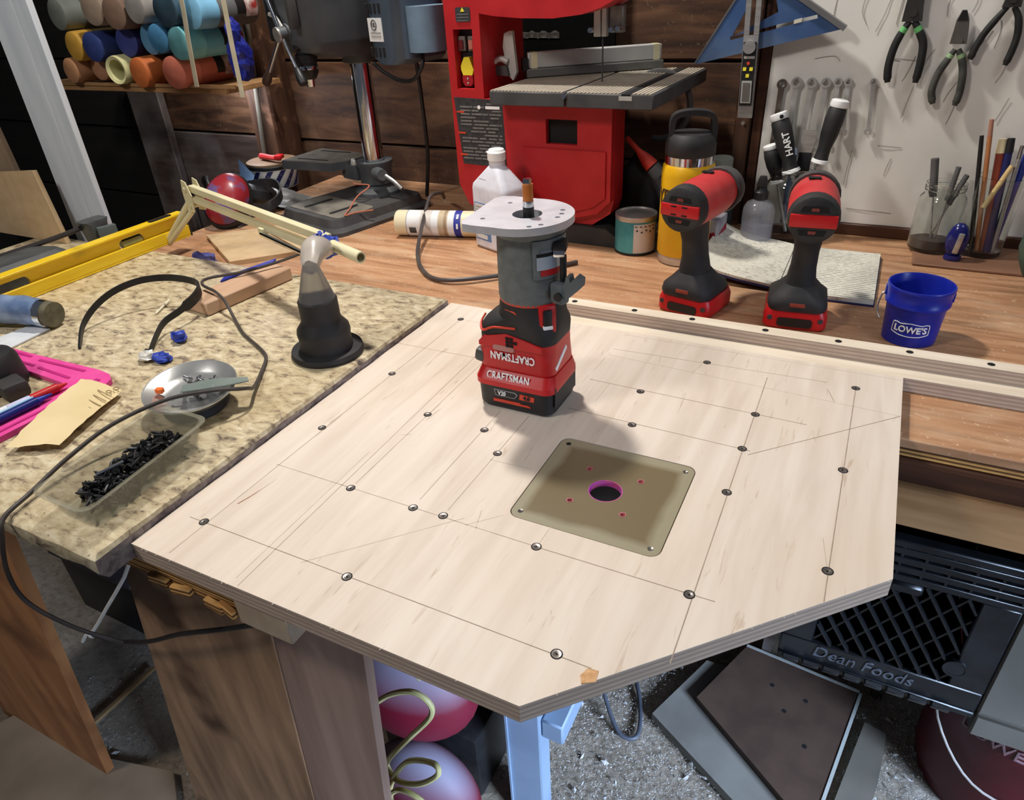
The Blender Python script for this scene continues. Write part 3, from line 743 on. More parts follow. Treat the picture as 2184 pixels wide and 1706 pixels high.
    text('V20', 0.0072, PRINTW, bat, frame((bx-0.0135, fb+0.0002, 0.0415), (1, 0, 0), (0, 0, 1)), sx=0.85, bold=0.0001, o0=o)
    B(o).prism([(bx+0.008, 0.0380), (bx+0.026, 0.0380), (bx+0.027, 0.0440), (bx+0.009, 0.0450)], fb+0.0008, fb+0.0022, 'xz').done('capacity_badge', ORNG, bat, 0)
    text('4.0', 0.0070, BLK, bat, frame((bx+0.0175, fb+0.0003, 0.0415), (1, 0, 0), (0, 0, 1)), bold=0.0002, o0=o)
    B(o).prism([(bx-0.025, 0.0295), (bx+0.022, 0.0295), (bx+0.019, 0.0315), (bx+0.010, 0.0315), (bx+0.008, 0.0330), (bx-0.025, 0.0330)], fb+0.0008, fb+0.0022, 'xz').done('orange_bar', ORNG, bat, 0)
build_router()

# ================================================================== DRILLS
def make_drill(kind):
    t = thing('cordless_drill', '', 'drill')
    def sec(z, cy, w, d, r): return [Vector((u, cy+v, z)) for u, v in rrect(w, d, r, 5)]
    bt = B().loft([sec(0.0005, 0.038, 0.078, 0.078, 0.010), sec(0.004, 0.038, 0.084, 0.084, 0.012), sec(0.020, 0.038, 0.084, 0.084, 0.012), sec(0.028, 0.038, 0.078, 0.080, 0.012)]).done('battery', RED, t, 35)
    B().prism(rrect(0.046, 0.013, 0.004, 3, 0, 0.012), -0.0055, -0.001, 'xz').done('latch_recess', BLK, bt, 20)
    for x in (-0.033, 0.033): B().cyl((x, -0.0045, 0.017), (x, -0.001, 0.017), 0.0035, seg=12).done('bolt', DGREY, bt)
    ft = B().loft([sec(0.0281, 0.036, 0.074, 0.082, 0.014), sec(0.034, 0.034, 0.079, 0.084, 0.018), sec(0.043, 0.032, 0.076, 0.080, 0.02), sec(0.051, 0.030, 0.060, 0.070, 0.022), sec(0.062, 0.030, 0.041, 0.054, 0.018)]).done('foot', BLKD, t, 40)
    B().box((0, -0.0065, 0.0395), (0.020, 0.004, 0.006), None, 0.001).done('foot_badge', M('worn_orange', (150, 62, 44), rough=0.6), ft)
    B().loft([sec(0.060, 0.029, 0.040, 0.052, 0.018), sec(0.085, 0.026, 0.0335, 0.044, 0.016), sec(0.110, 0.020, 0.0325, 0.042, 0.016), sec(0.136, 0.012, 0.036, 0.048, 0.017), sec(0.146, 0.010, 0.040, 0.052, 0.018)]).done('grip', BLKD, t, 40)
    B().loft([sec(0.098, 0.048, 0.014, 0.010, 0.004), sec(0.115, 0.044, 0.015, 0.016, 0.004), sec(0.130, 0.042, 0.015, 0.016, 0.004)]).done('trigger', BLK, t, 40)
    zc = 0.165
    def ov(y, rx, rz, dz=0): return [Vector((rx*math.cos(2*PI*k/24), y, zc+dz+rz*math.sin(2*PI*k/24))) for k in range(24)]
    B().loft([ov(-0.022, 0.0295, 0.0285), ov(-0.012, 0.0315, 0.0310), ov(0.03, 0.032, 0.0315), ov(0.065, 0.0315, 0.0310), ov(0.082, 0.029, 0.028)]).done('housing', REDDUST, t, 50)
    rc = B().loft([ov(-0.0345, 0.024, 0.024), ov(-0.0320, 0.0295, 0.0295), ov(-0.022, 0.0315, 0.0312), ov(-0.0135, 0.0318, 0.0315), ov(-0.0125, 0.0312, 0.0308)]).done('rear_cap', BLKD, t, 40)
    B().box((0, -0.0335, zc), (0.056, 0.006, 0.0165), None, 0.0015).done('rear_band', RED, rc)
    for s in (1, -1):
        v = B().prism([(-0.017, zc+s*0.0115), (0.017, zc+s*0.0115), (0.014, zc+s*0.0185), (-0.014, zc+s*0.0185)], -0.0352, -0.0335, 'xz').done('vent', HOLE, rc, 0)
        B().prism([(-0.005, zc+s*0.0125), (0.005, zc+s*0.0125), (0.004, zc+s*0.0165), (-0.004, zc+s*0.0165)], -0.0356, -0.0335, 'xz').done('vent_bar', M('worn_orange2', (120, 52, 44), rough=0.6), rc, 0)
    if kind == 'band':
        for s in (1, -1):
            for x in (-0.008, 0.008): B().box((x, -0.0365, zc+s*0.0055), (0.008, 0.001, 0.0018)).done('band_slot', HOLE, rc, 0)
    B().loft([ov(0.0805, 0.0325, 0.0315), ov(0.084, 0.034, 0.033), ov(0.100, 0.032, 0.031), ov(0.112, 0.025, 0.025), ov(0.122, 0.016, 0.016)]).done('nose', DGREY, t, 40)
    B().cyl((0, 0.122, zc), (0, 0.140, zc), 0.0085, 0.007, 16).done('chuck', STEEL, t)
    B().prism(rrect(0.016, 0.010, 0.003, 3, -0.004, 0.050), zc+0.0312, zc+0.033, 'xy').done('direction_slot', HOLE, t, 0)
    return t
d1 = make_drill('band'); d1.location = (-0.2155, 0.951, 0.0); d1.rotation_euler = (0, 0, math.radians(-13))
tag(d1, 'dusty red and black cordless drill in front of the yellow bottle', group='cordless drills on the bench')
d2 = make_drill('plain'); d2.location = (-0.060, 0.957, 0.0); d2.rotation_euler = (0, 0, math.radians(6))
tag(d2, 'dusty red and black cordless drill standing before the open notebook', group='cordless drills on the bench')
d3 = copy_tree(d2); d3.location = (0.285, 1.095, 0.0); d3.rotation_euler = (0, 0, math.radians(-30))
tag(d3, 'cordless drill cut off by the right edge of the photo', group='cordless drills on the bench')

# ================================================================== BOTTLES, CANS, BUCKET
def build_flask():
    loc = (-0.2765, 1.176, 0.0); t = thing('insulated_bottle', 'tall yellow insulated steel bottle with a black carry cap', 'bottle', loc)
    B().lathe([(0.0001, 0.0006), (0.040, 0.0006), (0.0425, 0.004), (0.0425, 0.016)], seg=40).done('steel_base', STEEL, t)
    B().lathe([(0.0425, 0.0162), (0.0435, 0.018), (0.0435, 0.150), (0.0420, 0.163), (0.0395, 0.167)], seg=40).done('body', YELL, t)
    B().lathe([(0.0396, 0.1672), (0.0396, 0.1800)], seg=40).done('steel_neck', CHROME, t)
    cp = B().lathe([(0.0390, 0.1795), (0.0405, 0.182), (0.0405, 0.197), (0.0380, 0.207), (0.0320, 0.2135), (0.0001, 0.2135)], seg=40).done('cap', BLKR, t, 35)
    def sec(p, r, w, h): return p
    pts = [(-0.030, 0, 0.200), (-0.032, 0, 0.222), (-0.028, 0, 0.238), (-0.012, 0, 0.2435), (0.012, 0, 0.2435), (0.030, 0, 0.238), (0.0345, 0, 0.222), (0.0345, 0, 0.196)]
    a = math.radians(20)
    b = B(); P = catmull(pts, 5); R = RZ(20)
    rings = []
    for i, p in enumerate(P):
        d = (P[min(i+1, len(P)-1)]-P[max(i-1, 0)]).normalized(); n = Vector((-d.z, 0, d.x))
        rings.append([R@(p+n*u+Vector((0, v, 0))) for u, v in ((-0.0042, -0.011), (0.0042, -0.011), (0.0042, 0.011), (-0.0042, 0.011))])
    b.loft(rings); b.done('carry_handle', BLKR, cp, 45)
    text('YETI', 0.036, M('bottle_print', (62, 46, 20), rough=0.5), t, frame((-0.022, -0.0385, 0.115), (0.86, -0.52, 0), (0, 0, 1)), bend=0.0437, bold=0.0006, sx=0.75)
build_flask()

def build_paint_can():
    loc = (-0.3685, 1.196, 0.0); t = thing('paint_can', 'small teal paint can with a steel lid beside the yellow bottle', 'can', loc)
    B().lathe([(0.0001, 0.0006), (0.037, 0.0006), (0.0375, 0.003), (0.037, 0.005)], seg=36).done('bottom_rim', BLK, t)
    B().lathe([(0.0368, 0.005), (0.0368, 0.061)], seg=36).done('body', M('teal_label', (44, 116, 122), (84, 160, 162), 14, rough=0.5), t)
    B().lathe([(0.0369, 0.061), (0.0375, 0.063), (0.0375, 0.0695), (0.035, 0.0695), (0.033, 0.067), (0.0315, 0.067), (0.029, 0.0675), (0.0001, 0.0685)], seg=36).done('lid', STEEL, t, 35)
    lb = B().lathe([(0.0371, 0.006), (0.0371, 0.058)], seg=14, a0=math.radians(-78), a1=math.radians(-5)).done('label', M('can_label', (196, 184, 172), (208, 196, 184), 30, rough=0.7), t)
    for i in range(5):
        a = math.radians(-72+i*13); B().box((0.0373*math.cos(a), 0.0373*math.sin(a), 0.054), (0.004, 0.0005, 0.0016), RZ(math.degrees(a)+90)).done('print_mark', PRINTD, lb, 0)
        B().box((0.0373*math.cos(a+.05), 0.0373*math.sin(a+.05), 0.047-(i % 2)*0.003), (0.003, 0.0005, 0.003), RZ(math.degrees(a)+90)@RY(45)).done('print_mark', PRINTD, lb, 0)
build_paint_can()

def build_jug():
    loc = (-0.610, 1.128, 0.0); t = thing('alcohol_bottle', 'white plastic rubbing alcohol bottle with sloping shoulders and blue label', 'bottle', loc, math.radians(-22))
    def sec(z, w, d, r): return [Vector((u, v, z)) for u, v in rrect(w, d, r, 4)]
    B().loft([sec(0.0006, 0.088, 0.050, 0.012), sec(0.006, 0.096, 0.058, 0.012), sec(0.112, 0.096, 0.058, 0.012), sec(0.120, 0.093, 0.055, 0.012), sec(0.150, 0.034, 0.030, 0.012), sec(0.153, 0.029, 0.027, 0.0125), sec(0.160, 0.029, 0.027, 0.0125)]).done('body', JUGP, t, 35)
    B().lathe([(0.0138, 0.1602), (0.0165, 0.163), (0.0165, 0.176), (0.0145, 0.178), (0.0135, 0.181), (0.0001, 0.181)], seg=20).done('cap', WHITE, t)
    B().box((-0.015, -0.004, 0.174), (0.008, 0.010, 0.003), RY(20), 0.001).done('cap_tab', WHITE, t)
    lb = B().lohi((-0.037, -0.0296, 0.018), (0.006, -0.0291, 0.088)).done('label_border', LABELB, t, 0)
    B().lohi((-0.0350, -0.0300, 0.050), (0.0040, -0.0295, 0.086)).done('label_panel', LABELW, lb, 0)
    B().lohi((-0.0350, -0.0300, 0.032), (-0.004, -0.0295, 0.040)).done('label_panel', LABELW, lb, 0)
    B().lohi((-0.0350, -0.0300, 0.021), (-0.004, -0.0295, 0.029)).done('label_panel', LABELW, lb, 0)
    for k in range(5): B().lohi((-0.032, -0.0304, 0.080-k*0.006), (-0.004-0.004*(k % 2), -0.0299, 0.0815-k*0.006)).done('print_line', PRINTG, lb, 0)
    B().lohi((-0.026, -0.0235, 0.1266), (-0.006, -0.022, 0.1306)).done('embossed_mark', PRINTG, t, 0)
build_jug()

def build_caulk():
    a = Vector((-0.846, 1.128, 0.0254)); e = Vector((-0.655, 1.176, 0.0254)); d = (e-a).normalized()
    t = thing('caulk_tube', 'cream caulk cartridge lying on its side behind the router', 'tube', (a.x, a.y, 0)); o = (a.x, a.y, 0)
    S = M('cartridge_cream', (224, 212, 176), (234, 224, 190), 10, rough=0.45)
    def band(u0, u1, r, name, mt, par): return B(o).lathe([(r-0.001, u0), (r, u0), (r, u1), (r-0.001, u1)], a, d, 36).done(name, mt, par)
    B(o).lathe([(0.0001, 0), (0.0235, 0), (0.0250, 0.003), (0.0250, 0.190), (0.022, 0.195), (0.010, 0.197), (0.0001, 0.197)], a, d, 36).done('barrel', S, t)
    lb = band(0.027, 0.125, 0.0252, 'label', LABELW, t)
    band(0.0255, 0.0268, 0.0254, 'label_line', PRINTG, lb); band(0.055, 0.078, 0.02535, 'label_tint', M('label_tint', (200, 192, 180), (216, 208, 198), 40, rough=0.6), lb)
    band(0.092, 0.112, 0.02535, 'label_tint', M('label_tan', (188, 168, 136), (204, 186, 156), 40, rough=0.6), lb)
    band(0.125, 0.139, 0.0254, 'blue_band', M('label_blue', (40, 48, 140), rough=0.5), lb)
    band(0.104, 0.110, 0.0254, 'brown_band', M('label_brown', (150, 128, 100), rough=0.6), lb)
    side = d.cross(Vector((0, 0, 1))).normalized()
    for k in range(6):
        ang = math.radians(-5-5*k); n = side*math.cos(ang)+Vector((0, 0, 1))*math.sin(ang)
        B(o).box(a+d*0.0395+n*0.0255, (0.014, 0.0008, 0.0012 if k % 2 else 0.0018), Matrix((d, n, d.cross(n))).transposed()).done('barcode_bar', PRINTD, lb, 0)
    n = side*math.cos(0.1)+Vector((0, 0, 1))*math.sin(0.1); R = Matrix((d, n, d.cross(n))).transposed()
    B(o).box(a+d*0.1325+n*0.0256, (0.004, 0.0008, 0.010), R).done('band_mark', PRINTW, lb, 0)
    n = side*math.cos(0.85)+Vector((0, 0, 1))*math.sin(0.85); R = Matrix((d, n, d.cross(n))).transposed()
    B(o).box(a+d*0.1325+n*0.0256, (0.004, 0.0008, 0.010), R).done('band_mark', PRINTW, lb, 0)
build_caulk()

def build_bucket():
    loc = (0.0835, 0.985, 0.0); t = thing('mini_bucket', 'small blue plastic bucket with white store logo behind the fence strip', 'bucket', loc)
    R0, R1, H = 0.0325, 0.0375, 0.078
    B().lathe([(0.0001, 0.0006), (R0, 0.0006), (R1-0.0016, 0.052), (R1-0.001, 0.053), (R1+0.0016, 0.0535), (R1+0.0016, 0.058), (R1+0.0004, 0.0600), (R1+0.0018, 0.0735), (R1+0.0026, 0.0765), (R1+0.0020, H), (R1+0.0005, H), (R1-0.0005, 0.0755),
               (R1-0.0025, 0.05), (R0-0.002, 0.003), (0.0001, 0.003)], seg=48).done('pail', BLUEP, t, 40)
    B().tube([(-0.037, 0.004, 0.062), (-0.0425, 0.000, 0.058), (-0.045, -0.006, 0.046), (-0.044, -0.012, 0.036), (-0.040, -0.016, 0.030)], 0.0011, 8).done('wire_handle', STEEL, t)
    for s in (-1, 1): B().box((s*0.0385, 0.002, 0.0645), (0.004, 0.011, 0.013), None, 0.0015).done('handle_ear', BLUEP, t)
    # logo outlined on the side facing the bench front
    az = math.radians(-4); R = 0.0350; tilt = 0.0005
    F = frame((R*math.sin(az)+0, -R*math.cos(az), 0.0255), (math.cos(az), math.sin(az), 0), (0, -0.085, 1))
    text("LOWE'S", 0.0125, PRINTW, t, F, bend=R, bold=0.0002, sx=0.92, ext=0.0006)
    P = [(-0.0225, 0.0045), (-0.0215, 0.0085), (-0.0185, 0.0083), (-0.018, 0.0092), (-0.013, 0.0078), (0.0, 0.0100), (0.013, 0.0078), (0.018, 0.0092), (0.0185, 0.0083), (0.0215, 0.0085), (0.0225, 0.0045), (0.0225, -0.006), (0.012, -0.0088), (0.0, -0.0095), (-0.012, -0.0088), (-0.0225, -0.006), (-0.0225, 0.0045)]
    pts = []
    for i in range(len(P)-1):
        for k in range(4):
            u = P[i][0]+(P[i+1][0]-P[i][0])*k/4; v = P[i][1]+(P[i+1][1]-P[i][1])*k/4; pts.append((u, v))
    pts.append(P[-1]); W3 = []
    for u, v in pts:
        a = u/R; W3.append(F@Vector(((R+0.0003)*math.sin(a), v, (R+0.0003)*math.cos(a)-R)))
    B().tube(W3, 0.00055, 5, 0).done('logo_outline', PRINTW, t)
build_bucket()

def build_notebook():
    t = thing('open_notebook', 'open pocket notebook with scribbled pages lying behind the drills', 'notebook', (-0.10, 1.18, 0)); o = (-0.10, 1.18, 0)
    PG = mat_scribble('scribbled_page', (226, 222, 206), (104, 100, 98), 130, 420, 0.50)
    PG2 = mat_scribble('sketched_page', (224, 220, 204), (112, 108, 106), 120, 160, 0.54)
    NV = M('navy_cover', (30, 30, 72), rough=0.5)
    def sheet(pts, y0, y1, th, name, mt, sk=0.0):
        P = catmull(pts, 5); b = B(o); rings = []
        for p in P:
            s = sk*(p.x+0.10)
            rings.append([Vector((p.x, y0+s, p.z)), Vector((p.x, y1+s, p.z)), Vector((p.x, y1+s, p.z+th)), Vector((p.x, y0+s, p.z+th))])
        b.loft(rings); return b.done(name, mt, t, 50)
    sheet([(-0.100, 0, 0.0030), (0.0, 0, 0.0025), (0.036, 0, 0.0025)], 1.072, 1.283, 0.0060, 'right_pages', PG, 0.02)
    sheet([(-0.101, 0, 0.0005), (0.0, 0, 0.0003), (0.038, 0, 0.0003)], 1.069, 1.286, 0.0020, 'right_cover', NV, 0.02)
    sheet([(-0.101, 0, 0.0065), (-0.130, 0, 0.0100), (-0.165, 0, 0.0135), (-0.200, 0, 0.0200), (-0.232, 0, 0.033)], 1.080, 1.284, 0.0040, 'left_pages', PG2, -0.06)
    sheet([(-0.101, 0, 0.0030), (-0.130, 0, 0.0070), (-0.165, 0, 0.0105), (-0.200, 0, 0.0170), (-0.234, 0, 0.030)], 1.078, 1.286, 0.0020, 'left_cover', NV, -0.06)
build_notebook()

def build_spray():
    loc = (-0.1715, 1.285, 0.0); t = thing('spray_bottle', 'small clear spray bottle half full with a black pump top', 'bottle', loc)
    B().lathe([(0.0001, 0.0006), (0.0245, 0.0006), (0.0275, 0.004), (0.0278, 0.062), (0.0270, 0.070), (0.022, 0.079), (0.012, 0.084), (0.0095, 0.086), (0.0095, 0.0875)], seg=30).done('body', M('spray_plastic', (186, 186, 192), (200, 200, 206), 20, rough=0.15, alpha=0.30), t)
    B().lathe([(0.0001, 0.0015), (0.0262, 0.0015), (0.0264, 0.042), (0.0001, 0.042)], seg=30).done('liquid', M('grey_liquid', (112, 112, 128), rough=0.1, alpha=0.6), t)
    cp = B().lathe([(0.0100, 0.0860), (0.0125, 0.0862), (0.0125, 0.098), (0.0095, 0.1005), (0.0080, 0.108), (0.0001, 0.108)], seg=22).done('pump_collar', BLK, t)
    B().loft([[Vector((u, v-0.001, z)) for u, v in rrect(w_, d_, 0.003, 3)] for z, w_, d_ in ((0.1082, 0.016, 0.018), (0.116, 0.015, 0.018), (0.124, 0.011, 0.014))]).done('pump_head', BLK, cp, 35)
    B().cyl((0, 0, 0.004), (0, 0, 0.086), 0.0016, seg=8).done('dip_tube', SMOKEP, t)
build_spray()

def jar_profile(r, h, t=0.0022):
    return [(0.0001, 0.0006), (r*0.9, 0.0006), (r, 0.005), (r, h*0.72), (r*0.93, h*0.80), (r*0.80, h*0.85), (r*0.80, h*0.88), (r*0.84, h*0.885), (r*0.84, h*0.905), (r*0.80, h*0.91), (r*0.80, h*0.93), (r*0.84, h*0.935), (r*0.84, h*0.955),
            (r*0.81, h*0.96), (r*0.83, h), (r*0.83-t, h), (r*0.80-t, h*0.95), (r*0.80-t, h*0.86), (r*0.92-t, h*0.79), (r-t, h*0.71), (r-t, 0.007), (0.0001, 0.005)]

def handle_tool(base, tip, r, caps, label, lettering=None, group='screwdrivers in the big jar', short=False):
    """fat soft-grip screwdriver handle from base (in jar) to tip"""
    a = Vector(base); e = Vector(tip); d = (e-a).normalized(); L = (e-a).length
    t = thing('screwdriver', label, 'screwdriver', base, 0, group); o = base
    B(o).lathe([(0.0001, 0.0), (r*0.55, 0.0), (r*0.80, L*0.05), (r*0.72, L*0.12), (r*0.70, L*0.25), (r*0.92, L*0.45), (r, L*0.70), (r*0.92, L*0.86), (r*0.8, L*0.885), (0.0001, L*0.885)], a, d, 20).done('grip', BLKR, t)
    B(o).lathe([(0.0001, L*0.886), (r*0.88, L*0.886), (r*0.95, L*0.92), (r*0.9, L*0.985), (r*0.7, L), (0.0001, L)], a, d, 20).done('end_cap', WHITE, t)
    B(o).lathe([(r*0.58, -0.002), (r*0.95, 0.0), (r*0.90, 0.005), (r*0.58, 0.007)], a, d, 20).done('collar', WHITE, t)
    B(o).cyl(a, a-d*0.085, 0.003, 0.003, 10).done('shank', STEEL, t)
    x = d.cross(Vector((0, 1, 0))).normalized(); nrm = Vector((0.42, -0.9, 0)); nrm = (nrm-d*nrm.dot(d)).normalized()
    if lettering:
        text(lettering, r*0.95, PRINTW, t, Matrix.Translation(-Vector(o))@frame(a+d*L*0.48+nrm*(r*0.96), -d if False else d, d.cross(nrm)*-1 if False else nrm.cross(d)), bold=0.0003, ext=0.0008)
        B(o).cyl(a+d*L*0.93+nrm*r*0.75, a+d*L*0.93+nrm*r*1.0, r*0.20, seg=12).done('hang_hole', HOLE, t)
    return t

def build_jars():
    loc = (-0.130, 1.350, 0.0); t = thing('glass_jar', 'large glass mason jar holding white-capped screwdrivers', 'jar', loc)
    B().lathe(jar_profile(0.045, 0.128), seg=40).done('glass', GLASS, t, 50)
    handle_tool((-0.1325, 1.338, 0.121), (-0.170, 1.347, 0.217), 0.0165, True, 'white-capped black screwdriver lettered down its grip, leaning left in the jar', 'HART')
    handle_tool((-0.0900, 1.345, 0.139), (-0.0745, 1.350, 0.240), 0.0155, True, 'white-capped black screwdriver leaning to the right over the wrenches')
    handle_tool((-0.155, 1.352, 0.098), (-0.1765, 1.352, 0.163), 0.0145, True, 'shorter white-capped black screwdriver low at the left of the jar')
    # small square file handles behind
    g = thing('putty_knife', 'black handled flat steel scraper standing in the big jar', 'scraper', (-0.117, 1.365, 0.02)); o = (-0.117, 1.365, 0.02)
    B(o).lohi((-0.128, 1.3625, 0.02), (-0.106, 1.3675, 0.150), 0.002).done('handle', BLK, g)
    B(o).prism([(-0.126, 0.150), (-0.108, 0.150), (-0.1035, 0.172), (-0.104, 0.188), (-0.128, 0.188), (-0.1285, 0.172)], 1.3642, 1.3656, 'xz').done('blade', STEEL, g, 0)
    g = thing('chisel', 'slim blue-handled chisel standing between the screwdrivers in the jar', 'chisel', (-0.136, 1.360, 0.02)); o = (-0.136, 1.360, 0.02)
    B(o).cyl((-0.136, 1.360, 0.03), (-0.136, 1.362, 0.146), 0.005, 0.0055, 12).done('handle', M('pale_blue_handle', (70, 84, 112), rough=0.5), g)
    B(o).cyl((-0.136, 1.362, 0.1462), (-0.136, 1.362, 0.157), 0.0056, 0.0045, 12).done('end_cap', M('pale_cap', (190, 204, 228), rough=0.5), g)
    # smaller jar with grey-handled tools
    loc = (0.110, 1.352, 0.0); t = thing('glass_jar', 'small glass mason jar with grey-handled files at the wall', 'jar', loc)
    B().lathe(jar_profile(0.0365, 0.112), seg=40).done('glass', GLASS, t, 50)
    B().lathe([(0.0001, 0.0075), (0.033, 0.0075), (0.033, 0.022), (0.0001, 0.024)], seg=30).done('dark_residue', M('dark_residue', (86, 76, 70), rough=0.8), t)
    for p, q, r, lb in (((0.108, 1.345, 0.02), (0.0835, 1.352, 0.152), 0.0062, 'thick grey-handled needle file upright in the small jar'), ((0.112, 1.350, 0.02), (0.120, 1.356, 0.140), 0.0042, 'grey-handled pick in the middle of the small jar'),
                   ((0.104, 1.356, 0.02), (0.1345, 1.356, 0.128), 0.0042, 'grey-handled pick leaning right in the small jar')):
        g = thing('needle_file', lb, 'file', p, 0, 'grey-handled picks in the small jar')
        a = Vector(p); e = Vector(q); d = (e-a)
        B(p).tube([a+d*0.55, a+d*0.62, e-d*0.02, e], lambda u, r=r: r*(0.8 if u < 0.1 else 1.0 if u < 0.93 else 0.6), 12, 3).done('handle', M('grey_rubber', (84, 82, 82), (100, 98, 96), 30, rough=0.6), g)
        B(p).cyl(a, a+d*0.56, 0.0016, seg=8).done('shank', STEEL, g)
    # straight glass with pencils and pens
    loc = (0.1835, 1.350, 0.0); t = thing('drinking_glass', 'straight clear tumbler full of pencils and pens at the right', 'glass', loc)
    B().lathe([(0.0001, 0.0006), (0.029, 0.0006), (0.030, 0.004), (0.034, 0.128), (0.0322, 0.128), (0.0285, 0.010), (0.0001, 0.008)], seg=36).done('glass', GLASS, t, 50)
    pens = [((0.170, 1.345, 0.012), (0.1385, 1.350, 0.192), 0.0034, BLK, BLK, 'slim black pen', 'black pen standing at the left of the tumbler'),
            ((0.178, 1.345, 0.012), (0.1455, 1.352, 0.216), 0.0036, M('pencil_orange', (176, 112, 66), (190, 126, 80), 30, rough=0.5), M('eraser_end', (170, 120, 100), rough=0.6), 'pencil', 'orange pencil, the tallest stick in the tumbler'),
            ((0.168, 1.335, 0.085), (0.190, 1.345, 0.150), 0.0040, M('pale_stick', (206, 176, 120), rough=0.6), M('pale_stick', (206, 176, 120)), 'wood_stick', 'pale flat wooden stick slanting right in the tumbler'),
            ((0.188, 1.350, 0.012), (0.169, 1.362, 0.186), 0.0065, M('red_brown_handle', (140, 62, 44), rough=0.5), M('ivory_end', (214, 200, 160), rough=0.5), 'brush', 'red-brown brush handle with an ivory square end'),
            ((0.192, 1.345, 0.012), (0.180, 1.360, 0.188), 0.0060, M('navy_pen', (34, 38, 90), rough=0.4), BLK, 'marker', 'dark blue marker with a black cap in the tumbler'),
            ((0.200, 1.345, 0.012), (0.196, 1.350, 0.180), 0.0034, STEEL, CHROME, 'metal_pen', 'thin silver pen at the right of the tumbler'),
            ((0.198, 1.352, 0.012), (0.2075, 1.360, 0.165), 0.0062, M('blue_marker', (40, 52, 132), rough=0.4), M('blue_marker', (40, 52, 132)), 'marker', 'blue marker leaning out at the right rim of the tumbler')]
    for p, q, r, m1, m2, nm, lb in pens:
        nm = nm.replace(' ', '_'); g = thing(nm, lb, nm.split('_')[-1] if nm != 'wood_stick' else 'stick', p, 0, 'sticks and pens in the tumbler'); a = Vector(p); e = Vector(q); d = e-a
        B(p).cyl(a, a+d*0.88, r, r, 10).done('barrel', m1, g); B(p).cyl(a+d*0.8805, e, r*1.12 if nm in ('brush', 'marker') else r, r*0.9, 10).done('end', m2, g)
    # pencil sharpener
    loc = (0.142, 1.303, 0.0); t = thing('pencil_sharpener', 'dark blue oval pencil sharpener standing before the jars', 'sharpener', loc)
    NB = M('navy_translucent', (24, 28, 92), (30, 36, 110), 20, rough=0.2, coat=0.4)
    B().ball((0, 0, 0.0335), (0.0165, 0.011, 0.029), 20, 14).done('shell', NB, t)
    B().lathe([(0.0001, 0.0006), (0.012, 0.0006), (0.0135, 0.003), (0.012, 0.009), (0.0001, 0.009)], seg=20, sy=0.75).done('foot', NB, t)
    sb = B().box((0.002, -0.0100, 0.031), (0.0085, 0.005, 0.034), RY(6), 0.0015).done('sharpener_block', STEEL, t)
    for z in (0.022, 0.040): B().ball((0.002, -0.0128, z), 0.0014, 8, 6).done('screw', CHROME, sb)
build_jars()

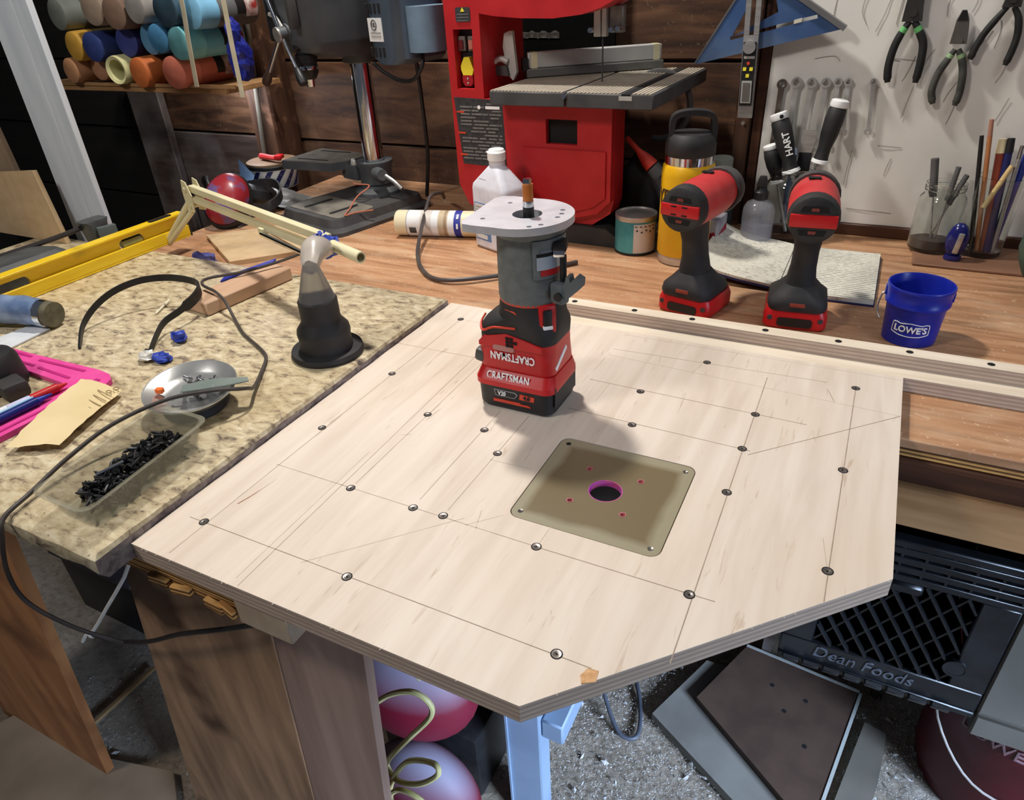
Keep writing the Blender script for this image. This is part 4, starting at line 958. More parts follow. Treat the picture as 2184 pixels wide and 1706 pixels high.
# ================================================================== BANDSAW
def build_bandsaw():
    loc = (-0.58, 1.205, 0.0)
    t = thing('band_saw', 'red benchtop band saw with ribbed table on the bench', 'band saw', loc, math.radians(-1.5))
    o = loc; y0, y1 = 1.205, 1.37
    frm = [(-0.742, 0.090), (-0.722, 0.052), (-0.685, 0.036), (-0.455, 0.036), (-0.420, 0.060), (-0.414, 0.080), (-0.414, 0.250), (-0.672, 0.250), (-0.672, 0.388),
           (-0.640, 0.383), (-0.590, 0.379), (-0.530, 0.3775), (-0.480, 0.382), (-0.445, 0.391), (-0.414, 0.405), (-0.405, 0.56), (-0.745, 0.56), (-0.7435, 0.30)]
    rec = [(-0.728, 0.266), (-0.691, 0.266), (-0.688, 0.364), (-0.728, 0.364)]
    B(o).prism(frm, y0+0.0005, y0+0.03, 'xz', [rec]).done('frame_front', REDP, t, 25)
    col = [(-0.742, 0.090), (-0.722, 0.052), (-0.685, 0.036), (-0.630, 0.036), (-0.630, 0.250), (-0.672, 0.250), (-0.672, 0.56), (-0.745, 0.56), (-0.7435, 0.30)]
    B(o).prism(col, y0+0.031, y1, 'xz').done('column', REDP, t, 25)
    low = [(-0.6295, 0.036), (-0.455, 0.036), (-0.420, 0.060), (-0.414, 0.080), (-0.414, 0.250), (-0.6295, 0.250)]
    B(o).prism(low, y0+0.031, y0+0.046, 'xz').done('lower_case', REDP, t, 25)
    top = [(-0.6715, 0.388), (-0.590, 0.379), (-0.530, 0.3775), (-0.480, 0.382), (-0.445, 0.391), (-0.414, 0.405), (-0.405, 0.56), (-0.6715, 0.56)]
    B(o).prism(top, y0+0.031, y0+0.10, 'xz').done('upper_arm', REDP, t, 25)
    # lower door, a panel proud of the frame
    door = [(-0.627, 0.247), (-0.416, 0.247), (-0.416, 0.085), (-0.440, 0.062), (-0.5, 0.0455), (-0.592, 0.050), (-0.622, 0.064)]
    win = [(-0.541, 0.180), (-0.480, 0.180), (-0.480, 0.222), (-0.541, 0.222)]
    dr = B(o).prism([(x, z) for x, z in door], y0-0.012, y0, 'xz', [win]).done('lower_door', REDP, t, 25)
    B(o).prism([(-0.590, 0.172), (-0.425, 0.172), (-0.425, 0.092), (-0.448, 0.074), (-0.5, 0.058), (-0.575, 0.062)], y0-0.016, y0-0.012, 'xz').done('door_panel', REDP, dr, 25)
    B(o).lohi((-0.541, y0-0.0012, 0.180), (-0.480, y0-0.0002, 0.222)).done('door_window', HOLE, dr, 0)
    # switch recess
    sw = B(o).lohi((-0.7275, y0+0.0215, 0.268), (-0.6915, y0+0.03, 0.362)).done('switch_plate', BLK, t)
    for x, mt in ((-0.7205, M('dark_red_button', (110, 30, 36), rough=0.4)), (-0.6995, M('salmon_button', (206, 128, 112), rough=0.4))):
        bz = B(o).lohi((x-0.0075, y0+0.014, 0.328), (x+0.0075, y0+0.0214, 0.352), 0.001, 1).done('switch_bezel', M('bezel_grey', (124, 116, 110), rough=0.5), sw)
        B(o).lohi((x-0.0045, y0+0.010, 0.331), (x+0.0045, y0+0.0138, 0.346), 0.0008, 1).done('button', mt, bz)
    B(o).prism([(-0.7230, 0.304), (-0.7230, 0.297), (-0.7195, 0.288), (-0.7000, 0.288), (-0.6965, 0.297), (-0.7040, 0.318), (-0.7155, 0.318)], y0+0.010, y0+0.0212, 'xz').done('paddle_yellow', BUTTONY, sw, 20)
    B(o).prism([(-0.7205, 0.2875), (-0.7205, 0.276), (-0.7160, 0.2695), (-0.7035, 0.2695), (-0.6985, 0.276), (-0.6985, 0.2875)], y0+0.009, y0+0.0212, 'xz').done('paddle_red', M('stop_red', (150, 26, 36), rough=0.4), sw, 20)
    for z in (0.282, 0.2745): B(o).ball((-0.7095, y0+0.0088, z), (0.0018, 0.0008, 0.0024), 8, 6).done('paddle_mark', PRINTG, sw)
    # warning labels
    lb = B(o).prism(rrect(0.0300, 0.0225, 0.003, 3, -0.7045, 0.3870), y0-0.0006, y0+0.0006, 'xz').done('warning_label', LABELK, t, 0)
    B(o).prism([(-0.7085, 0.3915), (-0.7005, 0.3915), (-0.7045, 0.3980)], y0-0.0012, y0-0.0004, 'xz').done('warning_triangle', BUTTONY, lb, 0)
    for k in range(3): B(o).lohi((-0.717, y0-0.0010, 0.3885-k*0.0048), (-0.693, y0-0.0004, 0.3862-k*0.0048)).done('label_row', M('label_row_grey', (86, 86, 88), rough=0.7), lb, 0)
    lb = B(o).prism([(-0.7375, 0.2515), (-0.6320, 0.2480), (-0.6315, 0.128), (-0.7275, 0.131)], y0-0.0006, y0+0.0006, 'xz').done('instruction_label', LABELK, t, 0)
    rows = M('label_text_grey', (104, 102, 100), (132, 128, 124), 200, rough=0.7); rnd = random.Random(2)
    for k in range(17):
        z = 0.240-k*0.0062; x = -0.7255; 
        while x < -0.640:
            w = rnd.uniform(0.014, 0.035); x2 = min(x+w, -0.637)
            if rnd.random() < 0.82: B(o).lohi((x, y0-0.0010, z), (x2, y0-0.0004, z+0.0027)).done('label_row', rows, lb, 0)
            x = x2+rnd.uniform(0.002, 0.006)
    for z in (0.2245, 0.187, 0.147): B(o).lohi((-0.7330, y0-0.0011, z), (-0.7170, y0-0.0005, z+0.003)).done('orange_heading', ORNG, lb, 0)
    B(o).lohi((-0.670, y0-0.0011, 0.2325), (-0.640, y0-0.0005, 0.2375)).done('white_plate', PRINTW, lb, 0)
    B(o).cyl((-0.684, y0-0.0011, 0.235), (-0.684, y0-0.0003, 0.235), 0.0035, seg=12).done('mark', PRINTW, lb)
    # feet
    base = B(o).lohi((-0.72, 1.226, 0.0006), (-0.43, 1.365, 0.0355), 0.006, 2).done('base', BLK, t)
    B(o).prism([(-0.575, 0.0006), (-0.40, 0.0006), (-0.390, 0.012), (-0.425, 0.034), (-0.56, 0.036)], 1.195, 1.226, 'xz').done('foot', M('foot_black', (36, 36, 37), (50, 49, 48), 20, rough=0.6), base)
    B(o).lohi((-0.74, 1.235, 0.0006), (-0.70, 1.255, 0.022), 0.005).done('foot', BLK, base)
    B(o).lohi((-0.83, 1.471, 0.20), (-0.52, 1.478, 0.50)).done('throat_shade', M('shade_black', (8, 8, 8), rough=0.95, spec=0.1), t)  # black sheet added behind the throat, standing in for the shade there
    B(o).loft([[Vector((-0.735+0.095*k/12, 1.4695, 0.333+0.003*math.sin(k*1.9)+h)) for k in range(13)] for h in (-0.005, 0.005)], False).done('weld_bead', M('weld_grey', (78, 74, 70), (104, 98, 92), 120, rough=0.6), t)
    # table: ribbed top
    tz = 0.2735; tb = B(o)
    tx0, tx1, ty0, ty1 = -0.6285, -0.3320, 1.150, 1.470
    slot = -0.484; slot2 = -0.378; tabm = M('table_grey', (64, 65, 68), (80, 81, 82), 20, rough=0.55)
    tt = B(o).lohi((tx0, ty0, tz-0.024), (slot-0.0016, ty1, tz-0.0015), 0.0015, 1).lohi((slot+0.0016, ty0, tz-0.024), (tx1, ty1, tz-0.0015), 0.0015, 1).done('table', tabm, t)
    b = B(o); n = 44
    for k in range(n):
        xa = tx0+0.002+(tx1-tx0-0.004)*k/n; xb = xa+(tx1-tx0)/n*0.62
        if abs((xa+xb)/2-slot) < 0.005 or abs((xa+xb)/2-slot2) < 0.011: continue
        b.lohi((xa, ty0+0.001, tz-0.0016), (xb, ty1-0.001, tz))
    b.done('table_ribs', M('table_cream', (188, 178, 160), (200, 190, 172), 30, rough=0.5, metal=0.2), tt, 0)
    B(o).lohi((slot2-0.007, ty0-0.0004, tz-0.0100), (slot2+0.008, ty1, tz-0.0010)).done('mitre_slot', HOLE, tt, 0)
    B(o).lohi((slot2-0.011, ty0-0.001, tz-0.0105), (slot2+0.011, ty0+0.002, tz-0.0040)).done('slot_lip', ALUP, tt, 0)
    B(o).cyl((slot, ty0-0.006, tz-0.006), (slot, ty0+0.004, tz-0.006), 0.004, seg=12).done('table_pin', CHROME, tt)
    # fence lying askew across the table
    fa = Vector((-0.628, 1.300, tz)); fe = Vector((-0.420, 1.455, tz)); d = (fe-fa).normalized(); n_ = Vector((-d.y, d.x, 0))
    fn = B(o).box((fa+fe)/2+Vector((0, 0, 0.0085)), ((fe-fa).length+0.008, 0.020, 0.0155), Matrix((d, n_, Vector((0, 0, 1)))).transposed(), 0.002, 1).done('fence_base', M('fence_grey', (98, 98, 96), rough=0.5), t)
    B(o).box((fa+fe)/2+n_*0.004+Vector((0, 0, 0.030)), ((fe-fa).length, 0.020, 0.0265), Matrix((d, n_, Vector((0, 0, 1)))).transposed(), 0.0015, 1).done('fence_bar', M('fence_silver', (186, 187, 184), (200, 200, 196), 20, rough=0.45, metal=0.1), fn)
    for q in (fa+d*0.012, fe-d*0.010): B(o).box(q+n_*0.004+Vector((0, 0, 0.030)), (0.012, 0.0206, 0.027), Matrix((d, n_, Vector((0, 0, 1)))).transposed()).done('fence_end', CREAM, fn)
    B(o).box(fa-d*0.006+Vector((0, 0, 0.024)), (0.010, 0.018, 0.022), Matrix((d, n_, Vector((0, 0, 1)))).transposed()).done('fence_clamp', BLK, fn)
    pl = [(-0.655, 0.352), (-0.645, 0.356), (-0.638, 0.356), (-0.632, 0.288), (-0.640, 0.274), (-0.650, 0.282), (-0.659, 0.330)]
    B(o).prism(pl, 1.262, 1.270, 'xz').done('fence_head', ALUP, fn, 20)
    B(o).tube([(-0.650, 1.262, 0.306), (-0.664, 1.258, 0.311), (-0.680, 1.254, 0.302), (-0.693, 1.250, 0.299)], lambda u: 0.0065-0.0035*u, 10, 4).done('fence_lever', ALUP, fn)
    B(o).prism([(-0.693, 0.297), (-0.650, 0.300), (-0.646, 0.282), (-0.690, 0.285)], 1.255, 1.263, 'xz').done('lever_arm', DGREY, fn, 20)
    # blade guide and blade
    gd = B(o).lohi((-0.480, 1.262, 0.345), (-0.4675, 1.275, 0.386), 0.001, 1).lohi((-0.4655, 1.262, 0.345), (-0.4570, 1.275, 0.390), 0.001, 1).done('blade_guide', ALUP, t)
    B(o).lohi((-0.4555, 1.270, 0.350), (-0.4300, 1.285, 0.392), 0.002, 1).done('guide_block', M('guide_grey', (116, 114, 110), (146, 142, 136), 60, rough=0.45, metal=0.5), gd)
    for x, z in ((-0.484, 0.3555), (-0.446, 0.3555), (-0.434, 0.3570)): B(o).cyl((x, 1.255, z), (x, 1.268, z), 0.0042, seg=12).done('thumb_screw', CHROME, gd)
    B(o).lohi((-0.4665, 1.2685, 0.255), (-0.4652, 1.2725, 0.40)).done('blade', DGREY, t)
    # tensioner wheel behind the table on the right
    B(o).tube([(-0.40+0.06*math.cos(a), 1.40, 0.215+0.06*math.sin(a)) for a in [math.radians(-100+15*k) for k in range(16)]], 0.006, 8, 3).done('hand_wheel', M('wheel_grey', (74, 72, 70), rough=0.5), t)
build_bandsaw()

# ================================================================== DRILL PRESS
def build_press():
    loc = (-1.014, 1.295, 0.0); t = thing('drill_press', 'blue-grey bench drill press with a polished steel column', 'drill press', loc, math.radians(-14))
    # cast base with sloping flange and slots
    bs = B().loft([[Vector((u, -0.075+v, z)) for u, v in rrect(w, d, r, 4)] for z, w, d, r in ((0.0006, 0.232, 0.285, 0.03), (0.008, 0.232, 0.285, 0.03), (0.014, 0.206, 0.262, 0.028), (0.030, 0.196, 0.250, 0.026))]).done('base', DGREY, t, 30)
    BT = M('base_top_worn', (108, 102, 92), (130, 124, 112), 30, rough=0.6)
    B().prism(rrect(0.180, 0.100, 0.012, 4, 0, -0.135), 0.0302, 0.0312, 'xy').done('machined_top', BT, bs, 0)
    for x in (-0.045, 0.045): B().prism(rrect(0.011, 0.075, 0.005, 4, x, -0.135), 0.0313, 0.0318, 'xy').done('slot', HOLE, bs, 0)
    fl = B().lathe([(0.0001, 0.0305), (0.052, 0.0305), (0.052, 0.038), (0.036, 0.044), (0.028, 0.056), (0.0001, 0.056)], seg=32).done('column_foot', PRESSD, t, 35)
    for a in (40, 160, 280): B().cyl((0.043*math.cos(math.radians(a)), 0.043*math.sin(math.radians(a)), 0.038), (0.043*math.cos(math.radians(a)), 0.043*math.sin(math.radians(a)), 0.045), 0.006, seg=6).done('bolt', STEEL, fl)
    B().cyl((0, 0, 0.05), (0, 0, 0.34), 0.0225, seg=36).done('column', CHROME, t)
    # table swung to the left on its clamp
    tb = B(); R = Matrix.Rotation(math.radians(14), 4, 'Z'); poly = [(-0.222, -0.058), (-0.082, -0.052), (-0.060, -0.020), (-0.045, 0.040), (-0.090, 0.062), (-0.214, 0.078)]
    tab = tb.prism(poly, 0.082, 0.100, 'xy', T=R).done('table', PRESSD, t, 25)
    B().prism([(x*0.985-0.002, y*0.96) for x, y in poly], 0.1001, 0.1012, 'xy', T=R).done('table_face', BT, tab, 0)
    for y in (-0.032, 0.050): B().prism(rrect(0.090, 0.0065, 0.003, 3, -0.150, y), 0.1013, 0.1018, 'xy', T=R).done('slot', HOLE, tab, 0)
    cl = B().lathe([(0.0235, 0.052), (0.036, 0.054), (0.037, 0.088), (0.041, 0.098), (0.041, 0.102), (0.024, 0.102)], seg=32).done('table_clamp', PRESSD, t, 35)
    B().lohi((-0.075, -0.040, 0.060), (-0.020, 0.030, 0.0935), 0.006).done('table_arm', PRESSD, cl)
    B().ball((-0.036, -0.030, 0.092), (0.009, 0.006, 0.016), 12, 8).done('clamp_pad', ALUP, cl)
    B().cyl((0.030, -0.020, 0.080), (0.060, -0.030, 0.082), 0.015, 0.012, 18).done('clamp_boss', PRESSD, cl)
    B().tube([(0.058, -0.022, 0.080), (0.082, -0.018, 0.068), (0.100, -0.014, 0.054)], 0.0045, 8, 3).done('clamp_lever', STEEL, cl)
    # head casting
    hd = B().loft([[Vector((cx+u, cy+v, z)) for u, v in rrect(w, d, r, 5)] for z, cx, cy, w, d, r in ((0.318, 0, -0.03, 0.070, 0.120, 0.03), (0.332, -0.004, -0.05, 0.096, 0.176, 0.03), (0.350, -0.006, -0.055, 0.106, 0.190, 0.03), (0.60, -0.006, -0.055, 0.110, 0.200, 0.03))]).done('head', M('head_grey', (66, 70, 76), (84, 88, 92), 14, rough=0.5), t, 35)
    B().lathe([(0.0226, 0.300), (0.034, 0.303), (0.036, 0.34)], seg=28).done('column_collar', PRESSD, hd, 35)
    B().loft([[Vector((-0.075+u*0.5, -0.095+v, z)) for u, v in rrect(0.09, 0.10, 0.03, 5)] for z in (0.352, 0.60)]).done('pulley_guard', BLK, hd, 35)
    qx, qy = -0.004, -0.126; CZ = 0.022
    ck = B().lathe([(0.0001, 0.335), (0.022, 0.335), (0.022, 0.318), (0.016, 0.314), (0.016, 0.309), (0.0215, 0.306), (0.0215, 0.292), (0.019, 0.290), (0.0195, 0.287), (0.0195, 0.273), (0.013, 0.262), (0.0001, 0.262)], (qx, qy, CZ), seg=26).done('chuck', BLK, t, 35)
    B().lathe([(0.0200, 0.2865), (0.0203, 0.2830), (0.0200, 0.280)], (qx, qy, CZ), seg=26).done('chuck_ring', CHROME, ck)
    B().lathe([(0.0105, 0.2622), (0.0085, 0.248), (0.003, 0.246), (0.0001, 0.246)], (qx, qy, CZ), seg=20).done('chuck_jaws', CHROME, ck)
    # feed hub with three spoke handles
    h0 = Vector((-0.012, -0.100, 0.374)); h1 = Vector((-0.020, -0.168, 0.366)); ax = (h1-h0).normalized()
    hb = B().cyl(h0, h1-ax*0.016, 0.019, 0.016, 20).cyl(h1-ax*0.016, h1, 0.012, 0.012, 18).done('feed_hub', PRESSD, t, 35)
    B().cyl(h1, h1+ax*0.004, 0.0135, seg=18).done('hub_cap', STEEL, hb)
    for dv, ln, knob in ((Vector((-0.27, -0.05, 0.96)), 0.12, True), (Vector((-0.72, -0.15, -0.68)), 0.105, True), (Vector((0.52, -0.25, -0.80)), 0.075, True)):
        dv = (dv-ax*dv.dot(ax)*0.6).normalized(); s = h1-ax*0.006; e = s+dv*ln
        sp = B().cyl(s, e, 0.0042, seg=12).done('spoke', CHROME, hb)
        B().lathe([(0.0042, 0), (0.0070, 0.006), (0.0098, 0.024), (0.0085, 0.034), (0.0001, 0.037)], e-dv*0.006, dv, 16).done('knob', M('knob_brown', (60, 44, 38), rough=0.3) if dv.x < 0 else BLK, sp)
    # motor housing behind on the right with vents and rating label
    mt = B().loft([[Vector((cx+u, 0.02+v, z)) for u, v in rrect(w, 0.130, 0.03, 5)] for z, cx, w in ((0.305, 0.142, 0.075), (0.315, 0.141, 0.104), (0.60, 0.141, 0.108))]).done('motor_housing', PRESS, t, 35)
    B().loft([[Vector((0.212+u, 0.01+v, z)) for u, v in rrect(0.064, 0.085, 0.03, 5)] for z in (0.326, 0.402)]).done('capacitor_cover', M('light_blue_grey', (104, 124, 142), rough=0.4), mt, 35)
    for k in range(4):
        for z in (0.318, 0.392): B().lohi((0.100+k*0.0120, -0.0468, z), (0.106+k*0.0120, -0.0440, z+0.018), 0.001, 1).done('vent_slot', HOLE, mt, 0)
    lb = B().lohi((0.102, -0.0462, 0.345), (0.142, -0.0450, 0.385)).done('rating_label', LABELW, mt, 0)
    b = B(); b.tube([(0.119+0.0075*math.cos(a), -0.0466, 0.373+0.0085*math.sin(a)) for a in [2*PI*k/20 for k in range(21)]], 0.0009, 6, 0); b.done('label_circle', PRINTD, lb)
    text('UL', 0.0095, PRINTD, lb, frame((0.119, -0.0466, 0.373), (1, 0, 0), (0, 0, 1)), bold=0.0002, sx=0.8)
    for k in range(2): B().lohi((0.108, -0.0468, 0.3595-k*0.006), (0.137, -0.0458, 0.3610-k*0.006)).done('label_line', PRINTG, lb, 0)
    B().tube([(0.195, 0.0, 0.328), (0.205, -0.010, 0.305), (0.185, -0.018, 0.278), (0.145, -0.022, 0.275), (0.105, -0.030, 0.292), (0.090, -0.035, 0.306)], 0.0038, 8).done('power_cord', BLK, mt)
    B().prism([(-0.055, 0.398), (-0.040, 0.394), (-0.030, 0.385), (-0.020, 0.376), (-0.016, 0.380), (-0.026, 0.392), (-0.036, 0.400), (-0.052, 0.403)], -0.160, -0.156, 'xz').done('depth_pointer', ALUP, hd, 20)
    B().lohi((0.020, -0.168, 0.375), (0.032, -0.150, 0.46), 0.002).done('depth_stop', DGREY, hd)
build_press()
tag(B().tube([(-0.915, 1.36, 0.30), (-0.918, 1.37, 0.20), (-0.925, 1.38, 0.10), (-0.94, 1.38, 0.004)], 0.0045, 8).done('hanging_cord', BLK), 'thin black cord hanging behind the drill press column', 'cord')

# ================================================================== TOOL WALL
def build_toolwall():
    t = thing('tool_board', 'white papered panel behind the wrenches and pliers, with pencilled outlines', 'panel', (0.3, 1.405, 0.02)); o = (0.3, 1.405, 0.02)
    # slightly creased paper
    b = B(o); nx, nz = 34, 26; rnd = random.Random(4); V = []; F = []
    for j in range(nz+1):
        for i in range(nx+1):
            x = -0.2005+1.0*i/nx; z = 0.022+0.62*j/nz
            V.append((x, 1.4005+0.0012*math.sin(i*1.7+j*0.6)*math.sin(j*1.1+i*0.3)+rnd.uniform(-.0004, .0004), z))
    for j in range(nz):
        for i in range(nx): a = j*(nx+1)+i; F.append((a, a+1, a+nx+2, a+nx+1))
    b._add(V, F); b.done('paper_sheet', PAPER, t, 60)
    B(o).lohi((-0.2005, 1.403, 0.022), (0.80, 1.412, 0.642)).done('backing', WHITE, t)
    G = M('wall_pencil', (136, 130, 122), rough=0.7)
    outl = [[(-0.110, 0.388), (-0.112, 0.365), (-0.111, 0.350)], [(-0.068, 0.39), (-0.070, 0.365), (-0.060, 0.345)], [(-0.030, 0.39), (-0.036, 0.362), (-0.045, 0.335)], [(-0.014, 0.385), (-0.016, 0.362), (-0.017, 0.345)],
            [(0.021, 0.300), (0.013, 0.270), (0.009, 0.262)], [(0.028, 0.255), (0.024, 0.23), (0.020, 0.205)], [(-0.02, 0.297), (0.024, 0.293)], [(-0.005, 0.160), (0.032, 0.158)], [(0.020, 0.140), (0.016, 0.125), (0.014, 0.110)],
            [(-0.035, 0.048), (0.04, 0.045)], [(-0.044, 0.15), (-0.046, 0.12), (-0.047, 0.09)], [(0.046, 0.31), (0.036, 0.285), (0.034, 0.262)], [(0.088, 0.262), (0.080, 0.245), (0.076, 0.232)], [(0.118, 0.335), (0.106, 0.312), (0.102, 0.296)], [(0.124, 0.35), (0.128, 0.335), (0.126, 0.31)],
            [(0.150, 0.30), (0.146, 0.275), (0.140, 0.262)], [(-0.09, 0.292), (-0.10, 0.30), (-0.13, 0.296)], [(0.095, 0.236), (0.091, 0.212), (0.088, 0.198)], [(0.165, 0.24), (0.160, 0.22), (0.155, 0.205)], [(0.056, 0.392), (0.050, 0.372), (0.052, 0.355)], [(0.085, 0.392), (0.088, 0.375), (0.084, 0.36)]]
    for P in outl: B(o).tube([(x, 1.3992, z) for x, z in P], 0.00045, 4, 4).done('pencil_line', G, t, 0)
build_toolwall()

def build_square():
    loc = (-0.20, 1.372, 0.34); t = thing('speed_square', 'blue aluminium speed square hung point up on the stud', 'square', loc); o = loc
    tri = [(-0.326, 0.290), (-0.089, 0.343), (-0.238, 0.434)]
    def off(A, Bp, s, u0, u1, w):
        a = Vector(A); b = Vector(Bp); d = (b-a).normalized(); n = Vector((-d.y, d.x)); p = a+d*u0+n*s; q = a+d*u1+n*s
        return [tuple(p), tuple(q), tuple(q+n*w), tuple(p+n*w)]
    h1 = off(tri[0], tri[1], 0.0245, 0.064, 0.203, 0.0055)
    h2 = off(tri[0], tri[1], 0.050, 0.070, 0.150, 0.004)
    h2 = [(-0.267, 0.334), (-0.258, 0.337), (-0.196, 0.369), (-0.203, 0.392), (-0.236, 0.398)]
    h3 = off(tri[0], tri[1], 0.052, 0.158, 0.172, 0.004)
    B(o).prism(tri, 1.3705, 1.3745, 'xz', [h1, h2]).done('plate', BLUESQ, t, 20)
    d = (Vector(tri[2])-Vector(tri[1])).normalized(); n = Vector((-d.y, d.x))
    a = Vector(tri[1]); e = Vector(tri[2]); P = [tuple(a-n*0.004), tuple(e-n*0.004), tuple(e+n*0.004), tuple(a+n*0.004)]
    B(o).prism(P, 1.362, 1.382, 'xz').done('fence_lip', M('square_lip', (96, 96, 98), (118, 118, 118), 14, rough=0.5, metal=0.4), t, 20)
    a = Vector(tri[0]); e = Vector(tri[2]); d = (e-a).normalized(); n = Vector((-d.y, d.x)); P = [tuple(a), tuple(e), tuple(e+n*0.003), tuple(a+n*0.003)]
    B(o).prism(P, 1.369, 1.376, 'xz').done('worn_edge', MATS['square_lip'], t, 20)
    g = Vector(h1[0]).lerp(Vector(h1[1]), 0.78)
    B(o).prism([(g.x-0.006, g.y-0.001), (g.x+0.006, g.y+0.002), (g.x+0.006, g.y+0.008), (g.x-0.006, g.y+0.005)], 1.3695, 1.3703, 'xz').done('label_patch', M('patch_cream', (196, 194, 176), rough=0.6), t, 0)
    # digital angle gauge hanging on the same stud
    loc = (-0.228, 1.362, 0.205); t = thing('angle_gauge', 'steel digital angle gauge with yellow buttons hanging on the stud', 'gauge', loc); o = loc
    def T(x0, x1, z0, z1):   # gauge leans slightly: x shifts with height
        k = -0.040; c = 0.205
        return [(x0+k*(z0-c), z0), (x1+k*(z0-c), z0), (x1+k*(z1-c), z1), (x0+k*(z1-c), z1)]
    yf = 1.358
    B(o).prism(T(-0.240, -0.2155, 0.205, 0.336), yf, 1.367, 'xz').done('lower_rule', STEEL, t, 0)
    for x in (-0.2475, -0.2315): B(o).prism(T(x+0.0075, x+0.0160, 0.3365, 0.455), yf+0.001, 1.366, 'xz').done('upper_rule', STEEL, t, 0)
    B(o).prism(T(-0.2385, -0.2175, 0.226, 0.326), yf-0.003, yf, 'xz').done('display_case', BLK, t, 0)
    B(o).prism(T(-0.2365, -0.2195, 0.230, 0.266), yf-0.0045, yf-0.003, 'xz').done('display_bezel', ALUP, t, 0)
    B(o).prism(T(-0.2340, -0.2220, 0.233, 0.263), yf-0.0055, yf-0.0045, 'xz').done('display', M('lcd_grey', (104, 98, 92), rough=0.2), t, 0)
    kx = -0.228-0.04*(0.317-0.205)
    B(o).cyl((kx, yf-0.008, 0.3185), (kx, yf-0.001, 0.3185), 0.0102, seg=26).done('lock_knob', STEEL, t)
    for dx, z, mt in ((0, 0.2935, ORNG), (-0.0055, 0.2845, BUTTONY), (0.0055, 0.2845, BUTTONY), (0.0, 0.2740, BUTTONY)):
        xx = -0.228-0.04*(z-0.205)+dx
        (B(o).cyl((xx, yf-0.0045, z), (xx, yf-0.003, z), 0.0027, seg=12) if mt is ORNG else B(o).lohi((xx-0.0027, yf-0.0045, z-0.0027), (xx+0.0027, yf-0.003, z+0.0027))).done('button', mt, t)
    B(o).lohi((kx-0.0075, yf-0.004, 0.3005), (kx+0.0105, yf-0.003, 0.3045)).done('brand_plate', PRINTG, t, 0)
    tag(B((-0.233, 1.39, 0.19)).cyl((-0.2335, 1.391, 0.1915), (-0.2335, 1.384, 0.1915), 0.0022, seg=10).cyl((-0.2335, 1.3845, 0.1915), (-0.2335, 1.383, 0.1915), 0.0035, seg=10).done('wall_nail', STEEL), 'bright nail head in the stud below the angle gauge', 'nail').location = (-0.233, 1.39, 0.19)
build_square()

def build_wrenches():
    specs = [((-0.1765, 0.2560), (-0.1790, 0.135), 0.0085, 'first, darkest wrench beside the stud'), ((-0.1530, 0.2595), (-0.1530, 0.120), 0.0085, 'second from the stud, the shiniest ring'), ((-0.1285, 0.2590), (-0.1310, 0.128), 0.0080, 'third from the stud'),
             ((-0.1055, 0.2595), (-0.1040, 0.145), 0.0078, 'fourth from the stud'), ((-0.0865, 0.2605), (-0.0850, 0.155), 0.0068, 'fifth from the stud, partly behind the screwdriver'), ((-0.0708, 0.2610), (-0.0640, 0.180), 0.0062, 'sixth from the stud'), ((-0.0320, 0.2620), (-0.0250, 0.183), 0.0055, 'smallest one hanging apart on the right')]
    for k, (a, e, r, lb) in enumerate(specs):
        y = 1.393; o = (a[0], y, a[1])
        t = thing('combination_wrench', 'chrome combination wrench, '+lb, 'wrench', o, 0, 'wrenches hung on the papered panel')
        A = Vector((a[0], 0, a[1])); E = Vector((e[0], 0, e[1])); d = (E-A).normalized(); n = Vector((d.z, 0, -d.x))
        mt = M('wrench_dark', (120, 116, 108), rough=0.3, metal=0.9) if k == 0 else M('wrench_steel', (186, 184, 180), (206, 204, 200), 40, rough=0.28, metal=0.6)
        B(o).prism(circ(a[0], a[1], r, 20), y-0.003, y+0.003, 'xz', [circ(a[0], a[1], r*0.62, 12)]).done('ring_end', mt, t, 30)
        p0 = A+d*r*0.85; p1 = E-d*r*1.0; w0 = r*0.60; w1 = r*0.52
        q = [(p0-n*w0), (p0+n*w0), (p0.lerp(p1, .3)+n*w1), (p1+n*w1), (p1-n*w1), (p0.lerp(p1, .3)-n*w1)]
        B(o).prism([(v.x, v.z) for v in q], y-0.0018, y+0.0018, 'xz').done('shank', mt, t, 20)
        c = E; th = math.atan2(d.z, d.x); R = r*1.12
        arc = [(c.x+R*math.cos(th+u), c.z+R*math.sin(th+u)) for u in [math.radians(35+290*i/14) for i in range(15)]]
        inn = [(c.x+R*0.42*math.cos(th+u)+d.x*R*0.2, c.z+R*0.42*math.sin(th+u)+d.z*R*0.2) for u in [math.radians(325-290*i/8) for i in range(9)]]
        B(o).prism(arc+inn, y-0.0025, y+0.0025, 'xz').done('open_end', mt, t, 20)
        hk = B(o).cyl((a[0], y+0.007, a[1]+r*0.45), (a[0], y-0.006, a[1]+r*0.55), 0.0011, seg=8).done('hanging_nail', DGREY, t)
build_wrenches()

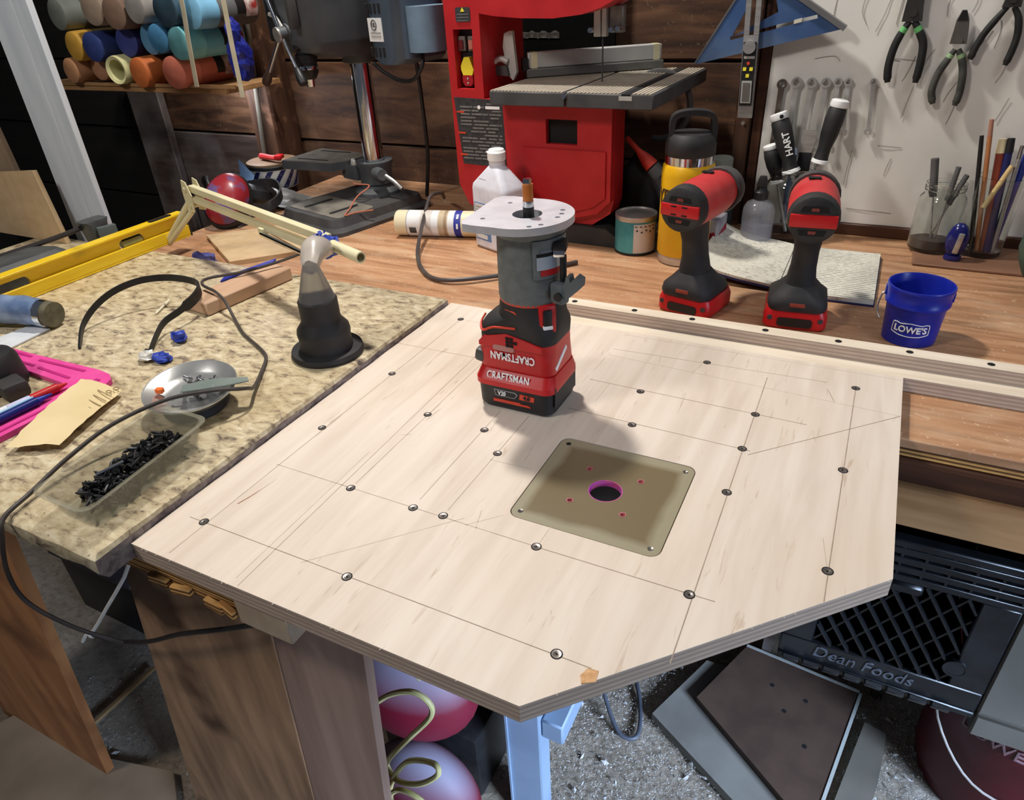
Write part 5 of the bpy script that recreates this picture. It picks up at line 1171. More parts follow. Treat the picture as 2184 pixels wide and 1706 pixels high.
def build_pliers():
    def pliers(name, label, piv, L, Rr, jaw, w, grip, band, tone):
        y = 1.388; o = (piv[0], y, piv[1]); t = thing(name, label, 'pliers', o, 0, 'pliers hung on the papered panel')
        MT = M('plier_steel_'+tone, (104, 100, 94) if tone == 'bright' else (66, 63, 60), rough=0.45, metal=0.6)
        B(o).prism(jaw, y-0.005, y+0.005, 'xz').done('jaw', MT, t, 25)
        B(o).cyl((piv[0], y-0.0075, piv[1]), (piv[0], y+0.0055, piv[1]), w*1.0, seg=18).done('pivot', MT, t)
        for P in (L, Rr):
            pts = [(x, y, z) for x, z in P]
            n = len(pts); hd = B(o).tube([pts[0]]+pts[1:], lambda u: w*(0.75+0.35*min(1, u*3)) if u < 0.94 else w*0.8, 12, 6).done('handle', grip, t)
            a = Vector(pts[1]); b2 = Vector(pts[2]); c = a.lerp(b2, 0.0)
            if band: B(o).tube([Vector(pts[0]).lerp(a, 0.55), a], w*1.02, 12, 0).done('grip_band', band, hd)
    GRN = M('green_band', (94, 168, 98), rough=0.5); GG = M('dusty_grip', (50, 50, 46), (76, 76, 70), 60, rough=0.7); GB = M('black_grip', (20, 20, 20), (34, 34, 32), 50, rough=0.6)
    GY = M('grey_green_band', (132, 160, 116), rough=0.6)
    pliers('lineman_pliers', 'large black-handled pliers with green bands, leftmost of three', (0.004, 0.362), [(0.002, 0.350), (-0.006, 0.335), (-0.013, 0.312), (-0.0150, 0.285), (-0.0115, 0.262)], [(0.008, 0.350), (0.018, 0.336), (0.0275, 0.318), (0.0300, 0.290), (0.0290, 0.262)],
           [(-0.010, 0.350), (0.019, 0.350), (0.016, 0.372), (0.013, 0.42), (-0.006, 0.42), (-0.009, 0.372)], 0.0056, GB, GRN, 'dark')
    pliers('diagonal_cutters', 'grey-handled diagonal cutters hanging lowest in the middle', (0.0755, 0.323), [(0.0735, 0.310), (0.068, 0.298), (0.0585, 0.275), (0.0555, 0.250), (0.0615, 0.231)], [(0.078, 0.310), (0.085, 0.298), (0.0920, 0.278), (0.0950, 0.250), (0.0930, 0.229)],
           [(0.0640, 0.318), (0.087, 0.318), (0.0845, 0.340), (0.0820, 0.352), (0.0760, 0.364), (0.0700, 0.364), (0.0655, 0.350), (0.0650, 0.335)], 0.0052, GG, GY, 'bright')
    B((0.0755, 1.388, 0.323)).prism([(0.0665, 0.350), (0.0805, 0.350), (0.0765, 0.3635), (0.0705, 0.3635)], 1.3822, 1.3832, 'xz').done('cutting_face', HOLE, bpy.data.objects['diagonal_cutters'], 0)
    pliers('slip_joint_pliers', 'black-handled pliers spread open at the top right corner', (0.132, 0.376), [(0.128, 0.368), (0.118, 0.352), (0.107, 0.332), (0.100, 0.312), (0.0975, 0.296)], [(0.136, 0.366), (0.145, 0.352), (0.1500, 0.330), (0.1490, 0.308), (0.1455, 0.288)],
           [(0.120, 0.366), (0.144, 0.366), (0.143, 0.39), (0.139, 0.43), (0.128, 0.43), (0.124, 0.39)], 0.0048, GB, None, 'dark')
build_pliers()

# ================================================================== SHELF OF SPRAY CANS
def build_cans():
    sh = thing('wall_shelf', 'narrow wooden shelf carrying rows of paint cans', 'shelf', (-1.55, 1.35, 0.25)); o = (-1.55, 1.35, 0.25)
    B(o).lohi((-2.06, 1.225, 0.242), (-1.345, 1.40, 0.254), 0.001, 1).done('shelf_board', APRON, sh)
    B(o).lohi((-2.06, 1.222, 0.2545), (-1.310, 1.2245, 0.262)).done('front_lip', APRON, sh)
    y0 = 1.205
    # (x, z, radius, cap colour, body colour, look)
    row = [(-1.823, 0.413, .036, (112, 116, 108), (84, 84, 80), 'grey-green can at the left of the top row'), (-1.690, 0.420, .036, (146, 128, 110), (120, 112, 100), 'tan-capped can in the top row'),
           (-1.618, 0.411, .036, (122, 98, 82), (96, 80, 70), 'brown-capped can in the top row'), (-1.545, 0.420, .034, (150, 146, 140), (120, 118, 114), 'pale grey-capped can in the top row'),
           (-1.450, 0.413, .036, (66, 92, 108), (60, 70, 78), 'dark teal can in the top row'), (-1.374, 0.408, .036, (120, 176, 208), (92, 94, 94), 'light blue can at the right of the top row'),
           (-1.800, 0.344, .034, (190, 146, 60), (110, 92, 50), 'gold-capped can in the middle row'), (-1.731, 0.342, .034, (48, 62, 116), (52, 58, 84), 'navy-capped can in the middle row'), (-1.645, 0.350, .034, (58, 64, 124), (52, 54, 84), 'dim navy can deeper in the middle row'),
           (-1.562, 0.354, .034, (86, 136, 170), (70, 112, 160), 'steel blue can in the middle row'), (-1.497, 0.358, .031, (84, 146, 190), (64, 116, 164), 'mid blue can in the middle row'), (-1.436, 0.347, .035, (128, 200, 206), (112, 184, 204), 'pale cyan can with a black and red label'),
           (-1.845, 0.290, .030, (176, 128, 92), (150, 106, 80), 'tan-orange can at the left of the bottom row'), (-1.774, 0.293, .030, (170, 124, 94), (140, 100, 80), 'second tan-orange can in the bottom row'), (-1.672, 0.292, .032, (206, 202, 150), (180, 176, 140), 'cream hollow-capped can in the bottom row'),
           (-1.594, 0.287, .034, (186, 102, 54), (160, 84, 44), 'orange can in the bottom row'), (-1.476, 0.288, .036, (222, 128, 104), (206, 110, 92), 'salmon pink can in the bottom row')]
    for i, (x, z, r, cc, bc, lb) in enumerate(row):
        dy = 0.03 if 'deeper' in lb or 'second' in lb or 'steel' in lb else 0.0
        loc = (x, y0+dy, z)
        t = thing('spray_can', lb+' on the wall shelf', 'spray can', loc, 0, 'spray cans on the wall shelf')
        t.rotation_euler = (0, 0, math.radians([-4, 3, 5, -3, 2, -2][i % 6]))
        L = 0.165
        cm = M('cap_%d' % i, cc, tuple(min(255, v*1.12) for v in cc), 20, rough=0.5); bm_ = M('can_%d' % i, bc, tuple(min(255, v*1.15) for v in bc), 9, rough=0.4)
        if 'hollow' in lb:
            B().lathe([(r*0.70, 0.045), (r*0.72, 0.003), (r*0.95, 0.0), (r, 0.006), (r, 0.05)], z=(0, 1, 0), seg=26).done('cap', cm, t)
            B().lathe([(0.0001, 0.044), (r*0.72, 0.044)], z=(0, 1, 0), seg=26).done('cap_inner', M('cap_inner', (110, 102, 92), rough=0.7), t)
        else:
            B().lathe([(0.0001, 0.001), (r*0.86, 0.0), (r*0.95, 0.002), (r*0.97, 0.008), (r, 0.05)], z=(0, 1, 0), seg=26).done('cap', cm, t)
        bd = B().lathe([(r*0.93, 0.0505), (r*0.975, 0.055), (r*0.975, L-0.006), (r*0.94, L), (0.0001, L)], z=(0, 1, 0), seg=26).done('body', bm_, t)
        if 'cyan' in lb or 'salmon' in lb or 'light blue' in lb:
            B().lathe([(r*0.985, 0.10), (r*0.985, 0.125)], z=(0, 1, 0), seg=10, a0=math.radians(-60), a1=math.radians(20)).done('label_band', BLK, bd)
            B().lathe([(r*0.985, 0.1255), (r*0.985, 0.160)], z=(0, 1, 0), seg=10, a0=math.radians(-40), a1=math.radians(30)).done('label_block', M('label_mix', (150, 46, 44), (210, 206, 200), 50, rough=0.5), bd)
    # bare nozzles of two capless cans
    for x, z, lb, c in ((-1.742, 0.423, 'capless can with a pale nozzle in the top row', (206, 206, 176)), (-1.522, 0.292, 'capless can with a clear nozzle in the bottom row', (190, 194, 192))):
        t = thing('spray_can', lb+' on the shelf', 'spray can', (x, 1.235, z), 0, 'spray cans on the wall shelf')
        B().lathe([(0.0001, 0.0), (0.009, 0.001), (0.012, 0.006), (0.012, 0.020), (0.0001, 0.020)], z=(0, 1, 0), seg=18).done('nozzle', M('nozzle_%d' % c[2], c, rough=0.4), t)
        B().lathe([(0.0115, 0.0202), (0.012, 0.022), (0.0125, 0.034), (0.013, 0.040), (0.013, 0.125), (0.0001, 0.125)], z=(0, 1, 0), seg=24).done('body', M('bare_can', (96, 92, 86), (120, 116, 108), 10, rough=0.45), t)
    # blue mesh-wrapped ball jammed at the end of the shelf
    t = thing('blue_net_roll', 'bundle of crumpled dark blue plastic at the right end of the shelf', 'bundle', (-1.287, 1.215, 0.315)); rnd = random.Random(8)
    b = B(); b.lathe([(0.0001, 0.0), (0.022, 0.0), (0.033, 0.006), (0.036, 0.016), (0.033, 0.035), (0.0001, 0.035)], z=(0, 1, 0), seg=22, sx=0.72, sy=1.30); b.jitter(0.003)
    b.done('wrap', M('net_blue', (22, 28, 110), (44, 56, 160), 60, rough=0.35), t, 0)
    b = B(); b.ball((0.004, 0.01, 0.055), (0.018, 0.016, 0.024), 10, 8).jitter(0.003); b.done('tail', M('net_blue', (22, 28, 110)), t, 0)
    # pale straps hanging down in front of the cans
    for k, (x0, x1, z1, lb) in enumerate(((-1.372, -1.395, 0.262, 'pale plastic strap hanging in front of the blue and salmon cans'), (-1.252, -1.262, 0.243, 'pale plastic strap at the right end of the can shelf'))):
        t = tag(B((x0, 1.19, 0.4)).ribbon([(x0, 1.192, 0.56), (x0-0.001, 1.190, 0.43), ((x0+x1)/2-0.003, 1.192, 0.35), (x1, 1.190, z1)], (0.0062, 0, 0), (0, 0.0016, 0)).done('strap', M('strap_cream', (202, 192, 164), rough=0.6)), lb, 'strap', 'straps on the can shelf'); t.location = (x0, 1.19, 0.4)
build_cans()
o = B((-1.40, 1.395, 0.0)).cyl((-1.388, 1.400, 0.56), (-1.462, 1.400, 0.0), 0.0062, seg=10).done('metal_rod', M('dull_rod', (112, 108, 98), (130, 126, 114), 12, rough=0.5, metal=0.4))
o.location = (-1.40, 1.395, 0.0); tag(o, 'thin grey metal rod leaning against the rough stud', 'rod')

# ================================================================== BENCH CLUTTER ON THE LEFT
def build_clutter():
    # striped tin
    loc = (-1.395, 1.362, 0.0); t = thing('striped_tin', 'blue and white striped tin with a wooden lid behind the drill press table', 'tin', loc)
    b = B(); n = 20
    W_ = M('tin_white', (206, 200, 188), rough=0.4); N_ = M('tin_navy', (26, 30, 74), rough=0.3)
    B().lathe([(0.0001, 0.0006), (0.055, 0.0006), (0.058, 0.004), (0.062, 0.050)], seg=36).done('body', W_, t)
    for k in range(12):
        a0 = 2*PI*k/12; V = []
        for j in range(7):
            u = j/6; a = a0+u*0.55; r = 0.0586+0.004*u
            V += [(r*math.cos(a), r*math.sin(a), 0.005+0.044*u), (r*math.cos(a+0.22), r*math.sin(a+0.22), 0.005+0.044*u)]
        b = B(); b._add(V, [(2*j, 2*j+1, 2*j+3, 2*j+2) for j in range(6)]); b.done('stripe', N_, t, 60)
    B().lathe([(0.062, 0.0505), (0.064, 0.053), (0.064, 0.058), (0.062, 0.060)], seg=36).done('rim', BLK, t)
    B().lathe([(0.0001, 0.066), (0.060, 0.066), (0.063, 0.0645), (0.063, 0.0602)], seg=36).done('wood_lid', M('lid_wood', (116, 90, 66), (140, 112, 86), 20, rough=0.6), t)
    t = thing('red_clip', 'small red plastic spring clip lying on the striped tin', 'clip', (-1.375, 1.345, 0.0665))
    B().tube([(-0.045, 0.010, 0.008), (-0.015, 0.0, 0.010), (0.018, -0.006, 0.010), (0.034, -0.004, 0.009)], lambda u: 0.008-0.003*u, 8, 4).done('lower_jaw', REDDUST, t)
    B().box((0.030, -0.004, 0.014), (0.020, 0.022, 0.010), RZ(20), 0.003).done('hinge', RED, t)
    # ear defenders
    loc = (-1.235, 1.085, 0.0); t = thing('ear_muffs', 'ear defenders with red and blue cups and a black headband', 'ear muffs', loc)
    ax = Vector((0.50, -0.62, 0.60)).normalized(); c = Vector((-0.012, -0.020, 0.056))
    B().lathe([(0.0001, 0.036), (0.022, 0.035), (0.042, 0.029), (0.055, 0.015), (0.059, 0.003)], c, ax, 30, sx=0.78).done('cup', M('muff_red', (150, 40, 48), (104, 84, 128), 24, rough=0.3, lo=0.52, hi=0.60), t)
    B().lathe([(0.060, 0.003), (0.064, -0.004), (0.064, -0.016), (0.054, -0.022), (0.0001, -0.022)], c, ax, 30, sx=0.78).done('cushion', BLKR, t)
    c2 = Vector((-0.022, 0.075, 0.046))
    B().lathe([(0.0001, 0.02), (0.030, 0.018), (0.044, 0.008), (0.047, -0.01), (0.040, -0.02), (0.0001, -0.02)], c2, Vector((0.1, 0.3, 0.9)), 28).done('far_cup', BLK, t)
    B().ribbon([(-0.030, 0.060, 0.065), (0.035, 0.072, 0.072), (0.078, 0.050, 0.062), (0.100, 0.005, 0.052), (0.082, -0.030, 0.044), (0.048, -0.038, 0.046), (0.020, -0.034, 0.052)], (0, 0, 0.010), (0.002, 0.003, 0), 8).done('headband', BLKR, t)
    B().tube([(-0.110, 0.03, 0.03), (-0.118, 0.02, 0.075), (-0.098, 0.012, 0.090), (-0.078, 0.0, 0.070)], 0.0045, 8).done('wire_arm', BLK, t)
    # grey plastic bag and blue scrap between tin and press
    rnd = random.Random(12)
    b = B((-1.20, 1.27, 0)); V = []; F = []
    for j in range(9):
        for i in range(11):
            u, v = i/10, j/8; V.append((-1.36+0.15*u+0.02*v, 1.215+0.09*v-0.03*u, 0.004+0.026*math.sin(PI*v)*math.sin(PI*min(1, u*1.05))**.6+rnd.uniform(0, .006)))
    for j in range(8):
        for i in range(10): a = j*11+i; F.append((a, a+1, a+12, a+11))
    b._add(V, F); ob = b.done('plastic_bag', M('grey_bag', (150, 146, 138), (176, 172, 164), 14, rough=0.35), None, 0); ob.location = (-1.20, 1.27, 0); tag(ob, 'crumpled grey plastic bag between the tin and the drill press', 'bag')
    b = B((-1.25, 1.2, 0)); b.prism([(-1.315, 1.215), (-1.215, 1.165), (-1.205, 1.178), (-1.300, 1.232)], 0.034, 0.036, 'xy'); ob = b.done('orange_card', M('orange_card', (176, 84, 36), rough=0.7)); ob.location = (-1.25, 1.2, 0); tag(ob, 'strip of orange card on top of the grey bag', 'card')
    b = B((-1.40, 1.25, 0)); b._add([(-1.400, 1.250, 0.012), (-1.372, 1.243, 0.010), (-1.345, 1.25, 0.055), (-1.405, 1.262, 0.088)], [(0, 1, 2, 3), (3, 2, 1, 0)]); b.jitter(0.002)
    ob = b.done('blue_card', M('pale_blue_card', (140, 176, 226), rough=0.6), None, 0); ob.location = (-1.40, 1.25, 0); tag(ob, 'pale blue scrap of card standing behind the ear defenders', 'card')
    # MDF offcuts on the bench
    def slab(name, pts, z0, z1, mt, label, cat, group=None):
        cx = sum(p[0] for p in pts)/len(pts); cy = sum(p[1] for p in pts)/len(pts)
        ob = B((cx, cy, z0)).prism(pts, z0, z1, 'xy').done(name, mt, None, 20); ob.location = (cx, cy, z0); return tag(ob, label, cat, group)
    slab('mdf_offcut', [(-1.228, 0.972), (-1.150, 1.045), (-0.962, 0.962), (-1.053, 0.868)], 0.0004, 0.009, MDF, 'light brown fibreboard offcut beneath the lamp arm', 'board', 'fibreboard offcuts')
    slab('mdf_offcut', [(-1.130, 1.080), (-1.105, 1.088), (-0.957, 1.010), (-0.955, 0.965), (-1.146, 1.050)], 0.0004, 0.007, MDF, 'lighter fibreboard offcut poking out beside the drill press base', 'board', 'fibreboard offcuts')
    # wood block on the slab
    ob = B((-0.87, 0.72, 0.03)).box((-0.866, 0.722, 0.0405), (0.052, 0.165, 0.0205), RZ(-7), 0.002, 1).done('wood_block', M('pale_pink_wood', (184, 148, 118), (204, 168, 138), 5, (8, 1, 8), 0.6)); ob.location = (-0.87, 0.72, 0.03); tag(ob, 'pinkish wooden block lying on the granite under the lamp cable', 'block')
    ob = B((-0.93, 0.80, 0.031)).box((-0.925, 0.800, 0.0335), (0.030, 0.12, 0.004), RZ(-34), 0.001, 1).done('blue_pencil', M('blue_lacquer', (34, 44, 150), rough=0.4)); ob.location = (-0.93, 0.80, 0.031); ob.scale = (0.35, 1, 1); tag(ob, 'flat blue carpenter pencil behind the wooden block', 'pencil')
build_clutter()

def crumple(name, c, r, mt, label, cat, seed, flat=0.6):
    rnd = random.Random(seed); b = B(c); b.ball((c[0], c[1], c[2]+r*flat), (r, r*0.85, r*flat), 9, 7)
    for v in b.bm.verts: v.co *= 1+rnd.uniform(-0.35, 0.25); v.co.z = max(v.co.z, 0.0005)
    ob = b.done(name, mt, None, 0); ob.location = c; return tag(ob, label, cat, 'crumpled blue tape scraps' if 'tape' in name else None)

def build_lamp_arm():
    loc = (-1.09, 0.86, 0.03); t = thing('desk_lamp', 'cream jointed desk lamp arm reaching over the bench', 'lamp', loc); o = loc
    j = Vector((-1.085, 0.856, 0.134)); e = Vector((-0.630, 0.690, 0.142)); d = (e-j).normalized(); s = Vector((-d.y, d.x, 0)).normalized(); u = d.cross(s)*-1
    u = Vector((0, 0, 1))
    def bar(off, r, a, b2, name='bar'):
        return B(o).box(j+d*((a+b2)/2)+off, (b2-a, r*2, r*2), Matrix((d, s, d.cross(s))).transposed(), 0.0008, 1).done(name, CREAM, t)
    L = (e-j).length
    bar(Vector((0, 0, 0.013)), 0.0058, 0.0, L*0.98); bar(Vector((0, 0, -0.004))+s*-0.004, 0.0050, 0.01, L*0.97, 'lower_bar')
    # spring rod and tube end
    B(o).cyl(j+d*L*0.60-s*0.013+Vector((0, 0, -0.012)), j+d*L*0.93-s*0.014+Vector((0, 0, -0.016)), 0.0038, seg=10).done('spring_rod', CHROME, t)
    B(o).box(j+d*L*0.60-s*0.009+Vector((0, 0, -0.008)), (0.016, 0.012, 0.010), Matrix((d, s, d.cross(s))).transposed(), 0.002).done('spring_bracket', CREAM, t)
    tb = B(o).lathe([(0.0058, 0.0), (0.0078, 0.0), (0.0078, 0.075), (0.0058, 0.075)], e-d*0.015+Vector((0, 0, 0.006)), Vector((0.95, -0.28, -0.06)), 18).done('tube_end', CREAM, t)
    # joint plates
    for k in (-1, 1):
        P = [(-0.018, -0.030), (0.014, -0.026), (0.020, 0.004), (0.006, 0.026), (-0.012, 0.028), (-0.020, 0.008)]
        B(o).prism(P, -0.0008, 0.0008, 'xz', T=Matrix.Translation(j+s*0.010*k)@Matrix((d, s, Vector((0, 0, 1)))).transposed().to_4x4()).done('joint_plate', CREAM, t, 20)
    for dx, dz in ((0.0, 0.013), (0.004, -0.016)): B(o).cyl(j+d*dx-s*0.014+u*dz, j+d*dx+s*0.014+u*dz, 0.0042, seg=12).done('joint_bolt', CREAM, t)
    k0 = j+Vector((-0.010, -0.004, -0.018)); k1 = Vector((-1.200, 0.862, 0.034))
    for off in (Vector((0, 0, 0.008)), Vector((0, 0, -0.010))): B(o).cyl(k0+off, k1+off*0.4, 0.0050, seg=10).done('lower_arm_rod', CREAM, t)
    B(o).cyl(k1+Vector((-.006, 0, -0.0035)), k1+Vector((-.006, 0, 0.018)), 0.010, seg=16).done('base_pivot', BLK, t)
    # blue tape knotted round the end
    b = B((-0.648, 0.694, 0.128)); b.ball((-0.648, 0.694, 0.145), (0.020, 0.014, 0.017), 12, 8).jitter(0.0035)
    ob = b.done('tape_wrap', TAPE, None, 0); ob.location = (-0.648, 0.694, 0.128); tag(ob, 'blue masking tape wrapped round the end of the lamp arm', 'tape')
    # cloudy plastic nozzle and black rubber coupling below
    loc = (-0.602, 0.612, 0.03); t = thing('rubber_coupling', 'black stepped rubber hose coupling with a cloudy plastic funnel', 'coupling', loc)
    B().lathe([(0.0001, 0.0004), (0.046, 0.0004), (0.0475, 0.004), (0.046, 0.009), (0.0345, 0.0095), (0.0335, 0.024), (0.0345, 0.032), (0.0335, 0.038), (0.0265, 0.047), (0.0250, 0.052), (0.0250, 0.076), (0.0235, 0.078), (0.020, 0.0765), (0.0001, 0.070)], seg=40).done('flange', BLKR, t, 35)
    B().lathe([(0.0235, 0.0765), (0.0225, 0.080), (0.0120, 0.115), (0.0085, 0.124)], seg=24).done('funnel', SMOKEP, t)
    rings = []
    for k in range(9):
        q = k/8; c = Vector((0.0, 0.0, 0.118)).lerp(Vector((-0.036, 0.066, 0.116)), q)+Vector((0, 0, 0.012*math.sin(PI*q))); rr = 0.0095+0.0085*math.sin(PI*min(1, q*0.8))
        dv = Vector((-0.5, 0.85, 0.05)).normalized(); sx_ = Vector((0, 0, 1)).cross(dv).normalized(); up = dv.cross(sx_)
        rings.append([c+sx_*rr*math.cos(2*PI*i/12)+up*rr*0.9*math.sin(2*PI*i/12) for i in range(12)])
    B().loft(rings).jitter(0.0012).done('bag_sleeve', M('cloudy_sleeve', (186, 176, 164), (204, 196, 186), 20, rough=0.3, alpha=0.85), t, 40)
build_lamp_arm()

def build_slab_items():
    # yellow spirit level on edge
    loc = (-1.205, 0.60, 0.03); t = thing('spirit_level', 'long yellow aluminium spirit level standing on edge on the granite', 'level', loc); o = loc
    x0, x1, ya, yb = -1.217, -1.195, 0.28, 0.912; z0 = 0.0304
    B(o).lohi((x0, ya, z0), (x1, yb, z0+0.004), 0.0008, 1).done('bottom_flange', LEVELY, t)
    B(o).lohi((x0, ya, z0+0.044), (x1, yb, z0+0.048), 0.0008, 1).done('top_flange', LEVELY, t)
    h = [rrect(0.052, 0.020, 0.009, 4, 0.79, z0+0.026), rrect(0.07, 0.022, 0.010, 4, 0.56, z0+0.024)]
    B(o).prism([(ya, z0+0.0042), (yb, z0+0.0042), (yb, z0+0.0438), (ya, z0+0.0438)], -1.2085, -1.2035, 'yz', h).done('web', LEVELY, t, 20)
    B(o).lohi((x1-0.006, ya, z0+0.0042), (x1, yb, z0+0.022), 0.0005, 1).done('lower_face', LEVELY, t)
    B(o).cyl((-1.206, 0.770, z0+0.026), (-1.206, 0.810, z0+0.026), 0.006, seg=14).done('vial', M('vial_green', (150, 150, 96), rough=0.1), t)
    B(o).lohi((x0-0.0004, yb, z0), (x1+0.0004, yb+0.003, z0+0.0482)).done('end_cap', BLK, t)
    B(o).prism(rrect(0.012, 0.050, 0.005, 4, -1.206, 0.862), z0+0.0481, z0+0.0492, 'xy').done('top_vial_slot', BLK, t, 0)
    # bar clamp behind the level
    loc = (-1.33, 0.72, 0.03); t = thing('bar_clamp', 'dark grey bar clamp lying on the granite behind the level', 'clamp', loc); o = loc
    CG = M('clamp_grey', (58, 60, 62), (78, 80, 78), 24, rough=0.5)
    B(o).tube([(-1.325, 0.800, 0.075), (-1.33, 0.72, 0.070), (-1.345, 0.60, 0.066), (-1.36, 0.48, 0.062)], 0.0048, 8, 4).done('bar', M('clamp_bar', (60, 56, 54), rough=0.45, metal=0.6), t)
    B(o).loft([[Vector((-1.318+u, 0.800+v, z)) for u, v in rrect(w, dd, 0.006, 3)] for z, w, dd in ((0.031, 0.030, 0.026), (0.060, 0.034, 0.034), (0.078, 0.040, 0.040), (0.085, 0.034, 0.050))]).done('head', CG, t, 35)
    B(o).box((-1.290, 0.806, 0.056), (0.010, 0.034, 0.036), RZ(-18), 0.002).done('jaw_pad', M('jaw_pad', (84, 92, 90), rough=0.6), t)
    B(o).loft([[Vector((-1.30+c, 0.62+v+c*0.3, z)) for c, v in rrect(w, dd, 0.02, 4)] for z, w, dd in ((0.031, 0.085, 0.18), (0.050, 0.090, 0.19), (0.070, 0.060, 0.15))]).done('trigger_body', CG, t, 40)
    B(o).box((-1.268, 0.545, 0.060), (0.030, 0.06, 0.024), RZ(-20), 0.006).done('handle', M('navy_grip', (54, 58, 92), (70, 74, 104), 30, rough=0.6), t)
    B(o).box((-1.285, 0.50, 0.050), (0.07, 0.10, 0.03), RZ(-14), 0.01).done('grip_end', M('navy_dark', (28, 30, 52), rough=0.6), t)
    # tan boards leaning behind, left of the post
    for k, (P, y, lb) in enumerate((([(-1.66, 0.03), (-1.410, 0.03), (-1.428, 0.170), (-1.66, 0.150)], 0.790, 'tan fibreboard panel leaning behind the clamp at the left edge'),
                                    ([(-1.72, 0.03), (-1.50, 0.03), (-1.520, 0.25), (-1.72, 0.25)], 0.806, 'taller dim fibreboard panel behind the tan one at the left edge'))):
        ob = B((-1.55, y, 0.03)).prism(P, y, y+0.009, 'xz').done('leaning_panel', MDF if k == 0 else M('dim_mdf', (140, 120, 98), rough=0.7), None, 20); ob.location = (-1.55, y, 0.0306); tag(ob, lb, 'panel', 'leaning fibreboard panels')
    # hammer or torch head wrapped in tape, with a white strip under it
    loc = (-1.07, 0.52, 0.03); t = thing('taped_handle', 'blue-grey taped tool handle lying at the left edge of the granite', 'handle', loc); o = loc
    B(o).tube([(-1.24, 0.462, 0.052), (-1.16, 0.492, 0.054), (-1.10, 0.512, 0.055), (-1.062, 0.522, 0.053)], lambda u: 0.022-0.004*abs(u-0.55), 14, 5).jitter(0.0012).done('sleeve', M('blue_foil_tape', (94, 118, 156), (150, 170, 200), 26, rough=0.22, metal=0.2), t)
    B(o).tube([(-1.060, 0.521, 0.0525), (-1.050, 0.5235, 0.0515)], 0.0205, 18, 0).done('steel_collar', CHROME, t)
    B(o).tube([(-1.0495, 0.5238, 0.0515), (-1.040, 0.5260, 0.0510)], 0.0188, 18, 0).done('end_face', M('end_olive', (88, 84, 66), (112, 106, 84), 80, rough=0.6), t)
    B(o).tube([(-1.185, 0.478, 0.075), (-1.150, 0.49, 0.0775), (-1.125, 0.499, 0.0755)], 0.008, 8, 3).done('olive_patch', M('olive_tape', (140, 120, 50), rough=0.5), t)
    ob = B((-1.07, 0.48, 0.03)).prism([(-1.086, 0.521), (-1.045, 0.514), (-1.028, 0.35), (-1.10, 0.35)], 0.0308, 0.0328, 'xy').done('white_strip', M('white_steel', (206, 210, 214), (220, 223, 226), 40, rough=0.4)); ob.location = (-1.07, 0.48, 0.03); tag(ob, 'flat white metal strip lying under the taped handle', 'strip')
    # black curved band with tape at its foot
    loc = (-0.93, 0.60, 0.03); t = thing('plastic_band', 'black curved plastic band arching above the granite', 'band', loc)
    P = [(-0.941, 0.489, 0.0310), (-0.985, 0.528, 0.0400), (-0.990, 0.560, 0.058), (-0.985, 0.595, 0.070), (-0.968, 0.630, 0.075), (-0.935, 0.655, 0.074), (-0.895, 0.663, 0.070), (-0.872, 0.652, 0.066), (-0.862, 0.630, 0.060), (-0.860, 0.600, 0.054), (-0.862, 0.572, 0.048), (-0.850, 0.545, 0.040), (-0.833, 0.517, 0.0310)]
    b = B(loc); Q = catmull(P, 5); rings = []
    for i, p in enumerate(Q):
        tg = (Q[min(i+1, len(Q)-1)]-Q[max(i-1, 0)]).normalized(); s = Vector((0, 0, 1)).cross(tg).normalized(); u = tg.cross(s); f = i/(len(Q)-1)
        w = 0.0035+0.0015*math.sin(PI*f)+(0.003 if 0.55 < f < 0.72 else 0)
        rings.append([p+s*a_+u*b_ for a_, b_ in ((-0.0014, -w), (0.0014, -w), (0.0014, w), (-0.0014, w))])
    b.loft(rings); b.done('band', BLK, t, 50)
    B(loc).box((-0.832, 0.515, 0.0340), (0.006, 0.004, 0.010), RX(15), 0.001).done('end_clip', BLK, t)
    crumple('tape_scrap', (-0.823, 0.560, 0.0302), 0.013, TAPE, 'small ball of crumpled blue tape inside the black band', 'tape', 1)
    crumple('tape_scrap', (-0.795, 0.510, 0.0302), 0.014, TAPE, 'crumpled blue tape at the right foot of the black band', 'tape', 2, 0.4)
    crumple('clear_scrap', (-0.819, 0.503, 0.0302), 0.013, M('clear_scrap', (206, 204, 196), (222, 220, 214), 30, rough=0.3), 'scrap of clear tape at the foot of the black band', 'scrap', 3, 0.5)
    crumple('tape_scrap', (-1.105, 0.858, 0.0005), 0.024, M('dusty_blue_tape', (58, 62, 126), (90, 92, 150), 50, rough=0.6), 'dusty crumpled blue tape on the bench behind the slab', 'tape', 4, 0.5)
    ob = B((-0.93, 0.625, 0.03)).tube([(-0.955, 0.655, 0.036), (-0.935, 0.612, 0.034)], 0.0016, 6, 0).done('white_stick', M('ivory', (224, 216, 190), rough=0.5)); ob.location = (-0.93, 0.625, 0.0304); ob.location.z -= 0.002; tag(ob, 'tiny ivory stick lying inside the black band', 'stick')
    # pink plastic template frame
    loc = (-0.87, 0.39, 0.03); t = thing('pink_square', 'bright pink plastic triangular layout square with ribs', 'square', loc); o = loc
    out = [(-1.06, 0.446), (-0.985, 0.447), (-0.845, 0.4515), (-0.822, 0.449), (-0.808, 0.441), (-0.802, 0.428), (-0.806, 0.408), (-0.812, 0.26), (-0.856, 0.24), (-0.853, 0.395), (-0.860, 0.4105), (-0.985, 0.4155), (-1.06, 0.4145)]
    B(o).prism(out, 0.0304, 0.0370, 'xy').done('frame', PINK, t, 20)
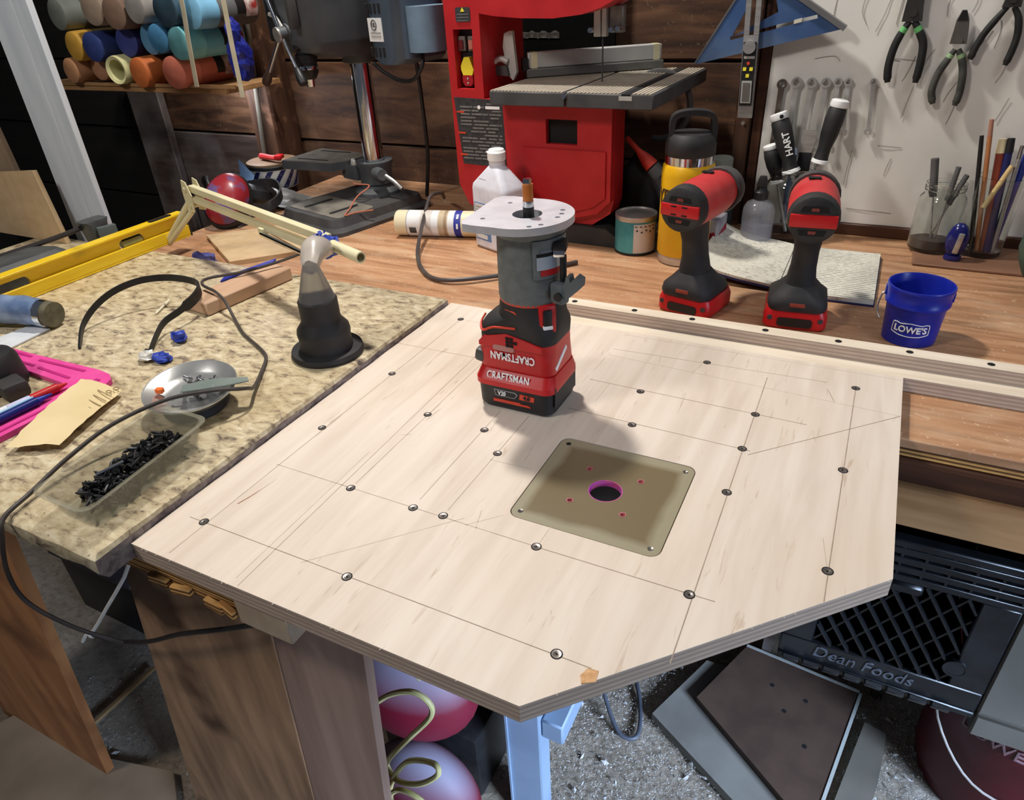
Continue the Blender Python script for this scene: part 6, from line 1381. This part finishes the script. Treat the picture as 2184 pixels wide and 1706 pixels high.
    for q in ([(-1.02, 0.4385), (-0.97, 0.4385), (-0.97, 0.4425), (-1.02, 0.4425)], [(-0.95, 0.4365), (-0.86, 0.4395), (-0.86, 0.4435), (-0.95, 0.4405)], [(-1.00, 0.425), (-0.94, 0.423), (-0.94, 0.427), (-1.00, 0.429)], [(-0.93, 0.4225), (-0.862, 0.4195), (-0.862, 0.4235), (-0.93, 0.4265)],
              [(-0.843, 0.30), (-0.839, 0.30), (-0.836, 0.395), (-0.840, 0.395)], [(-0.823, 0.30), (-0.819, 0.30), (-0.816, 0.375), (-0.820, 0.375)], [(-0.845, 0.25), (-0.841, 0.25), (-0.840, 0.29), (-0.844, 0.29)], [(-0.826, 0.415), (-0.818, 0.415), (-0.818, 0.434), (-0.826, 0.434)]):
        B(o).prism(q, 0.0371, 0.0378, 'xy').done('groove', PINKD, t, 0)
    # black round cap standing in the corner
    loc = (-0.945, 0.378, 0.03); t = thing('rubber_stopper', 'black rubber stopper inside the corner of the pink square', 'stopper', loc)
    B().lathe([(0.0001, 0.0004), (0.034, 0.0004), (0.037, 0.006), (0.034, 0.038), (0.030, 0.045), (0.0001, 0.046)], seg=28).done('body', BLKR, t)
    B().box((0.040, -0.004, 0.012), (0.050, 0.030, 0.022), RZ(-12), 0.006).done('lug', BLKD, t)
    # pens
    def pen(name, a, e, r, parts, label):
        a = Vector(a); e = Vector(e); d = e-a; t = thing(name, label, 'pen', tuple(a)); o = tuple(a)
        for u0, u1, mt, nm in parts: B(o).cyl(a+d*u0, a+d*(u1-0.002), r if nm != 'tip' else r*0.8, r if nm != 'tip' else r*0.2, 14).done(nm, mt, t)
    pen('marker_pen', (-0.862, 0.235, 0.0430), (-0.840, 0.406, 0.0430), 0.0055, [(0, 0.60, M('pen_white', (214, 216, 222), rough=0.35), 'barrel'), (0.60, 0.75, M('pen_lilac', (190, 190, 214), rough=0.35), 'barrel'), (0.75, 0.93, RED, 'cap'), (0.93, 1.0, M('pen_red_tip', (196, 40, 44), rough=0.4), 'tip')], 'white pen with a red cap resting on the pink square')
    pen('ballpoint_pen', (-0.842, 0.235, 0.0427), (-0.834, 0.382, 0.0427), 0.0052, [(0, 0.88, M('pen_navy', (24, 36, 110), rough=0.25), 'barrel'), (0.88, 1.0, M('pen_blue_end', (30, 50, 150), rough=0.3), 'tip')], 'dark blue pen lying beside the red-capped pen')
    tag(B((-0.842, 0.235, 0.0427)).cyl((-0.843, 0.24, 0.0486), (-0.8365, 0.362, 0.0486), 0.0013, seg=8).done('pen_clip', M('pale_blue_clip', (160, 206, 236), rough=0.3), bpy.data.objects['ballpoint_pen']))
    # torn cream paper
    loc = (-0.775, 0.36, 0.038); rnd = random.Random(21); b = B(loc); V = []; F = []
    A, Bc, D, E_ = Vector((-0.836, 0.421)), Vector((-0.768, 0.428)), Vector((-0.728, 0.318)), Vector((-0.780, 0.290)); nu, nv = 8, 14
    for j in range(nv+1):
        for i in range(nu+1):
            u, v = i/nu, j/nv; p = A.lerp(Bc, u).lerp(E_.lerp(D, u), v)
            V.append((p.x+rnd.uniform(-.0012, .0012), p.y+rnd.uniform(-.0012, .0012), 0.0415+0.0015*math.sin(u*5+v*4)-0.006*max(0, u-0.55)-0.004*max(0, v-0.6)))
    for j in range(nv):
        for i in range(nu): a = j*(nu+1)+i; F.append((a, a+1, a+nu+2, a+nu+1))
    b._add(V, F); t = b.done('torn_paper', KRAFT, None, 60); t.location = loc; tag(t, 'torn piece of cream printed paper lying on the pink square', 'paper')
    for k in range(5):
        p = Vector((-0.785+0.0030*k, 0.408-0.009*k, 0.0418-0.001*k)); B(loc).box(p+Vector((0.010, 0.001, 0)), (0.030-0.002*k, 0.0012, 0.0006), RZ(-8)).done('print_line', M('faded_print', (150, 132, 94), rough=0.8), t, 0)
    for q in ((-0.772, 0.4225), (-0.774, 0.414)): B(loc).tube([(q[0]+0.004*math.cos(a), q[1]+0.0025*math.sin(a), 0.0412) for a in [2*PI*k/10 for k in range(11)]], 0.0006, 4, 0).done('print_symbol', MATS['faded_print'], t, 0)
    # magnetic parts dish
    loc = (-0.662, 0.445, 0.03); t = thing('parts_dish', 'round steel magnetic parts dish holding small hardware', 'dish', loc)
    tilt = (math.radians(5), math.radians(4), 0); t.rotation_euler = tilt
    B().lathe([(0.0001, 0.002), (0.036, 0.002), (0.038, 0.005), (0.034, 0.014), (0.0001, 0.014)], seg=32).done('rubber_base', BLKR, t)
    B().lathe([(0.0001, 0.0145), (0.030, 0.0148), (0.042, 0.0185), (0.050, 0.0270), (0.0525, 0.0285), (0.0525, 0.0295), (0.0500, 0.0292), (0.041, 0.0205), (0.029, 0.0168), (0.0001, 0.0165)], seg=48).done('dish', M('polished_dish', (192, 192, 188), (206, 206, 202), 40, rough=0.24, metal=0.75), t, 50)
    rnd = random.Random(31); zb = 0.038+0.03-0.03
    bits = []
    for k in range(14):
        a = rnd.uniform(0, 2*PI); rr = rnd.uniform(0.004, 0.028); p = Vector((loc[0]+rr*math.cos(a), loc[1]+rr*math.sin(a), 0.0515+rnd.uniform(0, .003))); th = rnd.uniform(0, PI)
        q = p+Vector((math.cos(th), math.sin(th), 0.1))*rnd.uniform(0.008, 0.018)
        ob = B(tuple(p)).cyl(p, q, 0.0016, 0.0014, 8).cyl(p, p-(q-p).normalized()*0.002, 0.0032, seg=8).done('small_screw', CHROME if k % 3 else BLK); ob.location = p
        tag(ob, 'small loose screw lying in the steel parts dish', 'screw', 'screws in the parts dish')
    ob = B((-0.690, 0.424, 0.052)).box((-0.690, 0.424, 0.0560), (0.009, 0.007, 0.006), RZ(20), 0.001, 1).done('orange_connector', M('orange_plastic', (236, 110, 40), rough=0.4)); ob.location = (-0.690, 0.424, 0.052); tag(ob, 'tiny orange plastic connector in the parts dish', 'connector')
    b = B((-0.63, 0.44, 0.055)); b.prism([(-0.664, 0.437), (-0.654, 0.424), (-0.615, 0.455), (-0.598, 0.474), (-0.606, 0.480), (-0.640, 0.463)], 0.0615, 0.0628, 'xy')
    ob = b.done('plastic_sleeve', M('grey_green_sleeve', (118, 130, 124), (140, 150, 144), 20, rough=0.3, alpha=0.9), None, 0); ob.location = (-0.63, 0.44, 0.0545); tag(ob, 'grey plastic sleeve sticking out over the rim of the parts dish', 'sleeve')
    # clear tray of black screws
    loc = (-0.610, 0.318, 0.03); t = thing('clear_tray', 'long clear plastic tray full of black screws at the slab corner', 'tray', loc, math.radians(0))
    def sec(z, w, d): return [Vector((u, v, z)) for u, v in rrect(w, d, 0.012, 3)]
    sk = lambda ring: [Vector((p.x-0.11*p.y, p.y, p.z)) for p in ring]
    b = B(); b.loft([sk(sec(0.0006, 0.058, 0.136)), sk(sec(0.030, 0.072, 0.152)), sk(sec(0.0308, 0.080, 0.160)), sk(sec(0.0316, 0.080, 0.160)), sk(sec(0.0312, 0.0705, 0.150)), sk(sec(0.002, 0.056, 0.134))])
    b.done('tray_shell', M('tray_plastic', (150, 146, 124), (176, 172, 152), 30, rough=0.10, alpha=0.30), t, 40)
    rnd = random.Random(17); proto = None
    BS = M('black_phosphate', (26, 26, 28), (44, 43, 44), 60, rough=0.45, metal=0.3)
    for k in range(280):
        v = rnd.uniform(-0.050, 0.058); u = rnd.uniform(-0.021, 0.021); hgt = max(0.0, 1-(abs(u)/0.028)**2)*(0.6+0.4*math.sin(PI*(v+0.06)/0.125))
        p = Vector((loc[0]+u-0.11*v, loc[1]+v, 0.0365+rnd.random()**0.6*0.019*hgt))
        if proto is None:
            b = B(); b.lathe([(0.0001, 0.0), (0.0040, 0.0004), (0.0036, 0.0014), (0.0017, 0.003), (0.0015, 0.011), (0.0001, 0.0135)], seg=7); proto = b.done('drywall_screw', BS, None, 40); ob = proto
        else:
            ob = proto.copy(); COL.objects.link(ob)
        ob.location = p; ob.rotation_euler = (rnd.uniform(1.0, 2.8), rnd.uniform(-0.6, 0.6), rnd.uniform(0, 6.28))
        tag(ob, 'black screw heaped in the clear plastic tray', 'screw', 'black screws in the clear tray')
    ob = B((-0.604, 0.29, 0.056)).cyl((-0.606, 0.282, 0.0600), (-0.600, 0.308, 0.0600), 0.0016, seg=8).done('bright_nail', CHROME); ob.location = (-0.604, 0.29, 0.0565); tag(ob, 'single bright nail on top of the black screws', 'nail')
    # thin cable crossing the slab from the block to the front edge
    P = [(-0.800, 0.850, 0.075), (-0.848, 0.801, 0.060), (-0.878, 0.746, 0.0575), (-0.912, 0.702, 0.058), (-0.900, 0.680, 0.0575), (-0.860, 0.668, 0.0565), (-0.828, 0.655, 0.050), (-0.797, 0.638, 0.0345), (-0.750, 0.608, 0.0330), (-0.700, 0.585, 0.0330), (-0.668, 0.566, 0.0330), (-0.645, 0.535, 0.0335), (-0.618, 0.495, 0.038), (-0.598, 0.466, 0.056), (-0.615, 0.436, 0.066), (-0.648, 0.400, 0.0665), (-0.675, 0.350, 0.058), (-0.683, 0.300, 0.046), (-0.678, 0.255, 0.0375), (-0.670, 0.222, 0.0345), (-0.668, 0.2120, 0.020), (-0.700, 0.2105, -0.04), (-0.70, 0.2120, -0.085), (-0.665, 0.225, -0.12), (-0.640, 0.25, -0.16)]
    ob = B((-0.7, 0.5, 0.03)).tube(P, 0.0023, 8, 6).done('lamp_cable', M('cable_grey', (58, 52, 50), (76, 68, 64), 40, rough=0.5)); ob.location = (-0.7, 0.5, 0.03); tag(ob, 'thin dark cable snaking across the granite and over its front edge', 'cable')
    P = [(-0.86, 1.33, 0.02), (-0.815, 1.25, 0.055), (-0.806, 1.20, 0.064), (-0.795, 1.165, 0.056), (-0.765, 1.09, 0.030), (-0.730, 1.02, 0.012), (-0.690, 0.97, 0.0055), (-0.640, 0.935, 0.0055), (-0.585, 0.945, 0.008), (-0.50, 1.02, 0.006), (-0.44, 1.09, 0.005)]
    ob = B((-0.7, 1.1, 0)).tube(P, 0.0038, 8, 6).done('looped_power_cable', M('cord_grey', (66, 60, 58), (84, 76, 72), 40, rough=0.45)); ob.location = (-0.7, 1.1, 0); tag(ob, 'dark grey power cord looping over the cream caulk tube', 'cord')
build_slab_items()

# ================================================================== BEHIND THE FLASK, RIGHT EDGE
def build_back_items():
    loc = (-0.395, 1.315, 0.0); t = thing('black_bag', 'black lumpy bag between the band saw and the yellow bottle', 'bag', loc); rnd = random.Random(41)
    b = B(); b.ball((0, 0, 0.072), (0.055, 0.045, 0.073), 20, 14)
    for v in b.bm.verts: v.co *= 1+0.08*math.sin(v.co.x*90+v.co.z*60)*math.cos(v.co.y*80); v.co.z = max(0.0005, v.co.z)
    b.done('bag_body', M('black_fabric', (22, 20, 22), (36, 33, 33), 30, rough=0.8), t, 60)
    t = thing('red_nozzle', 'orange-red glue nozzle pointing up left beside the yellow bottle', 'nozzle', (-0.372, 1.29, 0.0))
    B((-0.372, 1.29, 0)).lathe([(0.0042, 0.070), (0.0050, 0.040), (0.0125, 0.012), (0.0135, 0.0), (0.0001, 0.0)], (-0.372, 1.29, 0.128), (-0.62, 0.0, 0.60), 16).done('cone', M('nozzle_red', (206, 62, 48), rough=0.45), t)
    B((-0.372, 1.29, 0)).cyl((-0.3705, 1.29, 0.126), (-0.355, 1.29, 0.111), 0.0135, 0.014, 16).done('collar', SMOKEP, t)
    B((-0.372, 1.29, 0)).tube([(-0.355, 1.29, 0.110), (-0.335, 1.288, 0.07), (-0.33, 1.288, 0.001)], 0.018, 12, 4).done('bottle_body', M('nozzle_bottle', (60, 58, 62), rough=0.4), t)
    loc = (-0.250, 1.31, 0.0); t = thing('grey_canister', 'grey capped canister half hidden behind the yellow bottle', 'canister', loc)
    B().lathe([(0.0001, 0.0006), (0.028, 0.0006), (0.029, 0.004), (0.029, 0.115), (0.022, 0.125), (0.0001, 0.126)], seg=26).done('body', M('canister_dark', (44, 46, 46), rough=0.5), t)
    B().lathe([(0.019, 0.1262), (0.020, 0.1300), (0.020, 0.1450), (0.018, 0.147), (0.0001, 0.147)], seg=22).done('cap', M('cap_sage', (132, 138, 128), rough=0.5), t)
    t = thing('cleaner_box', 'grey and red cardboard box behind the left drill', 'box', (-0.258, 1.262, 0), math.radians(-6))
    B().lohi((-0.010, -0.05, 0.0006), (0.036, 0.008, 0.062), 0.001, 1).done('carton', M('carton_grey', (120, 118, 126), (176, 172, 176), 22, rough=0.6), t)
    B().box((0.013, -0.0506, 0.030), (0.046, 0.0008, 0.010), RY(-20)).done('red_stripe', M('stripe_red', (150, 30, 44), rough=0.5), t, 0)
    B().box((0.0364, -0.021, 0.032), (0.0008, 0.054, 0.012), RX(16)).done('red_stripe', M('stripe_red', (150, 30, 44)), t, 0)
    ob = B((-0.17, 1.16, 0)).cyl((-0.245, 1.150, 0.004), (-0.135, 1.172, 0.004), 0.0036, seg=8).done('brass_rod', M('dull_brass', (156, 128, 66), rough=0.4, metal=0.5)); ob.location = (-0.17, 1.16, 0.0); tag(ob, 'thin brass-coloured rod lying behind the left drill', 'rod')
    ob = B((0.2, 1.29, 0)).lohi((0.085, 1.268, 0.0003), (0.36, 1.39, 0.0045), 0.001, 1).done('hardboard_sheet', M('old_hardboard', (120, 84, 62), (146, 106, 82), 10, rough=0.6)); ob.location = (0.2, 1.29, -0.004); ob.location.z = 0.0002; tag(ob, 'thin brown hardboard sheet under the jars at the right', 'sheet')
    t = thing('green_pouch', 'dark green cloth pouch cut off by the right edge', 'pouch', (0.262, 1.215, 0.0)); b = B(); b.ball((0, 0, 0.085), (0.050, 0.045, 0.086), 18, 12)
    for v in b.bm.verts: v.co += Vector((0, 0, 0))+v.co*0.05*math.sin(v.co.z*70+v.co.x*50); v.co.z = max(0.0052, v.co.z)
    b.done('pouch_body', M('green_cloth', (50, 66, 56), (70, 88, 74), 40, rough=0.85), t, 60)
build_back_items()
for nm in ('glass_jar.001', 'drinking_glass', 'pencil_sharpener'):
    if nm in bpy.data.objects: bpy.data.objects[nm].location.z = 0.0046

# ================================================================== UNDER THE BENCH
def build_under():
    # black milk crate standing upright
    loc = (0.14, 0.95, -0.515); t = thing('milk_crate', 'black plastic milk crate with raised lettering under the bench', 'crate', loc); o = loc
    x0, x1, ya, yb, z0, z1 = 0.012, 0.285, 0.83, 1.10, -0.513, -0.215
    fr = B(o)
    def bx(a, b_, nm, bev=0.002): return B(o).lohi(a, b_, bev, 1).done(nm, CRATE, t)
    bx((x0, ya, z0), (x1, ya+0.012, z0+0.012), 'bottom_rim'); bx((x0, ya+0.002, z0+0.0125), (x1, ya+0.010, z0+0.052), 'letter_band')
    for x in (x0, x1-0.045):
        bx((x, ya+0.001, z0+0.0525), (x+0.045, ya+0.012, z1-0.075), 'corner_post')
    for k in range(4): bx((x0, ya-0.001+0.0005*(k % 2), z1-0.0745+k*0.0155), (x1, ya+0.012, z1-0.0635+k*0.0155), 'rib_course', 0.001)
    for k in range(10): bx((x0+0.004+k*0.0292, ya+0.0005, z1-0.0725), (x0+0.008+k*0.0292, ya+0.013, z1-0.012), 'rib_upright', 0.0005)
    bx((x0-0.004, ya-0.006, z1-0.012), (x1+0.004, ya+0.012, z1), 'top_rim')
    bx((x0+0.118, ya-0.004, z1-0.094), (x0+0.160, ya+0.012, z1-0.0755), 'handle_surround', 0.004)
    for xx, nm in ((x0, 'side_wall'), (x1-0.008, 'side_wall')): bx((xx, ya+0.0125, z0), (xx+0.008, yb, z1), nm)
    bx((x0+0.009, yb-0.008, z0), (x1-0.009, yb, z1), 'back_wall'); bx((x0+0.009, ya+0.0125, z0), (x1-0.009, yb-0.009, z0+0.006), 'floor_panel')
    # diagonal lattice, two layers of slats
    xa, xb, za, zb = x0+0.046, x1-0.046, z0+0.054, z1-0.077
    def slat(cx, sgn, yy):
        h = zb-za; p = [(cx, za), (cx+sgn*h*0.62, zb)]
        (ax, az), (bx_, bz) = p
        def clip(ax, az, bx_, bz):
            pts = []
            for u in (0.0, 1.0): pts.append((ax+(bx_-ax)*u, az+(bz-az)*u))
            t0, t1 = 0.0, 1.0; dx = bx_-ax
            for lim, s in ((xa, 1), (xb, -1)):
                if abs(dx) < 1e-9: continue
                tt = (lim-ax)/dx
                if s*dx > 0: t0 = max(t0, tt)
                else: t1 = min(t1, tt)
            return t0, t1
        t0, t1 = clip(ax, az, bx_, bz)
        if t1-t0 < 0.06: return
        a = Vector((ax+(bx_-ax)*t0, yy, az+(bz-az)*t0)); e = Vector((ax+(bx_-ax)*t1, yy, az+(bz-az)*t1)); d = (e-a).normalized()
        B(o).box((a+e)/2, ((e-a).length, 0.010, 0.0032), Matrix((d, Vector((0, 1, 0)), d.cross(Vector((0, 1, 0))))).transposed()).done('lattice_slat', CRATE, t, 0)
    for k in range(-6, 16): slat(xa+k*0.0245, -1, ya+0.0062); 
    for k in range(-8, 14): slat(xa+k*0.0345, 1, ya+0.0125)
    B(o).lathe([(0.012, 0.0), (0.016, 0.0), (0.0165, 0.012), (0.012, 0.012)], (x1-0.044, ya-0.002, z0+0.090), (0, 1, 0), 22).done('post_socket', CRATE, t)
    B(o).cyl((x1-0.044, ya-0.0015, z0+0.090), (x1-0.044, ya+0.0005, z0+0.090), 0.012, seg=20).done('socket_hole', HOLE, t)
    text('Dean Foods', 0.031, M('raised_letters', (70, 72, 78), rough=0.5), t, frame((0.130, ya+0.0012, z0+0.0345), (1, 0, 0), (0, 0, 1)), sx=0.92, shear=0.18, ext=0.0008, o0=o)
    for k in range(8): B(o).box((x0+0.02+k*0.030, ya-0.003, z0+0.0065), (0.024, 0.008, 0.010), RX(25)@RY(4), 0.001, 1).done('base_lug', CRATE, t)
    # crate stand
    t = thing('crate_stand', 'dark low wooden stand beneath the milk crate', 'stand', (0.15, 1.0, FZ)); o = (0.15, 1.0, FZ)
    B(o).lohi((-0.02, 0.90, -0.535), (0.235, 1.25, -0.5135)).done('top', DARKPLANK, t)
    for x in (-0.015, 0.205): B(o).lohi((x, 1.10, FZ), (x+0.02, 1.24, -0.5355)).done('side', DARKPLANK, t)
    # pale bench leg at the right edge
    # red store bucket
    loc = (0.405, 1.020, FZ); t = thing('store_bucket', 'dark red plastic bucket with store lettering at the lower right', 'bucket', loc)
    H = 0.33; B().lathe([(0.0001, 0.001), (0.118, 0.001), (0.128, 0.24), (0.134, 0.243), (0.134, 0.252), (0.129, 0.255), (0.130, 0.275), (0.136, 0.278), (0.136, 0.287), (0.131, 0.290), (0.133, 0.322), (0.138, 0.326), (0.138, H), (0.130, H), (0.124, 0.03), (0.0001, 0.01)], seg=56).done('pail', REDBKT, t, 40)
    az = math.radians(-22); Rb = 0.1282
    text("LOWE'S", 0.034, M('faded_letters', (128, 100, 104), rough=0.6), t, frame((Rb*math.sin(az), -Rb*math.cos(az), 0.222), (math.cos(az), math.sin(az), 0), (0, 0, 1)), bend=Rb, ext=0.0016)
    B().tube([(-0.137, 0.0, 0.270), (-0.125, -0.075, 0.190), (-0.06, -0.130, 0.125), (0.03, -0.135, 0.12), (0.11, -0.09, 0.17), (0.137, 0.0, 0.265)], 0.0022, 8).done('wire_handle', M('bucket_wire', (176, 168, 160), rough=0.5), t)
    # brown hardboard and grey sheets lying below
    def slab(name, pts, z0, z1, mt, label, cat, group=None):
        cx = sum(p[0] for p in pts)/len(pts); cy = sum(p[1] for p in pts)/len(pts)
        ob = B((cx, cy, z0)).prism(pts, z0, z1, 'xy').done(name, mt, None, 20); ob.location = (cx, cy, z0); return tag(ob, label, cat, group)
    slab('grey_sheet', [(-0.185, 0.86), (-0.115, 1.03), (-0.06, 1.03), (0.118, 0.80), (0.055, 0.72)], FZ+0.006, FZ+0.028, M('grey_board', (112, 108, 100), (134, 130, 122), 8, rough=0.8), 'dusty grey sheet lying on the floor below the plywood board', 'sheet')
    t = thing('hardboard', 'dark brown hardboard panel with a white edge lying under the bench', 'panel', (0.04, 0.93, FZ+0.03)); o = (0.04, 0.93, FZ+0.03)
    P = [(-0.112, 0.920), (-0.045, 1.085), (0.178, 1.062), (0.132, 0.800), (0.105, 0.760)]
    B(o).prism(P, FZ+0.0305, FZ+0.046, 'xy').done('panel', BROWNP, t, 20)
    B(o)
    for a, e in ((Vector((0.178, 1.062)), Vector((0.132, 0.800))), (Vector((-0.045, 1.085)), Vector((0.178, 1.062)))):
        d = (e-a).normalized(); n = Vector((-d.y, d.x))*(1 if a.x > 0.1 else 1)
        q = [a, e, e+n*0.006, a+n*0.006]; B(o).prism([tuple(v) for v in q], FZ+0.0305, FZ+0.0475, 'xy').done('white_edge', M('edge_white', (176, 178, 172), rough=0.6), t, 20)
    for x, y in ((0.02, 1.01), (0.085, 1.0), (0.05, 0.96), (0.095, 0.90)): B(o).cyl((x, y, FZ+0.046), (x, y, FZ+0.0464), 0.0045, seg=10).done('drilled_hole', HOLE, t, 0)
    slab('floor_offcut', [(0.150, 0.80), (0.196, 1.02), (0.235, 1.01), (0.225, 0.90), (0.205, 0.80)], FZ+0.005, FZ+0.020, FLOORWOOD, 'grey plywood offcut lying beside the red bucket', 'board')
    # dusty red plastic lids leaning under the bench
    RD = mat_dusty('dusty_red_shell', (118, 16, 42), (150, 146, 166), 0.22, 0.85)
    for c, s, rot, lb in (((-0.530, 0.575, -0.565), (0.120, 0.085, 0.105), (0.2, 0.35, 0.5), 'upper dusty red plastic float under the board'), ((-0.480, 0.500, -0.745), (0.105, 0.060, 0.112), (0.1, 0.1, 0.2), 'lower dusty red plastic float under the board')):
        t = thing('plastic_float', lb, 'float', (c[0], c[1], c[2]-s[2]), 0, 'dusty red floats under the board')
        ob = B().ball((0, 0, s[2]), s, 32, 20).done('shell', RD, t, 60)
    t = thing('float_stand', 'black plastic tub under the dusty red floats', 'tub', (-0.50, 0.58, FZ)); B().lohi((-0.13, -0.005, 0.005), (0.08, 0.12, 0.18), 0.01).done('tub', BLK, t); B().lohi((-0.10, 0.01, 0.1805), (0.05, 0.09, 0.19), 0.003).done('rim', BLK, t)
    # yellow coiled cord hanging by the planks
    P = [(-0.415, 0.40, -0.245), (-0.43, 0.41, -0.30), (-0.47, 0.43, -0.44)]
    P = [(-0.60, 0.50, -0.575), (-0.545, 0.50, -0.505), (-0.495, 0.50, -0.468), (-0.466, 0.50, -0.478), (-0.470, 0.50, -0.515), (-0.520, 0.50, -0.60), (-0.566, 0.49, -0.675), (-0.570, 0.485, -0.700), (-0.535, 0.47, -0.690), (-0.480, 0.46, -0.640), (-0.440, 0.46, -0.585), (-0.455, 0.47, -0.580), (-0.520, 0.48, -0.640), (-0.560, 0.47, -0.730), (-0.545, 0.46, -0.790), (-0.490, 0.45, -0.800), (-0.450, 0.45, -0.730), (-0.480, 0.455, -0.680), (-0.535, 0.46, -0.700), (-0.560, 0.455, -0.770), (-0.520, 0.45, -0.830), (-0.455, 0.44, -0.800), (-0.455, 0.45, -0.745), (-0.50, 0.455, -0.720), (-0.53, 0.455, -0.78), (-0.51, 0.45, -0.848)]
    P = [(x*0.82+0.022, y*0.82, 0.449-(0.449-z)*0.82) for x, y, z in P]
    ob = B((-0.5, 0.47, -0.85)).tube(P, 0.0038, 8, 6).done('yellow_cord', YCORD); ob.location = (-0.5, 0.47, -0.85); tag(ob, 'loosely coiled pale yellow extension cord hanging under the board', 'cord')
    P = [(-0.362, 0.34, -0.035), (-0.350, 0.36, -0.12), (-0.355, 0.38, -0.19), (-0.36, 0.40, -0.25)]
    ob = B((-0.35, 0.36, -0.2)).tube(P, 0.0035, 8, 4).done('pale_rope', CREAM); ob.location = (-0.35, 0.36, -0.2); tag(ob, 'short pale cord hanging behind the wide plank', 'cord')
    # white rope hanging at the slab corner, knotted to a dark wire
    P = [(-0.610, 0.288, -0.040), (-0.661, 0.290, -0.106), (-0.736, 0.290, -0.190), (-0.808, 0.290, -0.270), (-0.830, 0.290, -0.286), (-0.853, 0.290, -0.312)]
    ob = B((-0.7, 0.29, -0.2)).tube(P, 0.0023, 8, 2).ball((-0.812, 0.290, -0.276), 0.0058, 10, 8).done('white_rope', M('rope_white', (214, 212, 204), rough=0.7)); ob.location = (-0.7, 0.29, -0.2); tag(ob, 'knotted white cord hanging below the slab corner', 'cord')
    P = [(-0.810, 0.289, -0.276), (-0.74, 0.286, -0.250), (-0.66, 0.283, -0.206), (-0.58, 0.280, -0.150), (-0.50, 0.282, -0.105), (-0.44, 0.29, -0.075)]
    ob = B((-0.6, 0.28, -0.2)).tube(P, 0.0028, 8, 4).done('dark_wire', BLK); ob.location = (-0.6, 0.28, -0.2); tag(ob, 'thin black wire sagging from the white knot to the bench', 'wire')
    P = [(-0.640, 0.25, -0.16), (-0.72, 0.262, -0.235), (-0.80, 0.28, -0.285)]
    # bits on the floor at the left
    t = thing('green_cloth', 'faded green rag lying on the floor behind the planks', 'rag', (-1.14, 0.60, FZ)); b = B(); rnd = random.Random(51)
    b.ball((0, 0, 0.03), (0.10, 0.06, 0.05), 14, 8).jitter(0.012)
    for v in b.bm.verts: v.co.z = max(0.006, v.co.z)
    b.done('rag', M('rag_green', (96, 122, 102), (126, 148, 124), 20, rough=0.9), t, 60)
    t = thing('dark_tote', 'black plastic tote on the floor behind the orange plank', 'tote', (-1.42, 0.62, FZ)); B().lohi((-0.14, -0.05, 0.005), (0.13, 0.06, 0.19), 0.012).done('body', BLK, t); B().lohi((-0.15, -0.06, 0.1905), (0.14, 0.07, 0.205), 0.004).done('lid', M('tote_lid', (74, 68, 72), rough=0.6), t)
    ob = B((-1.24, 0.40, FZ)).box((-1.235, 0.395, FZ+0.012), (0.010, 0.24, 0.008), RZ(-1), 0.001, 1).done('floor_stick', M('stick_wood', (150, 120, 82), rough=0.7)); ob.location = (-1.24, 0.40, FZ); tag(ob, 'thin wooden stick lying on the floor between the planks', 'stick')
    slab('floor_board', [(-1.45, 0.16), (-1.02, 0.12), (-0.90, 0.30), (-0.985, 0.360), (-1.13, 0.322), (-1.40, 0.30)], FZ+0.005, FZ+0.024, M('floor_ply', (128, 112, 92), (150, 132, 110), 8, rough=0.8), 'dusty plywood board on the floor at the lower left', 'board')
    # cable on the floor, lower middle
    P = [(-0.315, 0.90, FZ+0.055), (-0.29, 0.86, FZ+0.05), (-0.255, 0.82, FZ+0.022), (-0.225, 0.80, FZ+0.010), (-0.20, 0.815, FZ+0.009), (-0.215, 0.88, FZ+0.010), (-0.26, 0.97, FZ+0.010)]
    ob = B((-0.25, 0.85, FZ)).tube(P, 0.0045, 8, 5).done('floor_cable', M('cable_blue_grey', (70, 74, 84), rough=0.5)); ob.location = (-0.25, 0.85, FZ); tag(ob, 'dark cable curling on the sawdust by the grey-blue leg', 'cable')
    # sawdust and shavings: nobody could count them
    rnd = random.Random(61); V = []; F = []
    for k in range(16000):
        x = rnd.uniform(-0.55, 0.30) if k < 15000 else rnd.uniform(-1.35, -0.85); y = rnd.uniform(0.62, 1.12) if k < 15000 else rnd.uniform(0.25, 0.65); s = rnd.uniform(0.0008, 0.0028) if rnd.random() < 0.992 else rnd.uniform(0.005, 0.010)
        a = rnd.uniform(0, 6.28); c = Vector((x, y, FZ+rnd.uniform(0.004, 0.010))); u = Vector((math.cos(a), math.sin(a), rnd.uniform(-.5, .5)))*s; v = Vector((-math.sin(a), math.cos(a), rnd.uniform(-.5, .5)))*s*rnd.uniform(0.2, 0.7); w_ = Vector((0, 0, s*0.5))
        i = len(V); V += [c-u, c+v, c+u, c-v, c+w_]; F += [(i, i+1, i+4), (i+1, i+2, i+4), (i+2, i+3, i+4), (i+3, i, i+4)]
    b = B((0, 0.8, FZ)); b._add(V, F); ob = b.done('sawdust', M('sawdust_grey', (158, 155, 150), (196, 193, 188), 60, rough=0.9), None, 0); ob.location = (0, 0.8, FZ); tag(ob, 'loose sawdust and wood shavings strewn over the floor', 'sawdust', kind='stuff')
build_under()

P = [(-1.045, 1.250, 0.062), (-1.02, 1.225, 0.064), (-0.99, 1.235, 0.060), (-1.00, 1.200, 0.045), (-0.985, 1.150, 0.033), (-0.965, 1.110, 0.033), (-0.955, 1.135, 0.033), (-0.93, 1.16, 0.033)]
ob = B((-1.0, 1.2, 0.03)).tube(P, 0.0016, 6, 5).done('orange_twine', M('twine_orange', (176, 104, 78), rough=0.8)); ob.location = (-1.0, 1.2, 0.0312); tag(ob, 'faded orange twine draped round the drill press foot', 'twine')
